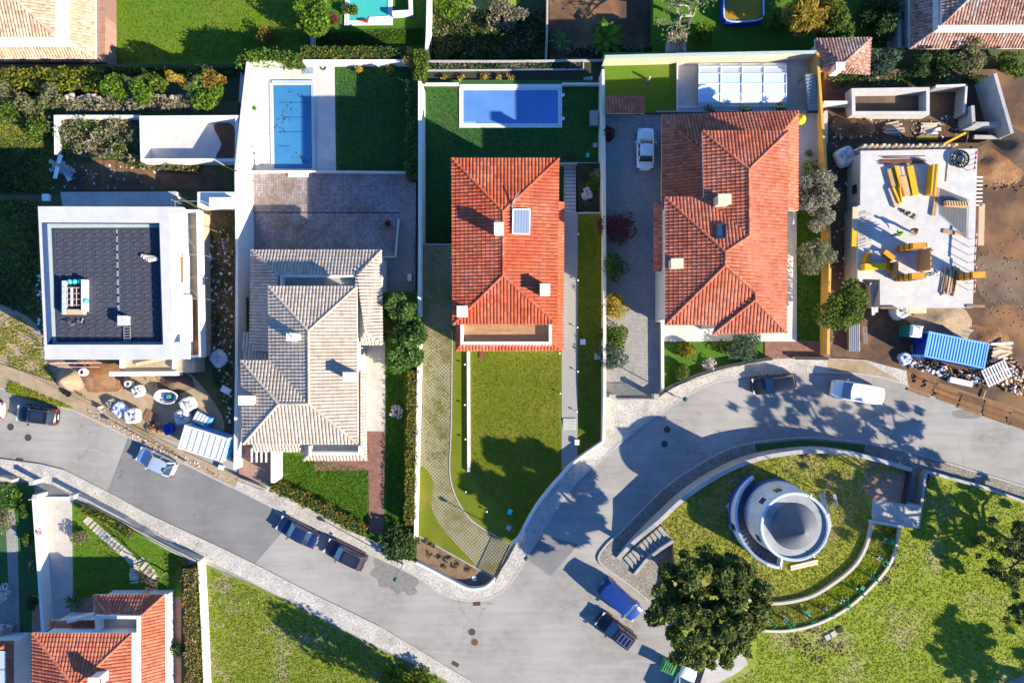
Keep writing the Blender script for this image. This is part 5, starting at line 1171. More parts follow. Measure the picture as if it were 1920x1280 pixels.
t = thing('stone_edge', 'row of pale rough stones behind the scrub', 'stone edging')
for k in range(26):
    x = random.choice([random.uniform(130, 190), random.uniform(265, 368)]); MB().lathe(P(x, 184 + random.uniform(-4, 4), -1.5), [(.35, 0), (.38, .25), (.25, .5), (0, .55)], 6).build('stone', 'stone_pale', t)
tree('tree', 'light green leafy tree between the top lawns', 588, 28, -2.5, 2.1, 2.2, -5.5, 'leaf_bright', 3600, .2, 24, .15); bush('purple brown bare shrub beside the turquoise pool', 622, 38, .9, 1.4, -5.5, 'leaf_red', 320, .12)
bush('reddish flowering shrub on the shaded top lawn', 497, 62, 1.2, 1.5, -5.5, 'leaf_hedge_red', 420, .14)
hedge('short clipped hedge in the garden at the top edge', [(640, 14), (668, 16)], .8, -5.6, -4.8, ['leaf_hedge'])
# overgrown lots
bush('golden dry shrub on the overgrown lot', 940, 25, 1.8, 1.8, -7.5, 'leaf_dry', 900, .2); bush('sparse pale shrub beside the golden one', 975, 28, 1.0, 1.4, -7.5, 'leaf_silver', 260, .16); bush('yellow green brambles at the top of the overgrown lot', 850, 0, 2.2, 1.2, -7.5, 'leaf_bright', 1100, .2)
rosette('spiky light green yucca at the foot of the old wall', 1052, 78, -6.5, 36, 1.5, 'leaf_palm'); rosette('broad leaved banana plant on the shaded lot', 1135, 72, -6.5, 12, 2.2, 'leaf_bright', 'banana_plant', .9, .4)
for i, x in enumerate([832, 863, 906, 935, 958]): bush('small yellow shrub in the bed behind the blue pool, number %s from the left' % ['one', 'two', 'three', 'four', 'five'][i], x, 145 + i % 2 * 2, .35 + .12 * (i % 3), .5, -2.5, 'leaf_gold', 90, .13, group='small shrubs behind the blue pool')
scrub('low weeds in the narrow bed behind the blue pool', [(800, 120), (1090, 119), (1090, 130), (800, 131)], -2.5, 1300, ['leaf_dark', 'leaf_blue', 'leaf_dry'], .15, .12)
scrub('tall weeds over the dark overgrown lot', [(806, 20), (1022, 20), (1020, 112), (806, 112)], -7.5, 6500, ['leaf_dark', 'leaf_hedge', 'leaf_dry', 'leaf_dark'], .35, .16)
scrub('blue green succulents along the top terrace wall', [(1060, 92), (1250, 88), (1250, 102), (1060, 106)], -6.5, 1500, ['leaf_blue', 'leaf_silver', 'leaf_dark'], .5, .2)
bare_tree('bare_tree', 'leafless pale grey tree above the small barbecue roof', 1290, 45, -5, 6.0, .95, 'bark_grey', 6, .26, 3, 'leaf_bright', 500, .2)
tree('willow', 'golden weeping tree at the top edge by the shed', 1520, 20, -1.2, 2.6, 2.6, -5, 'leaf_gold', 4200, .16, 22, .2, long=4.5, flat=0); tree('tree', 'round green tree beside the golden weeping one', 1562, 45, -1.6, 2.2, 2.4, -5, 'leaf_hedge', 3400, .18, 18, .16); bush('bright bush right of the frame pool', 1455, 35, 1.6, 1.8, -5, 'leaf_bright', 900, .18); bush('bright shrub below the bare grey tree', 1318, 62, 1.3, 1.6, -5, 'leaf_bright', 700, .17)
tree('cypress', 'dark hedge tree in the deep shade at the top', 1650, 25, -2.5, 2.6, 2.5, -5, 'leaf_dark', 3200, .2, 20, .16)
for i, (x, y, R, c) in enumerate([(1660, 118, 1.6, 'next to the small shed'), (1720, 122, 1.5, 'below the mottled roof corner'), (1775, 118, 1.8, 'middle of the row'), (1830, 112, 2.0, 'tall one overlapping the mottled roof'), (1903, 120, 1.5, 'at the right edge')]):
    bush('dark bush below the mottled roof, ' + c, x, y, R, 2.6, -2.0, ['leaf_blue', 'leaf_dark', 'leaf_dark', 'leaf_olive', 'leaf_hedge'][i], 1300, .18, group='bushes below the mottled roof')
# right house garden
for i, (x, y, R, H, m_, c) in enumerate([(1528, 352, 1.9, 1.8, 'leaf_silver', 'greyish top one'), (1540, 395, 2.1, 1.9, 'leaf_silver', 'silver grey middle one'), (1528, 480, 2.0, 2.2, 'leaf_olive', 'round olive one')]):
    tree('garden_tree', 'small tree along the orange wall, ' + c, x, y, 2.6, R, H, .1, m_, 3300, .15, 24, .1, 'bark_grey', group='small trees along the orange wall')
tree('garden_tree', 'broad green tree leaning over the orange wall by the site entrance', 1578, 578, 3.6, 2.6, 1.7, .1, 'leaf_hedge', 3800, .17, 26, .14, 'bark_grey', base=tuple(P(1536, 608, .1))[:2])
for i, (x, y, R, h_, m_, c) in enumerate([(1157, 425, 1.7, 2.2, 'leaf_red', 'dark red one'), (1153, 502, 1.4, 2.4, 'leaf_fir', 'dark green upright one'), (1154, 572, 1.45, 2.1, 'leaf_gold', 'yellow green one'), (1150, 628, 1.35, 2.0, 'leaf_hedge', 'green one by the tiles'), (1151, 668, 1.5, 2.0, 'leaf_blue', 'grey green one near the gate'), (1141, 250, .7, 1.2, 'leaf_red', 'shaded one near the car')]):
    bush('shrub along the cream wall of the driveway, ' + c, x, y, R, h_, .02, m_, 2200, .12, k=16, group='shrubs along the driveway wall')
for i, (x, y, c) in enumerate([(1289, 657, 'upper'), (1277, 696, 'lower')]):
    t = thing('topiary_ball', 'round clipped topiary bush, %s one of the pair' % c, 'topiary', group='topiary pair'); c0 = P(x, y, .7); MB().tube([(c0.x, c0.y, 0), (c0.x, c0.y, .7)], .07).build('stem', 'bark', t)
    d = RNG.normal(size=(1500, 3)); d /= np.linalg.norm(d, axis=1)[:, None]; leaves('foliage', np.array(c0) + d * np.array([.85, .85, .65]) * RNG.uniform(.85, 1.03, (1500, 1)), .11, ['leaf_hedge_yellow', 'leaf_hedge'][i], t)
bush('wide dark green bush in the topiary garden', 1395, 648, 1.7, 1.8, .1, 'leaf_blue', 1600, .14, k=14); bush('white flowering bush in the topiary garden', 1332, 684, .8, .8, .1, 'flower_white', 300, .11); bush('pale green bush in the middle of the topiary garden', 1350, 652, .9, .8, .1, 'leaf_hedge', 500, .12)
for x, y, c in ((1330, 207, 'left'), (1398, 205, 'middle'), (1465, 203, 'right')): bush('green climber on the wall below the pool enclosure, %s one' % c, x, y, .7, .8, -.5, 'leaf_dark', 260, .12, 'climber', group='climbers below the pool enclosure')
bush('shrub at the side of the right house by the lawn', 1520, 310, .9, 1.2, .05, 'leaf_hedge', 450, .13); bush('small plant on the paved side yard', 1518, 287, .5, .5, .05, 'leaf_olive', 120, .12)
# centre lot planter and bed
for i, (x, y, m_, c) in enumerate([(1098, 322, 'leaf_dark', 'dark one at the top'), (1112, 345, 'leaf_bright', 'bright one'), (1105, 365, 'flower_white', 'pale flowering one'), (1100, 388, 'leaf_blue', 'blue green one at the bottom'), (1120, 330, 'leaf_dry', 'dry one')]):
    bush('shrub in the shaded planter by the steps, ' + c, x, y, .75, .7, -1.0, m_, 330, .13, group='shrubs in the planter')
for i, (x, y) in enumerate([(800, 1014), (808, 1020), (816, 1024), (806, 1042), (836, 1052), (845, 1046), (859, 1056), (852, 1066), (834, 1064), (876, 1066), (825, 1046)]):
    bush('small sprig in the sandy flower bed, ' + ['first by the verge kerb', 'second by the verge kerb', 'third by the verge kerb', 'reddish large one on the left', 'upper middle', 'centre', 'large one right of the centre', 'lower right', 'lower middle', 'large reddish one at the right end', 'left of the centre'][i], x, y, .28 if i not in (3, 6, 9) else .45, .3, .12, 'leaf_olive' if i % 3 else 'leaf_hedge_red', 60, .09, 'bed_plant', 4, group='sprigs in the flower bed', cat='plant')
# south-west gardens
hedge('loose yellow hedge behind the planter railing', [(150, 950), (200, 972), (243, 1003)], 1.1, .1, 1.0, ['leaf_hedge_yellow', 'leaf_hedge']); bush('round olive topiary at the edge of the pale driveway', 150, 1007, .95, 1.3, .1, 'leaf_olive', 900, .11)
hedge('brown orange hedge along the white wall by the vacant lot', [(354, 1066), (357, 1180), (362, 1360)], 1.3, .1, 1.5, ['leaf_hedge_red', 'leaf_dry', 'leaf_hedge_red'], 80, .12); hedge('narrow yellow green hedge strip beside the brown hedge', [(367, 1060), (372, 1180), (378, 1360)], .6, .1, 1.2, ['leaf_hedge_yellow', 'leaf_hedge'])
bare_tree('bare_tree', 'leafless reddish tree beside the stepping stones', 312, 1072, .1, 4.2, .6, 'bark_red', 5, .11, 3); rosette('dark palm at the end of the pale driveway', 140, 1128, .1, 18, 1.2, 'leaf_palm', 'palm', .6, .12); bush('dark shrub beside the lower left house', 326, 1218, .9, 1.2, .1, 'leaf_dark', 500, .13)
for i, (x, y, R, m_, c) in enumerate([(12, 940, 1.6, 'leaf_bright', 'bright one at the corner'), (2, 975, 1.2, 'leaf_olive', 'olive one on the left edge'), (48, 955, .8, 'leaf_hedge', 'top of the shaded row'), (55, 1010, .7, 'leaf_hedge', 'second of the shaded row'), (58, 1060, .7, 'leaf_olive', 'third of the shaded row'), (62, 1130, .8, 'leaf_dark', 'dark one at the bottom of the row'), (0, 1110, .9, 'flower_white', 'flowering one'), (8, 1180, .7, 'flower_white', 'small flowering one')]):
    bush('shrub in the far left garden, ' + c, x, y, R, 1.2, .1, m_, 600, .13, group='shrubs in the far left garden')
t = thing('stepping_stones', 'curving row of pale stepping stones across the bright lawn', 'stepping stones')
SP = cr([(163, 973), (180, 990), (196, 1004), (212, 1018), (230, 1033), (243, 1045), (253, 1060), (250, 1075), (252, 1090)], 3)
for i in range(0, len(SP)):
    x, y = SP[i]; x2, y2 = SP[min(i + 1, len(SP) - 1)]; a = math.atan2(-(y2 - y), x2 - x) if i < len(SP) - 1 else -1.5
    MB().box(P(x, y, .17), (.32, .85, .06), a, z0=.13).build('stone', 'stone_step', t)
for i, (x, y) in enumerate([(262, 1052), (270, 1060), (277, 1068), (283, 1074), (288, 1082)]): MB().box(P(x, y, .17), (.34, 1.0, .06), -.7, z0=.13).build('stone', 'stone_step', t)
# grass
tufts('grass', 'rough sunlit meadow grass on the park lawn', [(1745, 892), (1920, 945), (2000, 970), (2000, 1340), (1330, 1340), (1345, 1290), (1420, 1250), (1420, 1185), (1540, 1172), (1640, 1105), (1690, 990), (1722, 992)], .8, 20000, .07, ['grass_blade', 'grass_lot', 'grass_blade'])
tufts('grass', 'dry tufted grass covering the tower mound', cr(MOUND_N, 3) + [(1620, 920)] + cr(ARC_IN, 3) + [(1266, 1060), (1262, 1014)], 1.6, 11000, .09, ['grass_dry', 'grass_blade', 'grass_dry'])
tufts('grass', 'grass between the two curved park walls', [(1640, 985), (1685, 990)] + cr(ARC_OUT, 3) + [(1422, 1132), (1515, 1124), (1600, 1068)], 1.0, 4500, .12, ['grass_dry', 'grass_blade'])
tufts('grass', 'patchy weeds and grass on the vacant lot', [(390, 1065), (482, 1105), (630, 1180), (830, 1280), (860, 1330), (390, 1330)], .06, 10000, .08, ['grass_lot', 'grass_blade', 'grass_dry'])
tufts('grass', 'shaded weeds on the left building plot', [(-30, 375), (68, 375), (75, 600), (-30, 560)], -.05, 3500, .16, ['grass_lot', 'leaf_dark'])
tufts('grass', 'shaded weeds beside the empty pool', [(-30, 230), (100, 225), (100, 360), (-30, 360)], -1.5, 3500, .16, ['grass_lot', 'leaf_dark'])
tufts('grass', 'roadside weeds on the left verge', [(20, 715), (60, 733), (138, 765), (95, 757), (15, 735)], .13, 1500, .18, ['grass_blade', 'grass_dry'])
tufts('grass', 'lush grass of the front lawn of the beige house', [(512, 845), (690, 880), (690, 1000), (512, 908)], .11, 6000, .07, ['grass_lush', 'grass_lush'])
tufts('grass', 'grass on the sunny top left lawn', [(200, -10), (560, -10), (590, 100), (455, 108), (200, 120)], -5.5, 6000, .06, ['grass_lush', 'grass_lawn'])
tufts('grass', 'mown grass of the sunny front lawn', [(884, 660), (1050, 660), (1050, 890), (975, 1000), (884, 900)], .115, 9000, .05, ['grass_lawn', 'grass_lawn'], width=.03)
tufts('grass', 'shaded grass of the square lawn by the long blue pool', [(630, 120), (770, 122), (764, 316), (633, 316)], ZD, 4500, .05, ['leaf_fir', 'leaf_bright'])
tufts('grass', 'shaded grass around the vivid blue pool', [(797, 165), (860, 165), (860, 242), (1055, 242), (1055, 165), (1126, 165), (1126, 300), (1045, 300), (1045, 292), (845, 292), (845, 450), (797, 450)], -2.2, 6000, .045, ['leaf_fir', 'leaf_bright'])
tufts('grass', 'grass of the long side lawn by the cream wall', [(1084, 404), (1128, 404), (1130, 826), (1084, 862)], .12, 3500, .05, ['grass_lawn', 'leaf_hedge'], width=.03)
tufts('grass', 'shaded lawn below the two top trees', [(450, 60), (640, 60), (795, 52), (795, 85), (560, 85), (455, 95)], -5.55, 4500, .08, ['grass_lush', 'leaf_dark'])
tufts('grass', 'lawn strip beside the brick path', [(724, 700), (756, 700), (756, 985), (724, 985)], .10, 2600, .07, ['grass_lush', 'leaf_bright'])
tufts('grass', 'lawn strip beside the orange wall', [(1495, 400), (1545, 400), (1550, 645), (1495, 645)], .06, 2600, .07, ['grass_lush', 'leaf_bright'])
tufts('grass', 'bright lawn around the stepping stones', [(140, 945), (290, 1020), (345, 1055), (300, 1110), (140, 1115)], .14, 4200, .05, ['grass_lush', 'grass_lush'], width=.035)
tufts('grass', 'dry grass on the sandy verge of the left plot', [(-30, 580), (40, 595), (75, 640), (90, 690), (160, 745), (100, 715), (0, 682), (-30, 670)], .0, 2600, .14, ['grass_dry', 'grass_lot'], clump=.5)
tufts('grass', 'weeds creeping over the grass paver drive', [(798, 465), (846, 465), (845, 800), (843, 880), (800, 880), (794, 700)], .12, 1800, .06, ['grass_lot', 'grass_dry'], clump=.7)
scrub('low scrub in the shade above the planter', [(-30, 185), (100, 180), (100, 215), (-30, 225)], -1.45, 2600, ['leaf_dark', 'leaf_hedge', 'leaf_olive'], .35, .15)
scrub('creeping plants in the dark strip below the top lawn', [(195, 128), (450, 128), (450, 142), (195, 142)], -3.3, 1800, ['leaf_dark', 'leaf_fir'], .4, .18)
scrub('weeds in the gaps of the shaded strip beside the annex', [(380, 400), (438, 400), (438, 800), (400, 720)], -.04, 2400, ['leaf_dark', 'leaf_hedge', 'leaf_dry'], .12, .12)
scrub('weeds along the shaded edge of the right site', [(1560, 140), (1700, 140), (1860, 145), (1860, 158), (1560, 164)], -.9, 1800, ['leaf_dark', 'leaf_hedge', 'leaf_dry'], .25, .14)
# ------------------------------------------------------------------ vehicles
def car(label, x, y, hd, L, W, H, paintm, kind='hatch', glassroof=False, rails=False, rack=False, cat='car', name='parked_car', zref=.9):
    rz = math.atan2(-hd[1], hd[0]); c = P(x, y, zref); t = thing(name, label, cat, (c.x, c.y, .01), rz, 'cars parked along the street' if cat == 'car' else None)
    hl, hw = L / 2, W / 2
    van = kind in ('van', 'boxvan'); suv = kind == 'suv'
    belt = H * (.62 if van else .60); hood0, hood1 = (H * .50, H * .60) if not van else (H * .48, H * .58)
    # x stations: windshield base, roof front, roof rear, rear glass base
    ws, rf = (hl - .95, hl - 1.55) if van else (hl - L * .27, hl - L * .27 - .72)
    rr, rb = {'sedan': (-hl + L * .30, -hl + L * .155), 'hatch': (-hl + .75, -hl + .22), 'suv': (-hl + .55, -hl + .15), 'wagon': (-hl + .62, -hl + .15), 'van': (-hl + .12, -hl + .04), 'boxvan': (-hl + .12, -hl + .04)}[kind]
    rear_z = belt + .02 if kind == 'sedan' else belt
    st = [(hl, .50, H * .34, .28), (hl - .03, .64, H * .40, .24), (hl - .09, .77, H * .45, .20), (hl - .24, .90, hood0, .18), (hl - .55, .97, (hood0 + hood1) / 2 + .03, .18), (ws, 1.0, hood1, .18), (rf - .3, 1.0, belt, .18), (0, 1.0, belt, .18), (rb + .5, 1.0, belt + .01, .18), (rb, .985, rear_z, .18), (-hl + .25, .94, rear_z - .03, .18), (-hl + .10, .85, rear_z - .08, .19), (-hl + .03, .73, rear_z - .14, .22), (-hl, .62, H * .42, .28)]
    st = sorted(st, key=lambda s: -s[0]); secs = []
    for sx, k, zt, zb in st:
        w = hw * k; secs.append([(sx, -w * .86, zb), (sx, -w * .97, zb + .10), (sx, -w, (zb + zt) / 2), (sx, -w * .97, zt - .10), (sx, -w * .86, zt - .02), (sx, -w * .45, zt + .015), (sx, 0, zt + .02),
                                       (sx, w * .45, zt + .015), (sx, w * .86, zt - .02), (sx, w * .97, zt - .10), (sx, w, (zb + zt) / 2), (sx, w * .97, zb + .10), (sx, w * .86, zb)])
    body = MB().loft(secs)
    rw, bw = hw * .74, hw * .93; zr = H - .07
    B = [(ws - .02, -bw * .93), (ws - .02, bw * .93), (rb + .03, bw * .93), (rb + .03, -bw * .93)]; T = [(rf, -rw), (rf, rw), (rr, rw), (rr, -rw)]
    if van: rw = hw * .88; T = [(rf, -rw), (rf, rw), (rr, rw), (rr, -rw)]
    zbelt = belt - .05; v3 = lambda p, z: Vector((p[0], p[1], z))
    for i in range(4): body.bar(v3(B[i], zbelt), v3(T[i], zr), .10, .07)
    for s in (-1, 1):
        xm = (rf + rr) / 2 + .1; body.bar((xm, s * bw * .94, zbelt), (xm, s * rw, zr), .10, .05)
    bo = body.build('body', paintm, t, True); sb = bo.modifiers.new('round', 'BEVEL'); sb.width = .05; sb.segments = 2; sb.limit_method = 'ANGLE'; sb.angle_limit = math.radians(35)
    # roof: crowned panel
    n = 6; R = []
    for i in range(n + 1):
        for j in range(n + 1):
            u, v = i / n, j / n; cu, cv = 2 * u - 1, 2 * v - 1; u, v = .5 + .5 * cu * math.sqrt(1 - .16 * cv * cv), .5 + .5 * cv * math.sqrt(1 - .14 * cu * cu); px = rf + .06 + (rr - .06 - rf - .06) * u; py = -rw - .03 + (2 * rw + .06) * v; e = min(u, 1 - u, v, 1 - v)
            R.append((px, py, zr + .05 * math.sqrt(min(1, e * 5)) + .03 * (1 - (2 * v - 1) ** 2)))
    m = MB().add(R, [(i * (n + 1) + j, i * (n + 1) + j + 1, (i + 1) * (n + 1) + j + 1, (i + 1) * (n + 1) + j) for i in range(n) for j in range(n)])
    ro = m.build('roof', paintm, t, True)
    if glassroof: MB().box(((rf + rr) / 2 + .05, 0, zr + .085), ((rf - rr) * .72, rw * 1.45, .02)).build('glass_roof', 'glass_dark', ro)
    e = .004
    def pane(nm, a, b, c2, d, mat='glass_dark'):
        MB().add([a, b, c2, d], [(0, 1, 2, 3)]).build(nm, mat, t)
    k = .03
    pane('windshield', v3(B[0], zbelt), v3(B[1], zbelt), v3(T[1], zr + .01), v3(T[0], zr + .01), 'glass_blue')
    pane('rear_window', v3(B[2], zbelt), v3(B[3], zbelt), v3(T[3], zr + .01), v3(T[2], zr + .01), paintm if kind == 'boxvan' else 'glass_dark')
    for s, (i0, i1) in ((1, (1, 2)), (-1, (0, 3))):
        if kind in ('van', 'boxvan'):
            f = .33; a0, a1 = v3(B[i0], zbelt), v3(T[i0], zr); b0, b1 = v3(B[i1], zbelt), v3(T[i1], zr)
            pane('side_window', a0, a0.lerp(b0, f), a1.lerp(b1, f), a1); pane('side_panel', a0.lerp(b0, f), b0, b1, a1.lerp(b1, f), paintm)
        else: pane('side_window', v3(B[i0], zbelt), v3(B[i1], zbelt), v3(T[i1], zr), v3(T[i0], zr))
    for s in (-1, 1):
        MB().box((hl - .17, s * hw * .66, hood0 - .10), (.22, .36, .13), -s * .25).build('headlight', 'head_glass', t); MB().box((-hl + .10, s * hw * .72, rear_z - .18), (.14, .34, .2), s * .2).build('taillight', 'tail_red', t)
        mi = MB().box((ws - .38, s * (hw + .10), belt + .05), (.12, .2, .14), s * .15).build('mirror', paintm if paintm != 'car_white' else 'car_white', t)
        if rails: MB().tube([(rf + .0, s * rw * .95, zr + .03), (rf - .15, s * rw * .95, zr + .12), (rr + .2, s * rw * .95, zr + .12), (rr, s * rw * .95, zr + .03)], .022, 5).build('roof_rail', 'chrome', t)
        for wx in (hl - .82, -hl + .78):
            prof = [(.20, -.09), (.31, -.10), (.33, -.05), (.33, .05), (.31, .10), (.20, .09)]
            w_ = MB().lathe((0, 0, 0), prof, 18); w_.v = [(wx + a, s * (hw - .1) + c_, .33 + b) for a, b, c_ in w_.v]; tw = w_.build('wheel', 'rubber', t, True)
            r_ = MB().lathe((0, 0, 0), [(.21, .085), (.14, .07), (.05, .09), (0, .09)], 14); r_.v = [(wx + a, s * (hw - .1 + c_), .33 + b) for a, b, c_ in r_.v]; r_.build('rim', 'alloy', tw)
    MB().box((hl - .01, 0, .36), (.06, W * .62, .14)).build('grille', 'car_trim', t); MB().box((-hl + .0, 0, .55), (.03, .5, .11)).build('number_plate', 'plate_white', t)
    if not van: MB().tube([(rr + .12, 0, zr + .07), (rr - .05, 0, zr + .22)], .012, 4).build('antenna', 'car_trim', t)
    if rack:
        for s in (-1, 1): MB().bar((rf - .5, s * rw * .7, zr + .16), (rr + .1, s * rw * .7, zr + .16), .05).build('rack_bar', 'chrome', t)
        for q in range(4): MB().bar((rf - .6 - q * .42, -rw * .7, zr + .17), (rf - .6 - q * .42, rw * .7, zr + .17), .06).build('rack_bar', 'chrome', t)
    return t
car('black compact car with panoramic roof parked at the left edge', 67, 778, (-1, -.12), 4.2, 1.8, 1.62, 'car_black', 'suv', glassroof=True, rails=True)
car('white car almost out of view at the left edge', -36, 766, (-1, -.12), 4.2, 1.8, 1.5, 'car_white', 'hatch')
car('pale silver blue hatchback parked below the white site shed', 291, 866, (-67, -32), 4.2, 1.75, 1.5, 'car_silver', 'hatch')
car('dark navy sedan parked along the clipped hedge, left of the plum car', 557, 998, (-.88, -.47), 4.5, 1.8, 1.45, 'car_navy', 'sedan')
car('dark plum hatchback parked at the end of the clipped hedge', 647, 1040, (-.9, -.44), 4.5, 1.82, 1.5, 'car_plum', 'wagon', glassroof=True, rails=True)
car('black estate car parked on the bend before the topiary garden', 1453, 720, (-1, .12), 4.6, 1.85, 1.5, 'car_black', 'wagon', rails=True)
car('white van parked by the entrance to the right building site', 1608, 735, (-1, -.17), 5.0, 1.95, 1.9, 'car_white', 'van', cat='van', name='parked_van', zref=1.2)
car('white sedan parked in the shaded grey driveway', 1211, 278, (0.02, -1), 4.35, 1.8, 1.45, 'car_white', 'sedan')
car('blue panel van half under the big pine', 1165, 1128, (.74, .67), 4.9, 1.95, 2.0, 'car_blue', 'boxvan', cat='van', name='parked_van', zref=1.4)
car('black off-road car with silver roof rack in front of the big pine', 1155, 1183, (-.79, -.61), 4.4, 1.85, 1.7, 'car_black', 'suv', glassroof=True, rack=True)
car('white car cut by the bottom edge beside the green bin', 1280, 1288, (.42, -.9), 4.3, 1.8, 1.5, 'car_white', 'hatch')
# ------------------------------------------------------------------ street furniture and garden things
def lamp(label, x, y, H=4.8):
    c = P(x, y, .13); t = thing('street_lamp', label, 'street lamp', (c.x, c.y, .1), group='street lamps')
    MB().tube([(0, 0, 0), (0, 0, .5), (0, 0, .5), (0, 0, H - .3)], [.10, .10, .055, .04], 8).build('pole', 'galvanised', t); MB().lathe((0, 0, 0), [(.0, H - .32), (.12, H - .3), (.2, H - .05), (.24, H), (.10, H + .12), (0, H + .14)], 10).build('lantern', 'lamp_green', t)
    return t
lamp('green headed street lamp at the kerb beside the wet patch', 756, 1056); lamp('green headed street lamp at the shaded bend below the drive gate', 985, 1019); lamp('green headed street lamp at the kerb below the topiary garden', 1263, 741); lamp('street lamp leaning over the silver blue hatchback', 350, 864)
t = thing('waste_container', 'green ribbed waste container beside the white car at the bottom', 'waste container', tuple(P(1254, 1252, 1.2))[:2] + (0,), -.42)
MB().prism([(-.62, -.5), (.62, -.5), (.62, .5), (-.62, .5)], .15, 1.05).build('bin_body', 'bin_green', t)
li = MB().prism([(-.68, -.55), (.68, -.55), (.68, .55), (-.68, .55)], 1.06, 1.16).build('lid', 'bin_green', t)
for k in range(5): MB().box((-.5 + .25 * k, 0, 1.19), (.1, 1.0, .06)).build('rib', 'bin_green', li)
for sx in (-.5, .5):
    for sy in (-.4, .4): MB().box((sx, sy, .08), (.12, .06, .16)).build('wheel', 'rubber', t)
MB().tube([(-.2, .0, 1.2), (-.2, 0, 1.35), (.2, 0, 1.35), (.2, 0, 1.2)], .03, 5).build('handle', 'dark_metal', t)
def exerciser(label, x, y, a, k):
    c = P(x, y, 1.5); t = thing('exercise_machine', label, 'exercise machine', (c.x, c.y, 1.0), a, 'green outdoor exercise machines')
    MB().tube([(0, 0, 0), (0, 0, 1.5)], .07, 8).build('post', 'green_metal', t); MB().tube([(-.45, 0, 1.15), (-.25, 0, 1.5), (.25, 0, 1.5), (.45, 0, 1.15)], .04, 6).build('handlebar', 'green_metal', t)
    for s in (-1, 1):
        MB().tube([(s * .1, 0, .9), (s * .3, .25, .4), (s * .3, .45, .25)], .04, 6).build('swing_arm', 'green_metal', t); MB().box((s * .3, .5, .24), (.16, .38, .05)).build('pedal', 'rubber' if k % 2 else 'green_metal', t)
    if k % 3 == 0: MB().box((0, .55, .5), (.4, .4, .06)).build('seat', 'green_metal', t); MB().tube([(0, 0, .3), (0, .55, .48)], .05, 6).build('seat_arm', 'green_metal', t)
    if k % 3 == 1: MB().lathe((0, -.1, 1.35), [(.3, 0), (.3, .04), (.24, .04), (.24, 0)], 14).build('turn_wheel', 'green_metal', t)
    MB().box((0, 0, .02), (.5, .5, .04)).build('base_plate', 'galvanised', t)
for k, (x, y, w) in enumerate([(1666, 1016, 'nearest the entry landing'), (1654, 1050, 'second from the entry landing'), (1640, 1085, 'third from the entry landing'), (1613, 1111, 'fourth from the entry landing'), (1585, 1132, 'middle one of the arc'), (1551, 1148, 'fourth from the big pine'), (1518, 1157, 'third from the big pine'), (1478, 1165, 'second from the big pine'), (1447, 1167, 'nearest the big pine')]):
    exerciser('green exercise machine between the curved walls, ' + w, x, y, -1.2 + .25 * k, k)
t = thing('plank_pile', 'two long yellow beams lying beside the tower', 'beams')
for k in range(2): MB().bar(P(1482, 1062 + 5 * k, 1.7), P(1533, 1050 + 5 * k, 1.7), .22, .15).build('beam', 'cream_wall', t)
t = thing('concrete_strip', 'pale concrete strip on the east side of the tower', 'slab'); MB().prism(PP([(1534, 925), (1547, 923), (1560, 985), (1555, 1000), (1545, 960)], 1.66), 1.5, 1.66).build('slab', 'pale_paving', t)
t = thing('bench_slab', 'dark stone bench on the tower mound', 'bench'); MB().box(P(1566, 936, 1.9), (.3, 1.1, .1), .2, z0=1.85).build('seat', 'concrete_grey', t)
for s in (-4, 4): MB().box(P(1566, 936 + s, 1.7), (.25, .12, .27), .2, z0=1.58).build('leg', 'concrete_grey', t)
t = thing('rubble_heap', 'pale rubble slabs on the shaded west side of the tower', 'rubble')
for x, y, a in ((1372, 957, .3), (1368, 948, .7), (1374, 987, .1), (1384, 998, .5)): MB().box(P(x, y, 1.7), (.7, .5, .18), a, z0=1.58).build('slab', 'concrete_new', t)
t = thing('fence_wire', 'thin wire fence on leaning posts across the tower mound', 'fence'); fp = [(1440, 858), (1478, 885), (1515, 912), (1548, 935)]
for x, y in fp: p = P(x, y, 1.6); MB().bar((p.x, p.y, 1.5), (p.x + .05, p.y, 2.6), .05).build('post', 'dark_metal', t)
for z in (2.0, 2.5): MB().tube([tuple(P(x, y, 1.6) + Vector((0, 0, z - 1.6))) for x, y in fp], .012, 4).build('wire', 'dark_metal', t)
t = thing('drain_chambers', 'three small drain chambers dug into the park lawn', 'drain')
for x, y, m_ in ((1552, 1194, 'concrete'), (1563, 1188, 'stone_step'), (1575, 1180, 'dark_soil')): MB().box(P(x, y, .9), (.55, .55, .16), .5, z0=.78).build('chamber', m_, t)
def clods(label, spots, z, n, mat='dirt_dark', s=.12, spread=8, name='earth_mound', cat='soil'):
    t = thing(name, label, cat); t['kind'] = 'stuff'; m = MB()
    for x, y in spots:
        for k in range(n): m.lathe(P(random.gauss(x, spread), random.gauss(y, spread * .6), z), [(s * random.uniform(.5, 1.5), 0), (s * .8, s * random.uniform(.5, 1.2)), (0, s * 1.2)], 5)
    m.build('clods', mat, t, kind='stuff')
clods('dug earth patches below the exercise machines', [(1490, 1200), (1530, 1180), (1545, 1205), (1572, 1215), (1515, 1215), (1660, 1085), (1672, 1060), (1535, 1235)], .8, 22, 'bed_soil', .1, 9)
clods('stony debris along the edge of the vacant lot', [(395, 1090), (400, 1130), (408, 1170), (398, 1210), (405, 1260), (420, 1110)], .04, 30, 'rubble', .06, 14)
clods('scattered white stones over the vacant lot', [(480, 1150), (560, 1210), (520, 1260), (600, 1160), (640, 1260)], .06, 9, 'rubble', .08, 40)
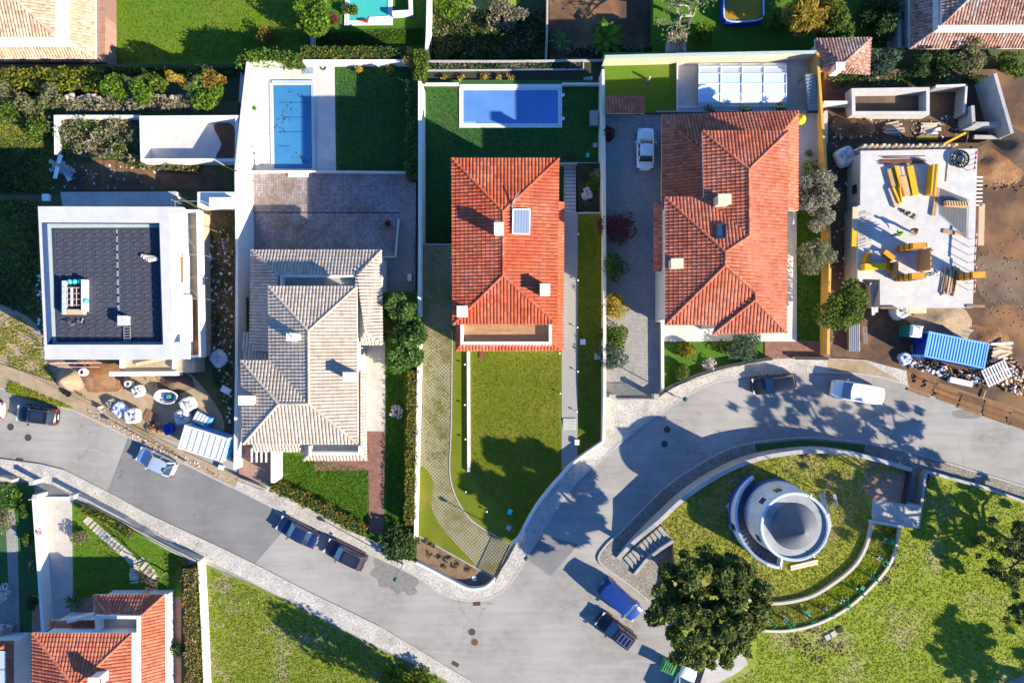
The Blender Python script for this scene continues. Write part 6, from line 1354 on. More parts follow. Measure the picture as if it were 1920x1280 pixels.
# garden lights and small boxes of the centre lot
for i, (x, y, z, w) in enumerate([(797, 231, -2.2, 'upper left of the rear lawn'), (797, 316, -2.2, 'left of the rear lawn'), (796, 388, -2.2, 'lower left of the rear lawn'), (1084, 440, .12, 'top of the side lawn'), (1083, 526, .12, 'second on the side lawn'), (1082, 614, .12, 'third on the side lawn'), (1083, 696, .12, 'fourth on the side lawn'), (1081, 771, .12, 'last on the side lawn'), (872, 683, .12, 'top of the low white wall'), (872, 758, .12, 'middle of the low white wall'), (873, 822, .12, 'bottom of the low white wall'), (1050, 737, .12, 'right edge of the front lawn'), (1049, 662, .12, 'corner below the porch roof'), (913, 957, .12, 'on the sunlit lower lawn'), (874, 920, .12, 'by the curved drive kerb')]):
    t = thing('garden_light', 'small white garden light, ' + w, 'garden light', P(x, y, z), group='garden lights'); MB().tube([(0, 0, 0), (0, 0, .35)], .03, 6).build('stem', 'grey_metal', t); MB().lathe((0, 0, .35), [(.09, 0), (.09, .1), (0, .13)], 8).build('lamp_head', 'white_plastic', t)
def boxy(name, label, cat, x, y, z0, size, mat, lid=None, rz=0.0, group=None):
    p = P(x, y, z0 + size[2]); t = thing(name, label, cat, (p.x, p.y, z0), rz, group); m = MB(); sx, sy, sz = size
    MB().box((0, 0, 0), (sx, sy, sz * .9), z0=0).build('casing', mat, t); MB().box((0, 0, 0), (sx + .06, sy + .06, sz * .1), z0=sz * .9).build('lid', lid or mat, t); return t
boxy('pool_heat_pump', 'blue grey pool equipment box by the cream wall', 'pool equipment', 1114, 221, -2.2, (.85, 1.55, .9), 'grey_metal', 'grey_roof')
boxy('inspection_chamber', 'pale framed square chamber on the rear lawn by the steps', 'chamber', 1069, 290, -2.2, (.75, .7, .12), 'stone_step', 'dark_soil'); boxy('inspection_chamber', 'small pale square cover on the rear lawn by the wall', 'chamber', 1116, 272, -2.2, (.42, .42, .1), 'concrete'); boxy('inspection_chamber', 'tiny turquoise cover on the rear lawn', 'chamber', 1102, 291, -2.2, (.28, .4, .1), 'turquoise')
boxy('inspection_chamber', 'red square cover on the front lawn below the porch', 'chamber', 905, 665, .1, (.62, .62, .12), 'stone_step', 'rust_grate'); boxy('inspection_chamber', 'white square cover on the side lawn', 'chamber', 1093, 641, .1, (.5, .5, .14), 'white_plastic'); boxy('meter_box', 'white meter box at the cream wall', 'meter box', 1121, 668, .1, (.55, .6, .6), 'white_plastic', 'concrete'); boxy('meter_box', 'pale box at the lower end of the side lawn', 'meter box', 1082, 829, .1, (.4, .5, .4), 'white_plastic')
boxy('inspection_chamber', 'turquoise cover in the shaded lower lawn', 'chamber', 956, 959, .1, (.4, .5, .08), 'turquoise', rz=-.4); boxy('inspection_chamber', 'pale square cover near the drive gate', 'chamber', 954, 989, .1, (.45, .45, .08), 'concrete', rz=-.5); boxy('inspection_chamber', 'pale square cover in the shaded flower bed', 'chamber', 889, 1084, .1, (.4, .4, .08), 'white_plastic')
# beige house terrace things
t = thing('plant_pot', 'red round pot on the shaded patio', 'pot', P(729, 421, ZQ)); MB().lathe((0, 0, 0), [(.22, 0), (.33, .5), (.36, .55), (.3, .55), (.28, .45)], 14).build('pot', 'red_paint', t); MB().lathe((0, 0, .44), [(.28, 0), (0, .03)], 12).build('soil', 'dark_soil', t)
t = thing('garden_chair', 'green garden chair next to the red pot', 'chair', P(719, 428, ZQ), .5)
MB().box((0, 0, .42), (.5, .5, .05)).build('seat', 'bin_green', t); MB().box((-.25, 0, .7), (.05, .5, .5)).build('backrest', 'bin_green', t)
for sx in (-.2, .2):
    for sy in (-.2, .2): MB().bar((sx, sy, 0), (sx, sy, .42), .05).build('leg', 'bin_green', t)
t = thing('swim_ring', 'black rubber ring lying on the pool deck', 'rubber ring', P(606, 126, ZD)); MB().tube([(.28 * math.cos(a * math.pi / 8), .28 * math.sin(a * math.pi / 8), .02) for a in range(17)], .08, 6, False).build('ring', 'rubber', t)
t = thing('pool_mat', 'grey blue mat on the pool deck by the north wall', 'mat'); MB().prism(PP([(565, 122), (587, 121), (588, 138), (567, 139)], ZD + .04), ZD, ZD + .04).build('mat', 'scrap_blue', t)
t = thing('sun_lounger', 'small pale lounger in the lower corner of the pool deck', 'lounger', P(485, 302, ZD), .2); MB().box((0, 0, .3), (.55, .9, .06)).build('seat', 'white_plastic', t); MB().box((0, .55, .45), (.55, .06, .35)).build('backrest', 'white_plastic', t)
for sx in (-.22, .22):
    for sy in (-.4, .4): MB().bar((sx, sy, 0), (sx, sy, .3), .05).build('leg', 'dark_metal', t)
boxy('planter_box', 'long pale planter against the west wall of the deck', 'planter', 468, 234, ZD, (.75, 1.9, .5), 'concrete', 'stone_step')
t = thing('patio_drain', 'dark drain slot across the shaded patio', 'drain'); MB().prism(PP([(458, 397), (748, 398), (748, 400), (458, 399)], ZQ + .015), ZQ - .1, ZQ + .015).build('grate', 'cast_iron', t)
t = thing('patio_divider', 'white low divider at the patio edge', 'divider'); MB().wall(PP([(747, 410), (741, 481), (714, 482)], -1.9), .12, ZQ, -1.9).build('wall', 'white_wall', t)
t = thing('ac_unit', 'white air unit beside the conifers', 'air unit', P(768, 520, -2.1)); MB().box((0, 0, 0), (.4, .75, .5), z0=-.4).build('casing', 'white_plastic', t); MB().box((.21, 0, -.1), (.03, .5, .3)).build('fan_grille', 'dark_metal', t)
t = thing('garbage_bag', 'bright yellow bin bag by the corner of the right house', 'bag', P(1498, 226, .05)); MB().lathe((0, 0, 0), [(.45, 0), (.6, .35), (.45, .7), (.12, .85), (.16, .95), (0, .9)], 9).build('sack', 'yellow_plastic', t, True); MB().lathe((0, 0, .78), [(.13, 0), (.13, .05)], 8).build('tie', 'red_paint', t)
t = thing('hose_reel', 'red hose coil hanging on the white driveway wall', 'hose', P(74, 997, 1.4)); MB().tube([(0, .3 * math.cos(a * math.pi / 8), .3 * math.sin(a * math.pi / 8)) for a in range(17)], .05, 5, False).build('coil', 'red_white', t); MB().box((0, 0, 0), (.1, .12, .12)).build('bracket', 'dark_metal', t)
t = thing('garden_ornament', 'small pale statue on the sunny rear lawn', 'statue', P(1215, 150, -1.8)); MB().lathe((0, 0, 0), [(.18, 0), (.18, .1), (.1, .2), (.16, .5), (.1, .7), (.12, .85), (0, .95)], 8).build('figure', 'stone_step', t, True); MB().box((0, 0, .03), (.4, .4, .06)).build('base', 'concrete', t)

# ------------------------------------------------------------------ left building site
def mound(name, label, x, y, r, h, z0, mat, cat='pile', sx=1.0):
    c = P(x, y, z0); t = thing(name, label, cat); m = MB(); n, k = 22, 7; vs = []; fs = []
    for i in range(k + 1):
        f = i / k
        for j in range(n):
            a = 2 * math.pi * j / n; rr = r * f * (1 + .12 * math.sin(2 * a + r) + .07 * math.sin(5 * a + 2 * r)); ax, ay = rr * math.cos(a) * sx, rr * math.sin(a); vs.append((c.x + ax, c.y + ay, z0 - .05 + h * (.5 + .5 * math.cos(math.pi * f)) * (1 + .25 * math.sin(ax * 1.9 + r) * math.cos(ay * 2.3)) + random.uniform(0, .04) * (0 < i < k)))
    for i in range(k):
        for j in range(n): fs.append((i * n + j, i * n + (j + 1) % n, (i + 1) * n + (j + 1) % n, (i + 1) * n + j))
    m.add(vs, fs, .5).build('heap', mat, t, True); return t
mound('sand_pile', 'pale cone of sand below the flat roofed building', 132, 712, 1.7, 1.3, -.05, 'sand_pile'); mound('soil_pile', 'low orange soil heap below the flat roofed building', 185, 705, 2.3, .55, -.05, 'orange_sand', sx=1.4); mound('soil_pile', 'small brown earth heap near the open white container', 330, 718, 1.5, .5, -.05, 'dirt', sx=1.5)
mound('soil_pile', 'orange earth bank on the right site', 1865, 312, 2.6, .8, 0, 'orange_sand', sx=1.3); mound('soil_pile', 'brown earth bank at the upper right edge', 1905, 285, 2.6, 1.0, 0, 'dirt', sx=1.2); mound('sand_pile', 'tan sand heap below the concrete slab', 1765, 600, 2.2, .7, 0, 'sand_pile', sx=1.6); mound('sand_pile', 'tan sand heap beside the blue container', 1845, 638, 2.0, .6, 0, 'orange_sand', sx=1.5); mound('soil_pile', 'dirt heap beside the unfinished pool', 1600, 235, 1.8, .6, -.9, 'orange_sand', sx=1.4)
def bag(label, x, y, s, hgt, mat='bag_white', name='bulk_bag', z0=0, group='bulk bags on the left site', rz=.4, top='bag_white'):
    c = P(x, y, z0 + hgt); t = thing(name, label, 'bulk bag', (c.x, c.y, z0), rz, group); secs = []
    for z, k in ((0, .92), (hgt * .3, 1.05), (hgt * .75, 1.04), (hgt, .9), (hgt * .93, .72), (hgt * .82, .6)):
        secs.append([(s * k * (abs(math.cos(a)) ** .5) * (1 if math.cos(a) > 0 else -1) * (1 + .06 * math.sin(3 * a + z * 5)), s * k * (abs(math.sin(a)) ** .5) * (1 if math.sin(a) > 0 else -1) * (1 + .05 * math.cos(4 * a + z)), z + .04 * math.sin(5 * a)) for a in [2 * math.pi * i / 20 for i in range(20)]])
    jit = lambda q, k: [(x * random.uniform(1 - k, 1 + k), y * random.uniform(1 - k, 1 + k), z * random.uniform(1 - k * .6, 1 + k * .6)) for x, y, z in q]
    secs = secs[:4] + [[(x * f + random.gauss(0, .04), y * f + random.gauss(0, .04), hgt * g + random.gauss(0, .05)) for x, y, z in secs[3]] for f, g in ((.7, 1.02), (.42, .92), (.12, 1.0))]
    MB().loft([jit(q, .05) for q in secs]).build('sack', mat, t, True); MB().tube([(0, 0, hgt * .9), (.05, .04, hgt * 1.15), (.14, .1, hgt * 1.18)], [.12, .07, .13], 7).build('neck', mat, t)
    for q in range(4):
        a = q * math.pi / 2 + .78; MB().tube([(s * 1.2 * math.cos(a), s * 1.2 * math.sin(a), hgt * .9), (s * .9 * math.cos(a), s * .9 * math.sin(a), hgt * 1.15), (s * 1.05 * math.cos(a + .4), s * 1.05 * math.sin(a + .4), hgt * .9)], .03, 4).build('loop', mat, t)
    return t
bag('white bulk bag standing alone below the parapet', 256, 733, .55, .9); bag('white bulk bag tipped beside the pallets', 245, 780, .75, .9, rz=.1); bag('upper white bulk bag next to the blue crate', 349, 758, .72, 1.0); bag('lower white bulk bag next to the blue crate', 339, 782, .72, 1.0, rz=.2); bag('dark blue bulk bag behind the brick pallets', 314, 804, .55, .6, 'deep_blue'); bag('grey blue bag pile beside the pole base', 222, 768, .7, .7, 'scrap_blue', rz=.8); bag('dark grey bag left of the bag pile', 207, 757, .5, .5, 'concrete_grey'); bag('white tarpaulin covered bag beside the concrete slab', 1588, 292, .9, 1.2, group=None, name='tarpaulin_bundle'); bag('white bulk bag hanging at the slab edge above the toilet cabin', 1692, 584, .72, 1.3, group=None)
bag('torn white bag in the shaded strip by the long wall', 408, 672, .8, .5, rz=.7); bag('white bag at the foot of the annex', 385, 482, .5, .4, rz=.2); bag('second white bag at the foot of the annex', 378, 505, .55, .5, rz=.9)
t = thing('debris_skip', 'open white and blue plastic tub full of debris', 'skip', P(313, 743, .4), -.12)
MB().loft([[(1.25 * k * math.cos(a) * (1 + .05 * math.sin(4 * a)), .75 * k * math.sin(a), z) for a in [2 * math.pi * i / 24 for i in range(24)]] for z, k in ((-.4, .85), (.3, 1.02), (.35, 1.0), (.3, .86), (-.15, .75))]).build('tub', 'bag_white', t, True); MB().box((.1, 0, -.05), (.9, .5, .2), .1).build('load', 'deep_blue', t); MB().box((.25, .02, .1), (.5, .35, .08), .2).build('sheet', 'bin_green', t)
def corrug(parent, name, mat, cx, cy, Lx, Ly, z, n, depth=.05, along='x', rz=0):
    """ribbed sheet: ribs run across x"""
    vs = []; ca, sa = math.cos(rz), math.sin(rz)
    for i in range(n * 4 + 1):
        x = -Lx / 2 + Lx * i / (n * 4); zz = z + depth * (1 if i % 4 in (1, 2) else 0)
        for y in (-Ly / 2, Ly / 2): vs.append((cx + x * ca - y * sa, cy + x * sa + y * ca, zz))
    return MB().add(vs, [(2 * i, 2 * i + 2, 2 * i + 3, 2 * i + 1) for i in range(n * 4)], .5).build(name, mat, parent)
def container(label, x, y, rz, L, W, H, mat, n, sides=None, name='shipping_container', z0=0):
    c = P(x, y, z0 + H); t = thing(name, label, 'container', (c.x, c.y, z0), rz)
    MB().prism([(-L / 2, -W / 2), (L / 2, -W / 2), (L / 2, W / 2), (-L / 2, W / 2)], .12, H - .06).build('side_walls', sides or mat, t); corrug(t, 'roof_sheet', mat, 0, 0, L - .12, W - .12, H - .05, n, .06)
    MB().wall([(-L / 2, -W / 2), (L / 2, -W / 2), (L / 2, W / 2), (-L / 2, W / 2)], .14, H - .12, H + .02, True).build('top_frame', mat, t)
    for sx in (-1, 1):
        for sy in (-1, 1): MB().box((sx * (L / 2 - .02), sy * (W / 2 - .02), 0), (.2, .2, H + .05), z0=0).build('corner_post', mat, t)
    for k in range(2): MB().box((L / 2 + .02, (-1 + 2 * k) * W * .23, 0), (.06, W * .42, H * .86), z0=.15).build('door', sides or mat, t)
    m = MB()
    for s in (-1, 1):
        for i in range(int(L / .35)): m.box((-L / 2 + .3 + i * .35, s * (W / 2 + .015), 0), (.16, .05, H - .4), z0=.2)
    m.build('side_ribs', sides or mat, t, kind='stuff'); return t
container('white ribbed site container by the long white wall', 381, 831, math.atan2(-24, 78), 4.5, 2.35, 2.3, 'sheet_white', 7, 'container_blue')
container('light blue ribbed shipping container on the right site', 1794, 656, math.atan2(-24, 118), 6.05, 2.45, 2.5, 'container_blue', 20, 'deep_blue')
t = thing('storage_box', 'blue and white tool crate between the bulk bags and the container', 'crate', P(377, 786, 1.1), -.5)
MB().prism([(-.85, -.55), (.85, -.55), (.85, .55), (-.85, .55)], -1.1, -.1).build('crate_body', 'crate_blue', t); corrug(t, 'lid', 'sheet_white', -.12, 0, 1.45, 1.1, -.08, 4, .05); MB().box((.7, 0, -.1), (.3, 1.1, .04)).build('edge_board', 'crate_blue', t)
def pallet(label, x, y, z0, rz, mat='timber', n=7, group='timber pallets', L=1.2, W=1.0, name='pallet'):
    c = P(x, y, z0 + .15); t = thing(name, label, 'pallet', (c.x, c.y, z0), rz, group)
    for k in range(n): MB().box((-L / 2 + .05 + (L - .1) * k / (n - 1), 0, .13), (L / n * .62, W, .03)).build('slat', mat, t)
    for k in (-1, 0, 1): MB().box((0, k * W * .45, .06), (L, .09, .11)).build('bearer', mat, t)
    return t
pallet('brown pallet beside the tipped bulk bag', 282, 783, 0, -.5, 'timber_old', 7, L=1.2, W=1.2); pallet('pallet stacked with orange bricks on the verge', 288, 797, 0, -.5, 'timber', 6)
t = thing('brick_stack', 'loose stack of orange bricks on the left site verge', 'bricks')
for k in range(26): MB().box(P(290 + random.uniform(-10, 14), 802 + random.uniform(-5, 9), .2 + .12 * (k % 3)), (.26, .13, .11), -.5 + random.uniform(-.3, .3)).build('brick', 'rubble_red', t)
t = thing('concrete_mixer', 'red and white cement mixer on the orange soil', 'cement mixer', P(157, 697, .7), .6)
MB().lathe((0, 0, 0), [(.12, -.35), (.42, -.2), (.45, .1), (.28, .45), (.24, .45), (.22, .3)], 16).build('drum', 'white_plastic', t, True); MB().tube([(-.5, -.4, -.7), (-.45, 0, .05), (.45, 0, .05), (.5, -.4, -.7)], .05, 6).build('frame', 'red_paint', t)
for s in (-1, 1): MB().lathe((s * .45, .35, -.55), [(.16, -.04), (.16, .04), (0, .04)], 12).build('wheel', 'rubber', t)
MB().box((0, .35, -.3), (.4, .4, .4)).build('engine_cover', 'red_paint', t)
t = thing('barrel', 'short white concrete pipe standing on the bare soil', 'pipe', P(243, 719, .4)); MB().lathe((0, 0, -.4), [(.32, 0), (.32, .9), (.24, .9), (.24, .1)], 16).build('pipe_wall', 'white_old', t, True); MB().lathe((0, 0, -.3), [(.24, 0), (0, 0)], 16).build('inside', 'dark_soil', t)
t = thing('tyre_heap', 'dark rubber buckets at the corner of the left site', 'buckets')
for x, y in ((124, 733), (131, 738)): MB().lathe(P(x, y, 0), [(.25, 0), (.3, .35), (.26, .35), (.22, .05)], 10).build('bucket', 'rubber', t)
t = thing('site_post', 'stub of a concrete post with junk at the verge', 'post'); MB().box(P(186, 765, .5), (.3, .3, .6), .4, z0=0).build('post', 'concrete_new', t); MB().box(P(192, 770, .2), (.5, .25, .2), .2, z0=.12).build('block', 'concrete', t)
t = thing('verge_cable', 'thin black cable running along the left verge', 'cable'); MB().tube([tuple(P(x, y, .6)) for x, y in ((-20, 662), (5, 677), (120, 734), (186, 766), (270, 815), (350, 864))], .02, 5).build('cable', 'cable_black', t)
boxy('white_crate', 'white rectangular board box in the shaded strip', 'box', 423, 731, 0, (.95, .6, .2), 'white_plastic', rz=-.5); boxy('white_crate', 'small white crate by the kerb below the container', 'box', 414, 876, .1, (.5, .4, .3), 'white_plastic', rz=-.3); boxy('white_crate', 'white square box on the shaded plot corner', 'box', 85, 370, 0, (.65, .65, .4), 'white_plastic')
boxy('water_tank', 'white water tank beside the scaffold', 'tank', 415, 380, 1.75, (2.4, 1.0, .7), 'white_plastic')
def junk(label, poly, z, n, mats, smin, smax, hgt=.05, name='litter', cat='litter'):
    t = thing(name, label, cat); t['kind'] = 'stuff'; X, Y = scatter(PP(poly, z), n); ms = [MB() for _ in mats]
    for x, y in zip(X, Y):
        ms[random.randrange(len(mats))].box((x, y, z + random.uniform(.01, hgt)), (random.uniform(smin, smax), random.uniform(smin, smax) * .6, random.uniform(.02, hgt * 2)), random.uniform(0, 3.1))
    for m, mt in zip(ms, mats):
        if m.v: m.build('scraps', mt, t, kind='stuff')
junk('white scraps scattered in the shaded strip beside the annex', [(378, 430), (438, 430), (436, 640), (432, 800), (405, 720), (380, 620)], -.03, 170, ['scrap_white', 'scrap_white', 'scrap_blue', 'rubble'], .08, .38)
junk('white scraps along the west side of the flat roofed building', [(66, 500), (78, 500), (84, 620), (92, 690), (75, 690)], -.03, 55, ['scrap_white', 'rubble'], .08, .4)
junk('debris on the shaded soil above the flat roofed building', [(85, 305), (300, 305), (300, 355), (80, 355)], -1.47, 60, ['scrap_white', 'scrap_blue', 'rubble'], .06, .3)
junk('bits of rubble on the dark earth of the right site', [(1835, 420), (1960, 420), (1960, 620), (1900, 640), (1830, 560)], .02, 120, ['rubble', 'rubble', 'rubble_red'], .05, .18)
clods('crumbled earth around the soil banks of the right site', [(1840, 300), (1870, 330), (1900, 300), (1890, 345), (1610, 240), (1850, 640), (1780, 612), (1740, 600)], .02, 30, 'orange_sand', .12, 14)
junk('bits of rubble on the earth beside the orange wall', [(1558, 210), (1595, 260), (1598, 400), (1600, 600), (1562, 640)], .02, 160, ['rubble', 'rubble_red', 'scrap_white'], .05, .25)
junk('litter on the earth north of the concrete slab', [(1560, 215), (1800, 218), (1800, 262), (1560, 262)], -.88, 120, ['rubble', 'scrap_white', 'timber_pale'], .05, .3)
junk('gravel and litter on the sandy verge', [(150, 760), (350, 855), (430, 900), (300, 850), (180, 785)], .13, 150, ['rubble', 'rubble_red', 'scrap_white'], .04, .16)
junk('pale rubble on the orange soil', [(110, 685), (330, 700), (330, 720), (200, 735)], -.02, 120, ['rubble', 'rubble_red', 'orange_sand'], .06, .25)
t = thing('plank_heap', 'heap of pale boards and blue sheets above the flat roofed building', 'boards')
for k in range(12): a = random.uniform(-.5, .5) + (1.5 if k % 3 == 0 else 0); MB().box(P(112 + random.uniform(-10, 14), 316 + random.uniform(-8, 8), -1.3 + .05 * k), (random.uniform(1.0, 2.6), random.uniform(.15, .5), .05), a).build('board', ['scrap_white', 'scrap_blue', 'timber_pale'][k % 3], t)
# scaffold on the east side of the flat roofed building
t = thing('scaffold', 'pale tube scaffold along the east side of the flat roofed building', 'scaffold')
xs = [(324, 372), (375, 374)]; ys = [378, 425, 478, 520, 560]
for y in ys:
    for x in (330, 381):
        p = P(x, y, 4.0); MB().tube([(p.x, p.y, 0), (p.x, p.y, 5.0)], .025, 5).build('upright', 'galvanised', t)
    a, b = P(330, y, 4.0), P(381, y, 4.0)
    for z in (4.2,): MB().tube([(a.x, a.y, z), (b.x, b.y, z)], .025, 5).build('ledger', 'galvanised', t)
for x in (330, 381):
    for z in (4.2, 4.9):
        a, b = P(x, 378, 4), P(x, 560, 4); MB().tube([(a.x, a.y, z), (b.x, b.y, z)], .025, 5).build('ledger', 'galvanised', t)
a, b = P(330, 425, 4), P(381, 478, 4); MB().tube([(a.x, a.y, 3.0), (b.x, b.y, 4.9)], .022, 5).build('brace', 'galvanised', t); a, b = P(330, 520, 4), P(381, 560, 4); MB().tube([(a.x, a.y, 3.0), (b.x, b.y, 4.9)], .022, 5).build('brace', 'galvanised', t)
for k, (x, y0, y1) in enumerate([(340, 482, 530), (352, 480, 530)]): MB().bar(P(x, y0, 4.7), P(x, y1, 4.7), .35, .05).build('board', 'timber_old' if k == 0 else 'cement', t)
t = thing('scaffold', 'low pale pink scaffold against the street side of the flat roofed building', 'scaffold')
for k in range(7): p = P(112 + 11 * k, 680, 1.8); MB().tube([(p.x, p.y, 0), (p.x, p.y, 3.4)], .03, 5).build('upright', 'pink_scaffold', t)
for z, y in ((1.8, 680), (3.3, 680), (1.8, 688)): MB().tube([tuple(P(108, y, z)), tuple(P(190, y, z))], .03, 5).build('ledger', 'pink_scaffold', t)
# load on the flat roof
t = thing('roof_pallet', 'pallet of pale roofing frames and turquoise rolls on the dark flat roof', 'pallet', P(139, 558, 6.3))
z = -.5
MB().box((-.95, 0, z), (.3, 3.2, .6), z0=z).build('sheet_stack', 'scrap_blue', t); MB().box((.95, .2, z), (.3, 3.0, .7), z0=z).build('sheet_stack', 'white_plastic', t); MB().box((0, -1.35, z), (1.7, .5, .5), z0=z).build('sheet_stack', 'timber_pale', t); MB().box((0, .15, z), (1.7, 2.2, .2), z0=z).build('load_base', 'dark_metal', t)
for k in range(4): MB().box((-.66 + .44 * k, .1, .0), (.05 if k != 1 else .2, 1.8, .05)).build('frame_bar', 'pink_scaffold' if k != 1 else 'white_plastic', t)
for k in range(4): MB().box((0, -.7 + .55 * k, .03), (1.45, .05, .05)).build('frame_bar', 'pink_scaffold', t)
for k in range(3): MB().lathe((-.55 + .5 * k, 1.55, -.2), [(.0, -.2), (.22, -.2), (.24, .1), (.1, .2), (0, .2)], 10).build('roll', 'turquoise', t, True)
MB().lathe((1.15, -.3, .1), [(.0, -.2), (.24, -.2), (.24, .1), (0, .2)], 10).build('roll', 'turquoise', t, True)
t = thing('pipe_bundle', 'tangled grey pipes at the lower end of the roof pallet', 'pipes'); 
for k in range(5): MB().tube([tuple(P(118 + 9 * k, 600 + random.uniform(-4, 4), 5.95)), tuple(P(126 + 9 * k, 607 + random.uniform(-6, 6), 6.0)), tuple(P(134 + 7 * k, 600 + random.uniform(-4, 6), 5.95))], .045, 5).build('pipe', 'galvanised' if k % 2 else 'dark_metal', t)
t = thing('roof_boards', 'white boards thrown on the dark flat roof near the parapet', 'boards')
for k in range(4): MB().box(P(278 + 3 * k, 481 + 2 * k, 6.0 + .05 * k), (1.4 - .15 * k, .3, .05), -.12 + .1 * k).build('board', 'white_plastic' if k % 2 else 'timber_pale', t)
t = thing('roof_ladder', 'short ladder lying below the roof hatch', 'ladder')
for s in (232, 244): MB().bar(P(s, 612, 5.9), P(s + 1, 640, 5.9), .05).build('rail', 'galvanised', t)
for k in range(6): MB().bar(P(232, 614 + 5 * k, 5.9), P(244, 614 + 5 * k, 5.9), .08).build('rung', 'galvanised', t)

# ------------------------------------------------------------------ right building site
h = thing('concrete_slab_building', 'pale concrete floor slab of a house under construction on the right', 'building')
SL = [(1614, 283), (1833, 279), (1829, 420), (1824, 577), (1650, 577), (1650, 524), (1608, 522), (1608, 386), (1613, 385)]
MB().prism(PP(SL, 3.0), 2.75, 3.0).build('floor_slab', 'concrete_new', h); w_ = PP(SL, 3.0)
for i in range(len(w_)): w_[i] = w_[i] + Vector((.12 if w_[i].x < 38 else -.15, .12 if w_[i].y < 10 else -.12, 0))
MB().prism(w_, 0, 2.76).build('basement_wall', 'concrete', h)
a = P(1604, 345, 1.5); MB().box((P(1613, 350, 3).x + .08, P(1613, 350, 3).y, 1.7), (.12, .9, .8)).build('window_opening', 'glass_dark', h)
for k in range(16):
    x = 1621 + 11.2 * k; p = P(x, 278, 3.0); MB().box((p.x, p.y + .25, 0), (.2 if k % 3 else .28, .2, 3.2 + .2 * (k % 2)), z0=0).build('formwork_prop', 'timber_pale' if k % 4 else 'concrete_new', h)
for k in range(8): p = P(1833 - .2 * k, 332 + 7.5 * k, 3.0); MB().bar((p.x - .1, p.y, 2.95), (p.x + .55, p.y, 2.95), .13, .1).build('formwork_beam', 'white_wall', h)
MB().prism(PP([(1836, 382), (1847, 382), (1845, 460), (1834, 460)], 3.0), 2.9, 3.0).build('platform', 'timber_pale', h); MB().prism(PP([(1599, 388), (1609, 388), (1607, 430), (1598, 430)], 3.1), 3.0, 3.1).build('platform', 'timber_pale', h); MB().prism(PP([(1598, 431), (1607, 431), (1606, 462), (1597, 462)], 3.1), 3.0, 3.1).build('platform', 'form_yellow', h)
for y0, y1 in ((282, 320), (438, 498), (500, 548)):
    MB().bar(P(1831, y0, 4.0), P(1827, y1, 4.0), .06, .12).build('guard_rail', 'white_wall', h)
    for k in range(4): q = P(1831 - 4 * (k + .5) / 4, y0 + (y1 - y0) * (k + .5) / 4, 4.0); MB().box(q, (.08, .3, .14)).build('red_band', 'red_paint', h); MB().bar((q.x, q.y, 3.0), (q.x, q.y, 4.1), .05).build('rail_post', 'galvanised', h)
def colform(label, x, y, L, W, H, rz=0.05, z0=3.0):
    p = P(x, y, z0 + H); t = thing('column_formwork', label, 'formwork', (p.x, p.y, z0), rz, 'tall yellow column forms')
    MB().prism([(-L / 2, -W / 2), (L / 2, -W / 2), (L / 2, W / 2), (-L / 2, W / 2)], 0, H).build('panel_box', 'form_orange', t); MB().box((L / 2 + .08, 0, H / 2), (.12, W * .9, H)).build('edge_panel', 'timber_old', t)
    for k in range(3): MB().wall([(-L / 2, -W / 2), (L / 2, -W / 2), (L / 2, W / 2), (-L / 2, W / 2)], .1, .5 + .9 * k, .6 + .9 * k, True).build('clamp', 'dark_metal', t)
colform('tall yellow column form in the middle of the slab', 1724, 460, 1.25, .52, 2.9); colform('tall yellow column form near the lower edge of the slab', 1722, 517, 1.2, .55, 2.9); colform('yellow column form standing off the east edge of the slab', 1836, 515, 1.2, .6, 2.7, z0=2.9)
t = thing('wall_formwork', 'brown plywood wall form beside the middle column form', 'formwork'); a, b = P(1746, 464, 5.0), P(1745, 506, 5.0)
MB().wall([(a.x, a.y), (b.x, b.y)], .12, 3.0, 5.0).build('plywood_sheet', 'plywood', t)
for k in range(4): q = a.lerp(b, (k + .5) / 4); MB().bar((q.x + .12, q.y, 3), (q.x + .12, q.y, 5.1), .1).build('stud', 'timber_old', t)
t = thing('wall_formwork', 'brown plywood wall form at the left of the lower slab', 'formwork'); a, b = P(1684, 490, 4.4), P(1683, 520, 4.4); MB().wall([(a.x, a.y), (b.x, b.y)], .1, 3.0, 4.4).build('plywood_sheet', 'timber_old', t); MB().bar((a.x + .1, a.y, 3), (a.x + .1, a.y, 4.5), .1).build('stud', 'timber', t)
def lay(parent, name, p0, p1, w, hgt, mat, z=3.0): MB().bar(P(*p0, z + hgt / 2), P(*p1, z + hgt / 2), w, hgt).build(name, mat, parent)
t = thing('formwork_stack', 'stack of tan boards and yellow beams on the left of the slab', 'formwork')
for i, (p0, p1, w, hh, m_) in enumerate([((1667, 317), (1676, 350), .55, .3, 'plywood'), ((1676, 312), (1687, 352), .14, .5, 'form_yellow'), ((1680, 312), (1689, 380), .14, .45, 'form_yellow'), ((1683, 312), (1690, 340), .2, .3, 'timber_pale'), ((1669, 352), (1682, 388), .55, .25, 'timber_pale'), ((1673, 352), (1686, 382), .2, .4, 'form_yellow')]): lay(t, 'beam' if w < .3 else 'panel', p0, p1, w, hh, m_)
t = thing('formwork_stack', 'stack of tan boards with a wide yellow panel, centre of the slab', 'formwork')
for i, (p0, p1, w, hh, m_) in enumerate([((1693, 312), (1698, 332), .7, .3, 'timber_pale'), ((1691, 331), (1701, 367), .65, .35, 'plywood'), ((1704, 312), (1715, 366), .62, .45, 'form_yellow')]): lay(t, 'panel', p0, p1, w, hh, m_)
t = thing('formwork_stack', 'tall bundle of long yellow beams, right of the tan stacks', 'formwork')
for i in range(3): lay(t, 'beam', (1746 + 3.6 * i, 310), (1741 + 3.4 * i, 366), .16, .95, 'form_yellow' if i % 2 == 0 else 'timber_old')
t = thing('rebar_bundle', 'bundle of long rusty bars on the slab', 'rebar'); m = MB()
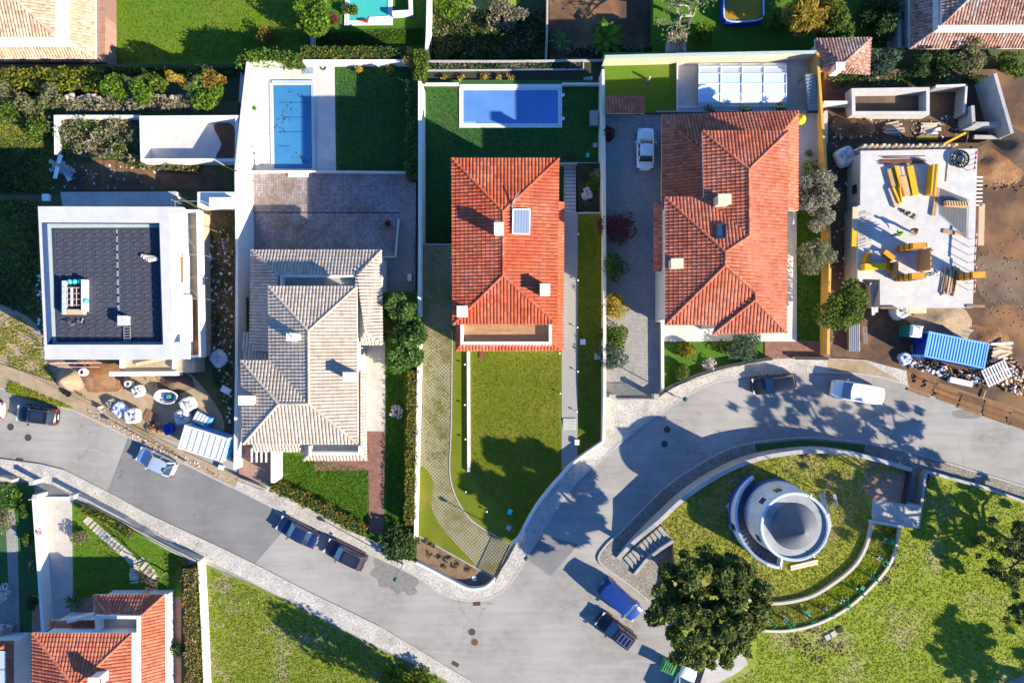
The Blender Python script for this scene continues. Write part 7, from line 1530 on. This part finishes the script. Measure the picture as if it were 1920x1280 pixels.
for k in range(18): y = 294 + random.uniform(0, 14); m.bar(P(1650 + random.uniform(-4, 8), y, 3.06 + .02 * (k % 3)), P(1730 + random.uniform(-8, 8), y + random.uniform(-2, 2), 3.06), .035)
m.build('bars', 'rebar', t, kind='stuff')
t = thing('rebar_bundle', 'rusty bars sticking out over the platform east of the slab', 'rebar'); m = MB()
for k in range(15): m.bar(P(1838, 384 + 5 * k, 2.7), P(1862, 384 + 5 * k + random.uniform(-2, 2), 2.7), .03)
m.build('bars', 'rebar', t, kind='stuff')
t = thing('rebar_bundle', 'rusty starter bars fanned over the left edge of the slab', 'rebar'); m = MB()
for k in range(14): m.bar(P(1611, 400 + 5 * k, 3.1), P(1634, 398 + 5 * k + random.uniform(-2, 2), 3.25), .03)
m.build('bars', 'rebar', t, kind='stuff')
t = thing('steel_mesh', 'stack of grey steel reinforcement mats on the slab', 'steel mesh'); m = MB()
for k in range(19): m.bar(P(1762 + 3 * k, 353 + 1.2 * k, 3.1), P(1766 + 2.7 * k, 402 + 2.4 * k, 3.1), .03)
for k in range(15): f = k / 14; m.bar(P(1762 + 4 * f, 353 + 50 * f, 3.13), P(1817 - 2 * f, 375 + 72 * f, 3.13), .03)
m.build('wires', 'steel_mesh', t, kind='stuff')
t = thing('timber_pair', 'two long pale planks beside the steel mats', 'planks')
for k in range(2): lay(t, 'plank', (1755 + 4 * k, 354), (1748 + 4 * k, 404), .18, .2, 'timber')
t = thing('timber_form', 'tan timber box above the steel mats', 'formwork')
MB().prism(PP([(1775, 376), (1817, 378), (1816, 388), (1776, 385)], 3.7), 3.0, 3.7).build('form_box', 'timber', t)
for k in range(8): MB().bar(P(1778 + 5 * k, 377, 3.72), P(1780 + 5 * k, 386, 3.72), .04).build('batten', 'timber_old', t)
t = thing('cable_drum', 'black ring of coiled pipe standing on the slab corner', 'coil', P(1801, 298, 3.3)); MB().tube([(.82 * math.cos(a * math.pi / 12), .82 * math.sin(a * math.pi / 12), 0) for a in range(25)], .09, 6, False).build('outer_coil', 'rubber', t); MB().tube([(.42 * math.cos(a * math.pi / 10), .42 * math.sin(a * math.pi / 10), 0) for a in range(21)], .07, 6, False).build('inner_coil', 'rubber', t)
for k in range(16): a = k * math.pi / 8; MB().tube([(.42 * math.cos(a), .42 * math.sin(a), .02), (.84 * math.cos(a + .15), .84 * math.sin(a + .15), .02)], .06, 5).build('spoke', 'rubber', t)
t = thing('plank', 'single grey plank near the coiled pipe', 'plank'); lay(t, 'board', (1780, 291), (1775, 341), .14, .08, 'timber_pale')
t = thing('plank', 'short tan boards below the steel mats', 'plank'); lay(t, 'board', (1768, 433), (1788, 436), .4, .12, 'timber'); lay(t, 'board', (1790, 437), (1806, 440), .35, .1, 'timber')
t = thing('tool_heap', 'dark tools and grates in the middle of the slab', 'tools')
for k in range(6): MB().box(P(1693 + 5 * k, 394 + 2.5 * k, 3.2), (.5, .28, .12), -.5 + .3 * k, z0=3.0).build('grate', 'dark_metal' if k % 2 == 0 else 'timber_pale', t)
t = thing('stair_formwork', 'orange and yellow stair formwork at the lower left of the slab', 'formwork')
for p0, p1, w, hh, m_ in [((1617, 501), (1657, 499), .62, .9, 'form_yellow'), ((1629, 474), (1622, 494), .4, .7, 'form_orange'), ((1656, 472), (1674, 486), .5, .6, 'form_orange'), ((1660, 496), (1676, 510), .6, .4, 'form_orange')]: lay(t, 'panel', p0, p1, w, hh, m_)
for k in range(5): MB().box(P(1645, 472 + 4 * k, 3.5 - .12 * k), (1.0, .12, .05), 0, z0=3.3 - .1 * k).build('tread', 'white_wall', t)
t = thing('plank_pile', 'pile of long loose planks on the lower right of the slab', 'planks')
for k in range(13): lay(t, 'plank', (1768 + 2.6 * k + random.uniform(-3, 3), 500 + random.uniform(-3, 10)), (1762 + 2.4 * k + random.uniform(-3, 4), 548 + random.uniform(-6, 8)), .14, .08 + .06 * (k % 3), ['timber', 'timber_pale', 'timber_old', 'timber_pale'][k % 4])
t = thing('edge_board', 'tan boards along the lower edge of the slab', 'boards'); lay(t, 'board', (1703, 582), (1737, 582), .6, .08, 'timber_pale', 2.2); lay(t, 'board', (1650, 577), (1680, 577), .2, .2, 'timber_old'); lay(t, 'board', (1812, 574), (1846, 574), .25, .12, 'timber_old')
t = thing('timber_props', 'grey timber props leaning at the lower left of the slab', 'props')
for p0, p1 in (((1610, 523), (1634, 535)), ((1633, 530), (1637, 590)), ((1641, 530), (1643, 585))): MB().bar(P(*p0, 2.6), P(*p1, 1.0), .3, .16).build('prop', 'concrete', t)
t = thing('roof_sheets', 'grey corrugated sheets standing by the site entrance', 'sheets'); p = P(1603, 632, .8); o_ = corrug(t, 'sheet', 'galvanised', p.x, p.y, 1.15, 2.9, .7, 6, .06); MB().box((p.x, p.y, 0), (1.0, 2.7, .65), z0=0).build('stack', 'grey_metal', t)
t = thing('ladder', 'pale ladder lying by the corrugated sheets', 'ladder')
for s in (1619, 1625): MB().bar(P(s, 612, .3), P(s + 1, 645, .3), .05).build('rail', 'galvanised', t)
for k in range(8): MB().bar(P(1619, 614 + 4 * k, .3), P(1626, 614 + 4 * k, .3), .05).build('rung', 'galvanised', t)
# workers
def person(label, x, y, z0, rz, vest, helmet, bend=.0):
    c = P(x, y, z0 + 1.3); t = thing('person', label, 'person', (c.x, c.y, z0), rz)
    me = bpy.data.meshes.new('body'); b = bend
    V = [(0, 0, .92), (b * .25, 0, 1.15), (b * .55, 0, 1.38), (b * .7, 0, 1.52), (b * .8, 0, 1.66), (.02, -.1, .88), (.06, -.12, .48), (.0, -.12, .08), (.13, -.12, .04), (-.02, .1, .88), (.02, .12, .48), (-.1, .12, .08), (.03, .12, .04),
         (b * .55, -.2, 1.4), (b * .6 + .1, -.3, 1.13), (b * .6 + .32, -.22, 1.0), (b * .55, .2, 1.4), (b * .6 + .06, .31, 1.12), (b * .6 + .28, .26, .98)]
    Ed = [(0, 1), (1, 2), (2, 3), (3, 4), (0, 5), (5, 6), (6, 7), (7, 8), (0, 9), (9, 10), (10, 11), (11, 12), (2, 13), (13, 14), (14, 15), (2, 16), (16, 17), (17, 18)]
    R = [.15, .15, .16, .065, .1, .1, .075, .055, .05, .1, .075, .055, .05, .075, .055, .042, .075, .055, .042]
    me.from_pydata(V, Ed, []); me.materials.append(MATS['trousers_dark']); o = bpy.data.objects.new('body', me); COL.objects.link(o); o.parent = t
    sk = o.modifiers.new('skin', 'SKIN'); 
    for i, r in enumerate(R): me.skin_vertices[0].data[i].radius = (r, r)
    me.skin_vertices[0].data[0].use_root = True; o.modifiers.new('sub', 'SUBSURF').levels = 1; o.modifiers['sub'].render_levels = 1
    MB().tube([(b * .1, 0, .98), (b * .3, 0, 1.15), (b * .55, 0, 1.40), (b * .6, 0, 1.47)], [.19, .2, .23, .14], 12).build('vest', vest, t, True)
    hx = b * .8; MB().lathe((hx, 0, 1.60), [(.10, -.06), (.115, .02), (.1, .1), (0, .14)], 12).build('head', 'skin', t, True); MB().lathe((hx, 0, 1.66), [(.16, 0), (.135, .02), (.12, .1), (0, .15)], 12).build('helmet', helmet, t, True)
    for s, q in ((-1, (b * .6 + .34, -.22, .97)), (1, (b * .6 + .30, .26, .95))): MB().tube([q, (q[0] + .09, q[1], q[2] - .05)], [.04, .025], 6).build('hand', 'skin', t)
    return t
person('worker in a lime green vest standing on the slab', 1688, 438, 3.0, 1.0, 'vest_lime', 'vest_lime'); person('worker in orange clothes with a red helmet bending over the slab', 1722, 431, 3.0, -2.8, 'vest_yellow', 'helmet_red', .45); person('worker in pale clothes beside the plank pile', 1752, 512, 3.0, .4, 'scrap_white', 'scrap_white', .2)
# yard of the right site
t = thing('portable_toilet', 'teal portable toilet with white domed roof beside the blue container', 'portable toilet', P(1719, 621, 2.2), -.12)
MB().prism([(-.58, -.58), (.58, -.58), (.58, .58), (-.58, .58)], -2.2, -.12).build('cabin', 'teal_plastic', t); MB().loft([[(.62 * k * (1 if i in (0, 3) else -1), .62 * k * (1 if i < 2 else -1), z) for i in range(4)] for z, k in ((-.14, 1), (-.02, .98), (.1, .7))]).build('roof', 'white_plastic', t); MB().box((-.6, 0, -1.2), (.05, .8, 1.8)).build('door', 'teal_plastic', t); MB().tube([(.3, .3, 0), (.3, .3, .3)], .06, 8).build('vent_pipe', 'white_plastic', t)
boxy('water_drum', 'deep blue drum box between toilet and container', 'tank', 1734, 632, 0, (1.0, 1.3, 1.4), 'deep_blue'); boxy('dark_tarp_box', 'dark green covered box at the end of the container', 'box', 1722, 655, 0, (1.0, 1.0, .6), 'grey_metal', 'lamp_green')
pallet('large white lattice pallet leaning on the rubbish by the container', 1869, 700, .5, .45, 'sheet_white', 9, group=None, L=2.6, W=1.9, name='lattice_pallet')
t = thing('plank_pile', 'pale and reddish planks piled behind the container end', 'planks')
for k in range(10): lay(t, 'plank', (1856 + random.uniform(0, 8), 672 - 4 * k + random.uniform(0, 10)), (1893 + random.uniform(0, 8), 655 - 1.5 * k + random.uniform(0, 10)), .25, .08, ['timber_pale', 'scrap_white', 'rubble_red', 'timber'][k % 4], .2 + .05 * k)
t = thing('plank_pile', 'thin planks and tubes above the blue container', 'planks')
for k in range(9): lay(t, 'plank', (1780 + random.uniform(0, 12), 606 + 3.4 * k), (1826 + random.uniform(0, 10), 621 + 3.2 * k), .12, .08, ['galvanised', 'timber_pale', 'timber'][k % 3], .1)
junk('heap of rubbish between the blue container and the fence', [(1680, 665), (1725, 668), (1790, 690), (1850, 712), (1850, 730), (1770, 706), (1690, 685)], .05, 190, ['scrap_white', 'scrap_blue', 'timber_old', 'rubble_red', 'leaf_dark', 'dark_soil'], .08, .42, .25)
junk('mixed rubble and timber scraps in the corner behind the lattice pallet', [(1880, 660), (1930, 690), (1930, 745), (1890, 735), (1860, 712)], .05, 170, ['rubble', 'timber_pale', 'scrap_white', 'timber_old', 'rubble_red'], .08, .4, .2)
bag('blue and white plastic bag heap left of the rubbish', 1698, 672, .6, .5, 'scrap_blue', group=None, name='bag_heap'); boxy('white_crate', 'long white board leaning on the fence', 'board', 1803, 716, .1, (2.3, .5, .5), 'white_plastic', rz=-.22)
t = thing('board_hoarding', 'band of long brown planks laid along the right site edge', 'planks')
MB().prism(PP([(1702, 698), (1708, 727), (1940, 808), (1940, 775)], .02), -.1, .02).build('ground_board', 'timber_old', t)
for r in range(6):
    for k in range(5):
        x0 = 1706 + 46 * k + random.uniform(-6, 6); y0 = 704 + 5.0 * r + 16.2 * k; ln = random.uniform(40, 50)
        lay(t, 'plank', (x0, y0), (x0 + ln, y0 + ln * .352 + random.uniform(-.8, .8)), .27, .05, 'board_brown', .02 + .03 * ((r + k) % 2))
for k, (x, y) in enumerate([(1716, 712), (1735, 722), (1843, 740)]): lay(t, 'batten', (x, y + 6), (x + 5, y - 8), .12, .1, ['board_brown', 'timber_old', 'timber'][k], .14)
t = thing('timber_heap', 'heap of grey and pale boards north of the slab', 'planks')
for k in range(16): cx = 1675 if k % 2 else 1745; a = random.uniform(-.4, .4); lay(t, 'board', (cx - 16 + random.uniform(-8, 4), 232 + 1.6 * k * .8), (cx + 14 + random.uniform(-4, 8), 229 + 1.6 * k * .8 + random.uniform(-5, 5)), .2, .07, ['timber_pale', 'concrete', 'scrap_white', 'timber'][k % 4], -.8 + .04 * (k % 5))
t = thing('plank', 'bright yellow plank leaning above the slab corner', 'plank'); lay(t, 'board', (1771, 270), (1811, 249), .22, .1, 'form_yellow', .4); t = thing('plank', 'olive board lying beside the timber heap', 'plank'); lay(t, 'board', (1718, 258), (1758, 258), .5, .06, 'leaf_gold', -.85)
t = thing('hose', 'grey hose curving down from the block wall', 'hose'); MB().tube([tuple(P(x, y, -.7)) for x, y in cr([(1812, 238), (1815, 250), (1812, 268), (1808, 278)], 4)], .06, 6).build('tube', 'galvanised', t)
t = thing('concrete_beam', 'grey beam lying right of the slab', 'beam'); lay(t, 'beam', (1826, 257), (1876, 258), .35, .25, 'concrete', .0)
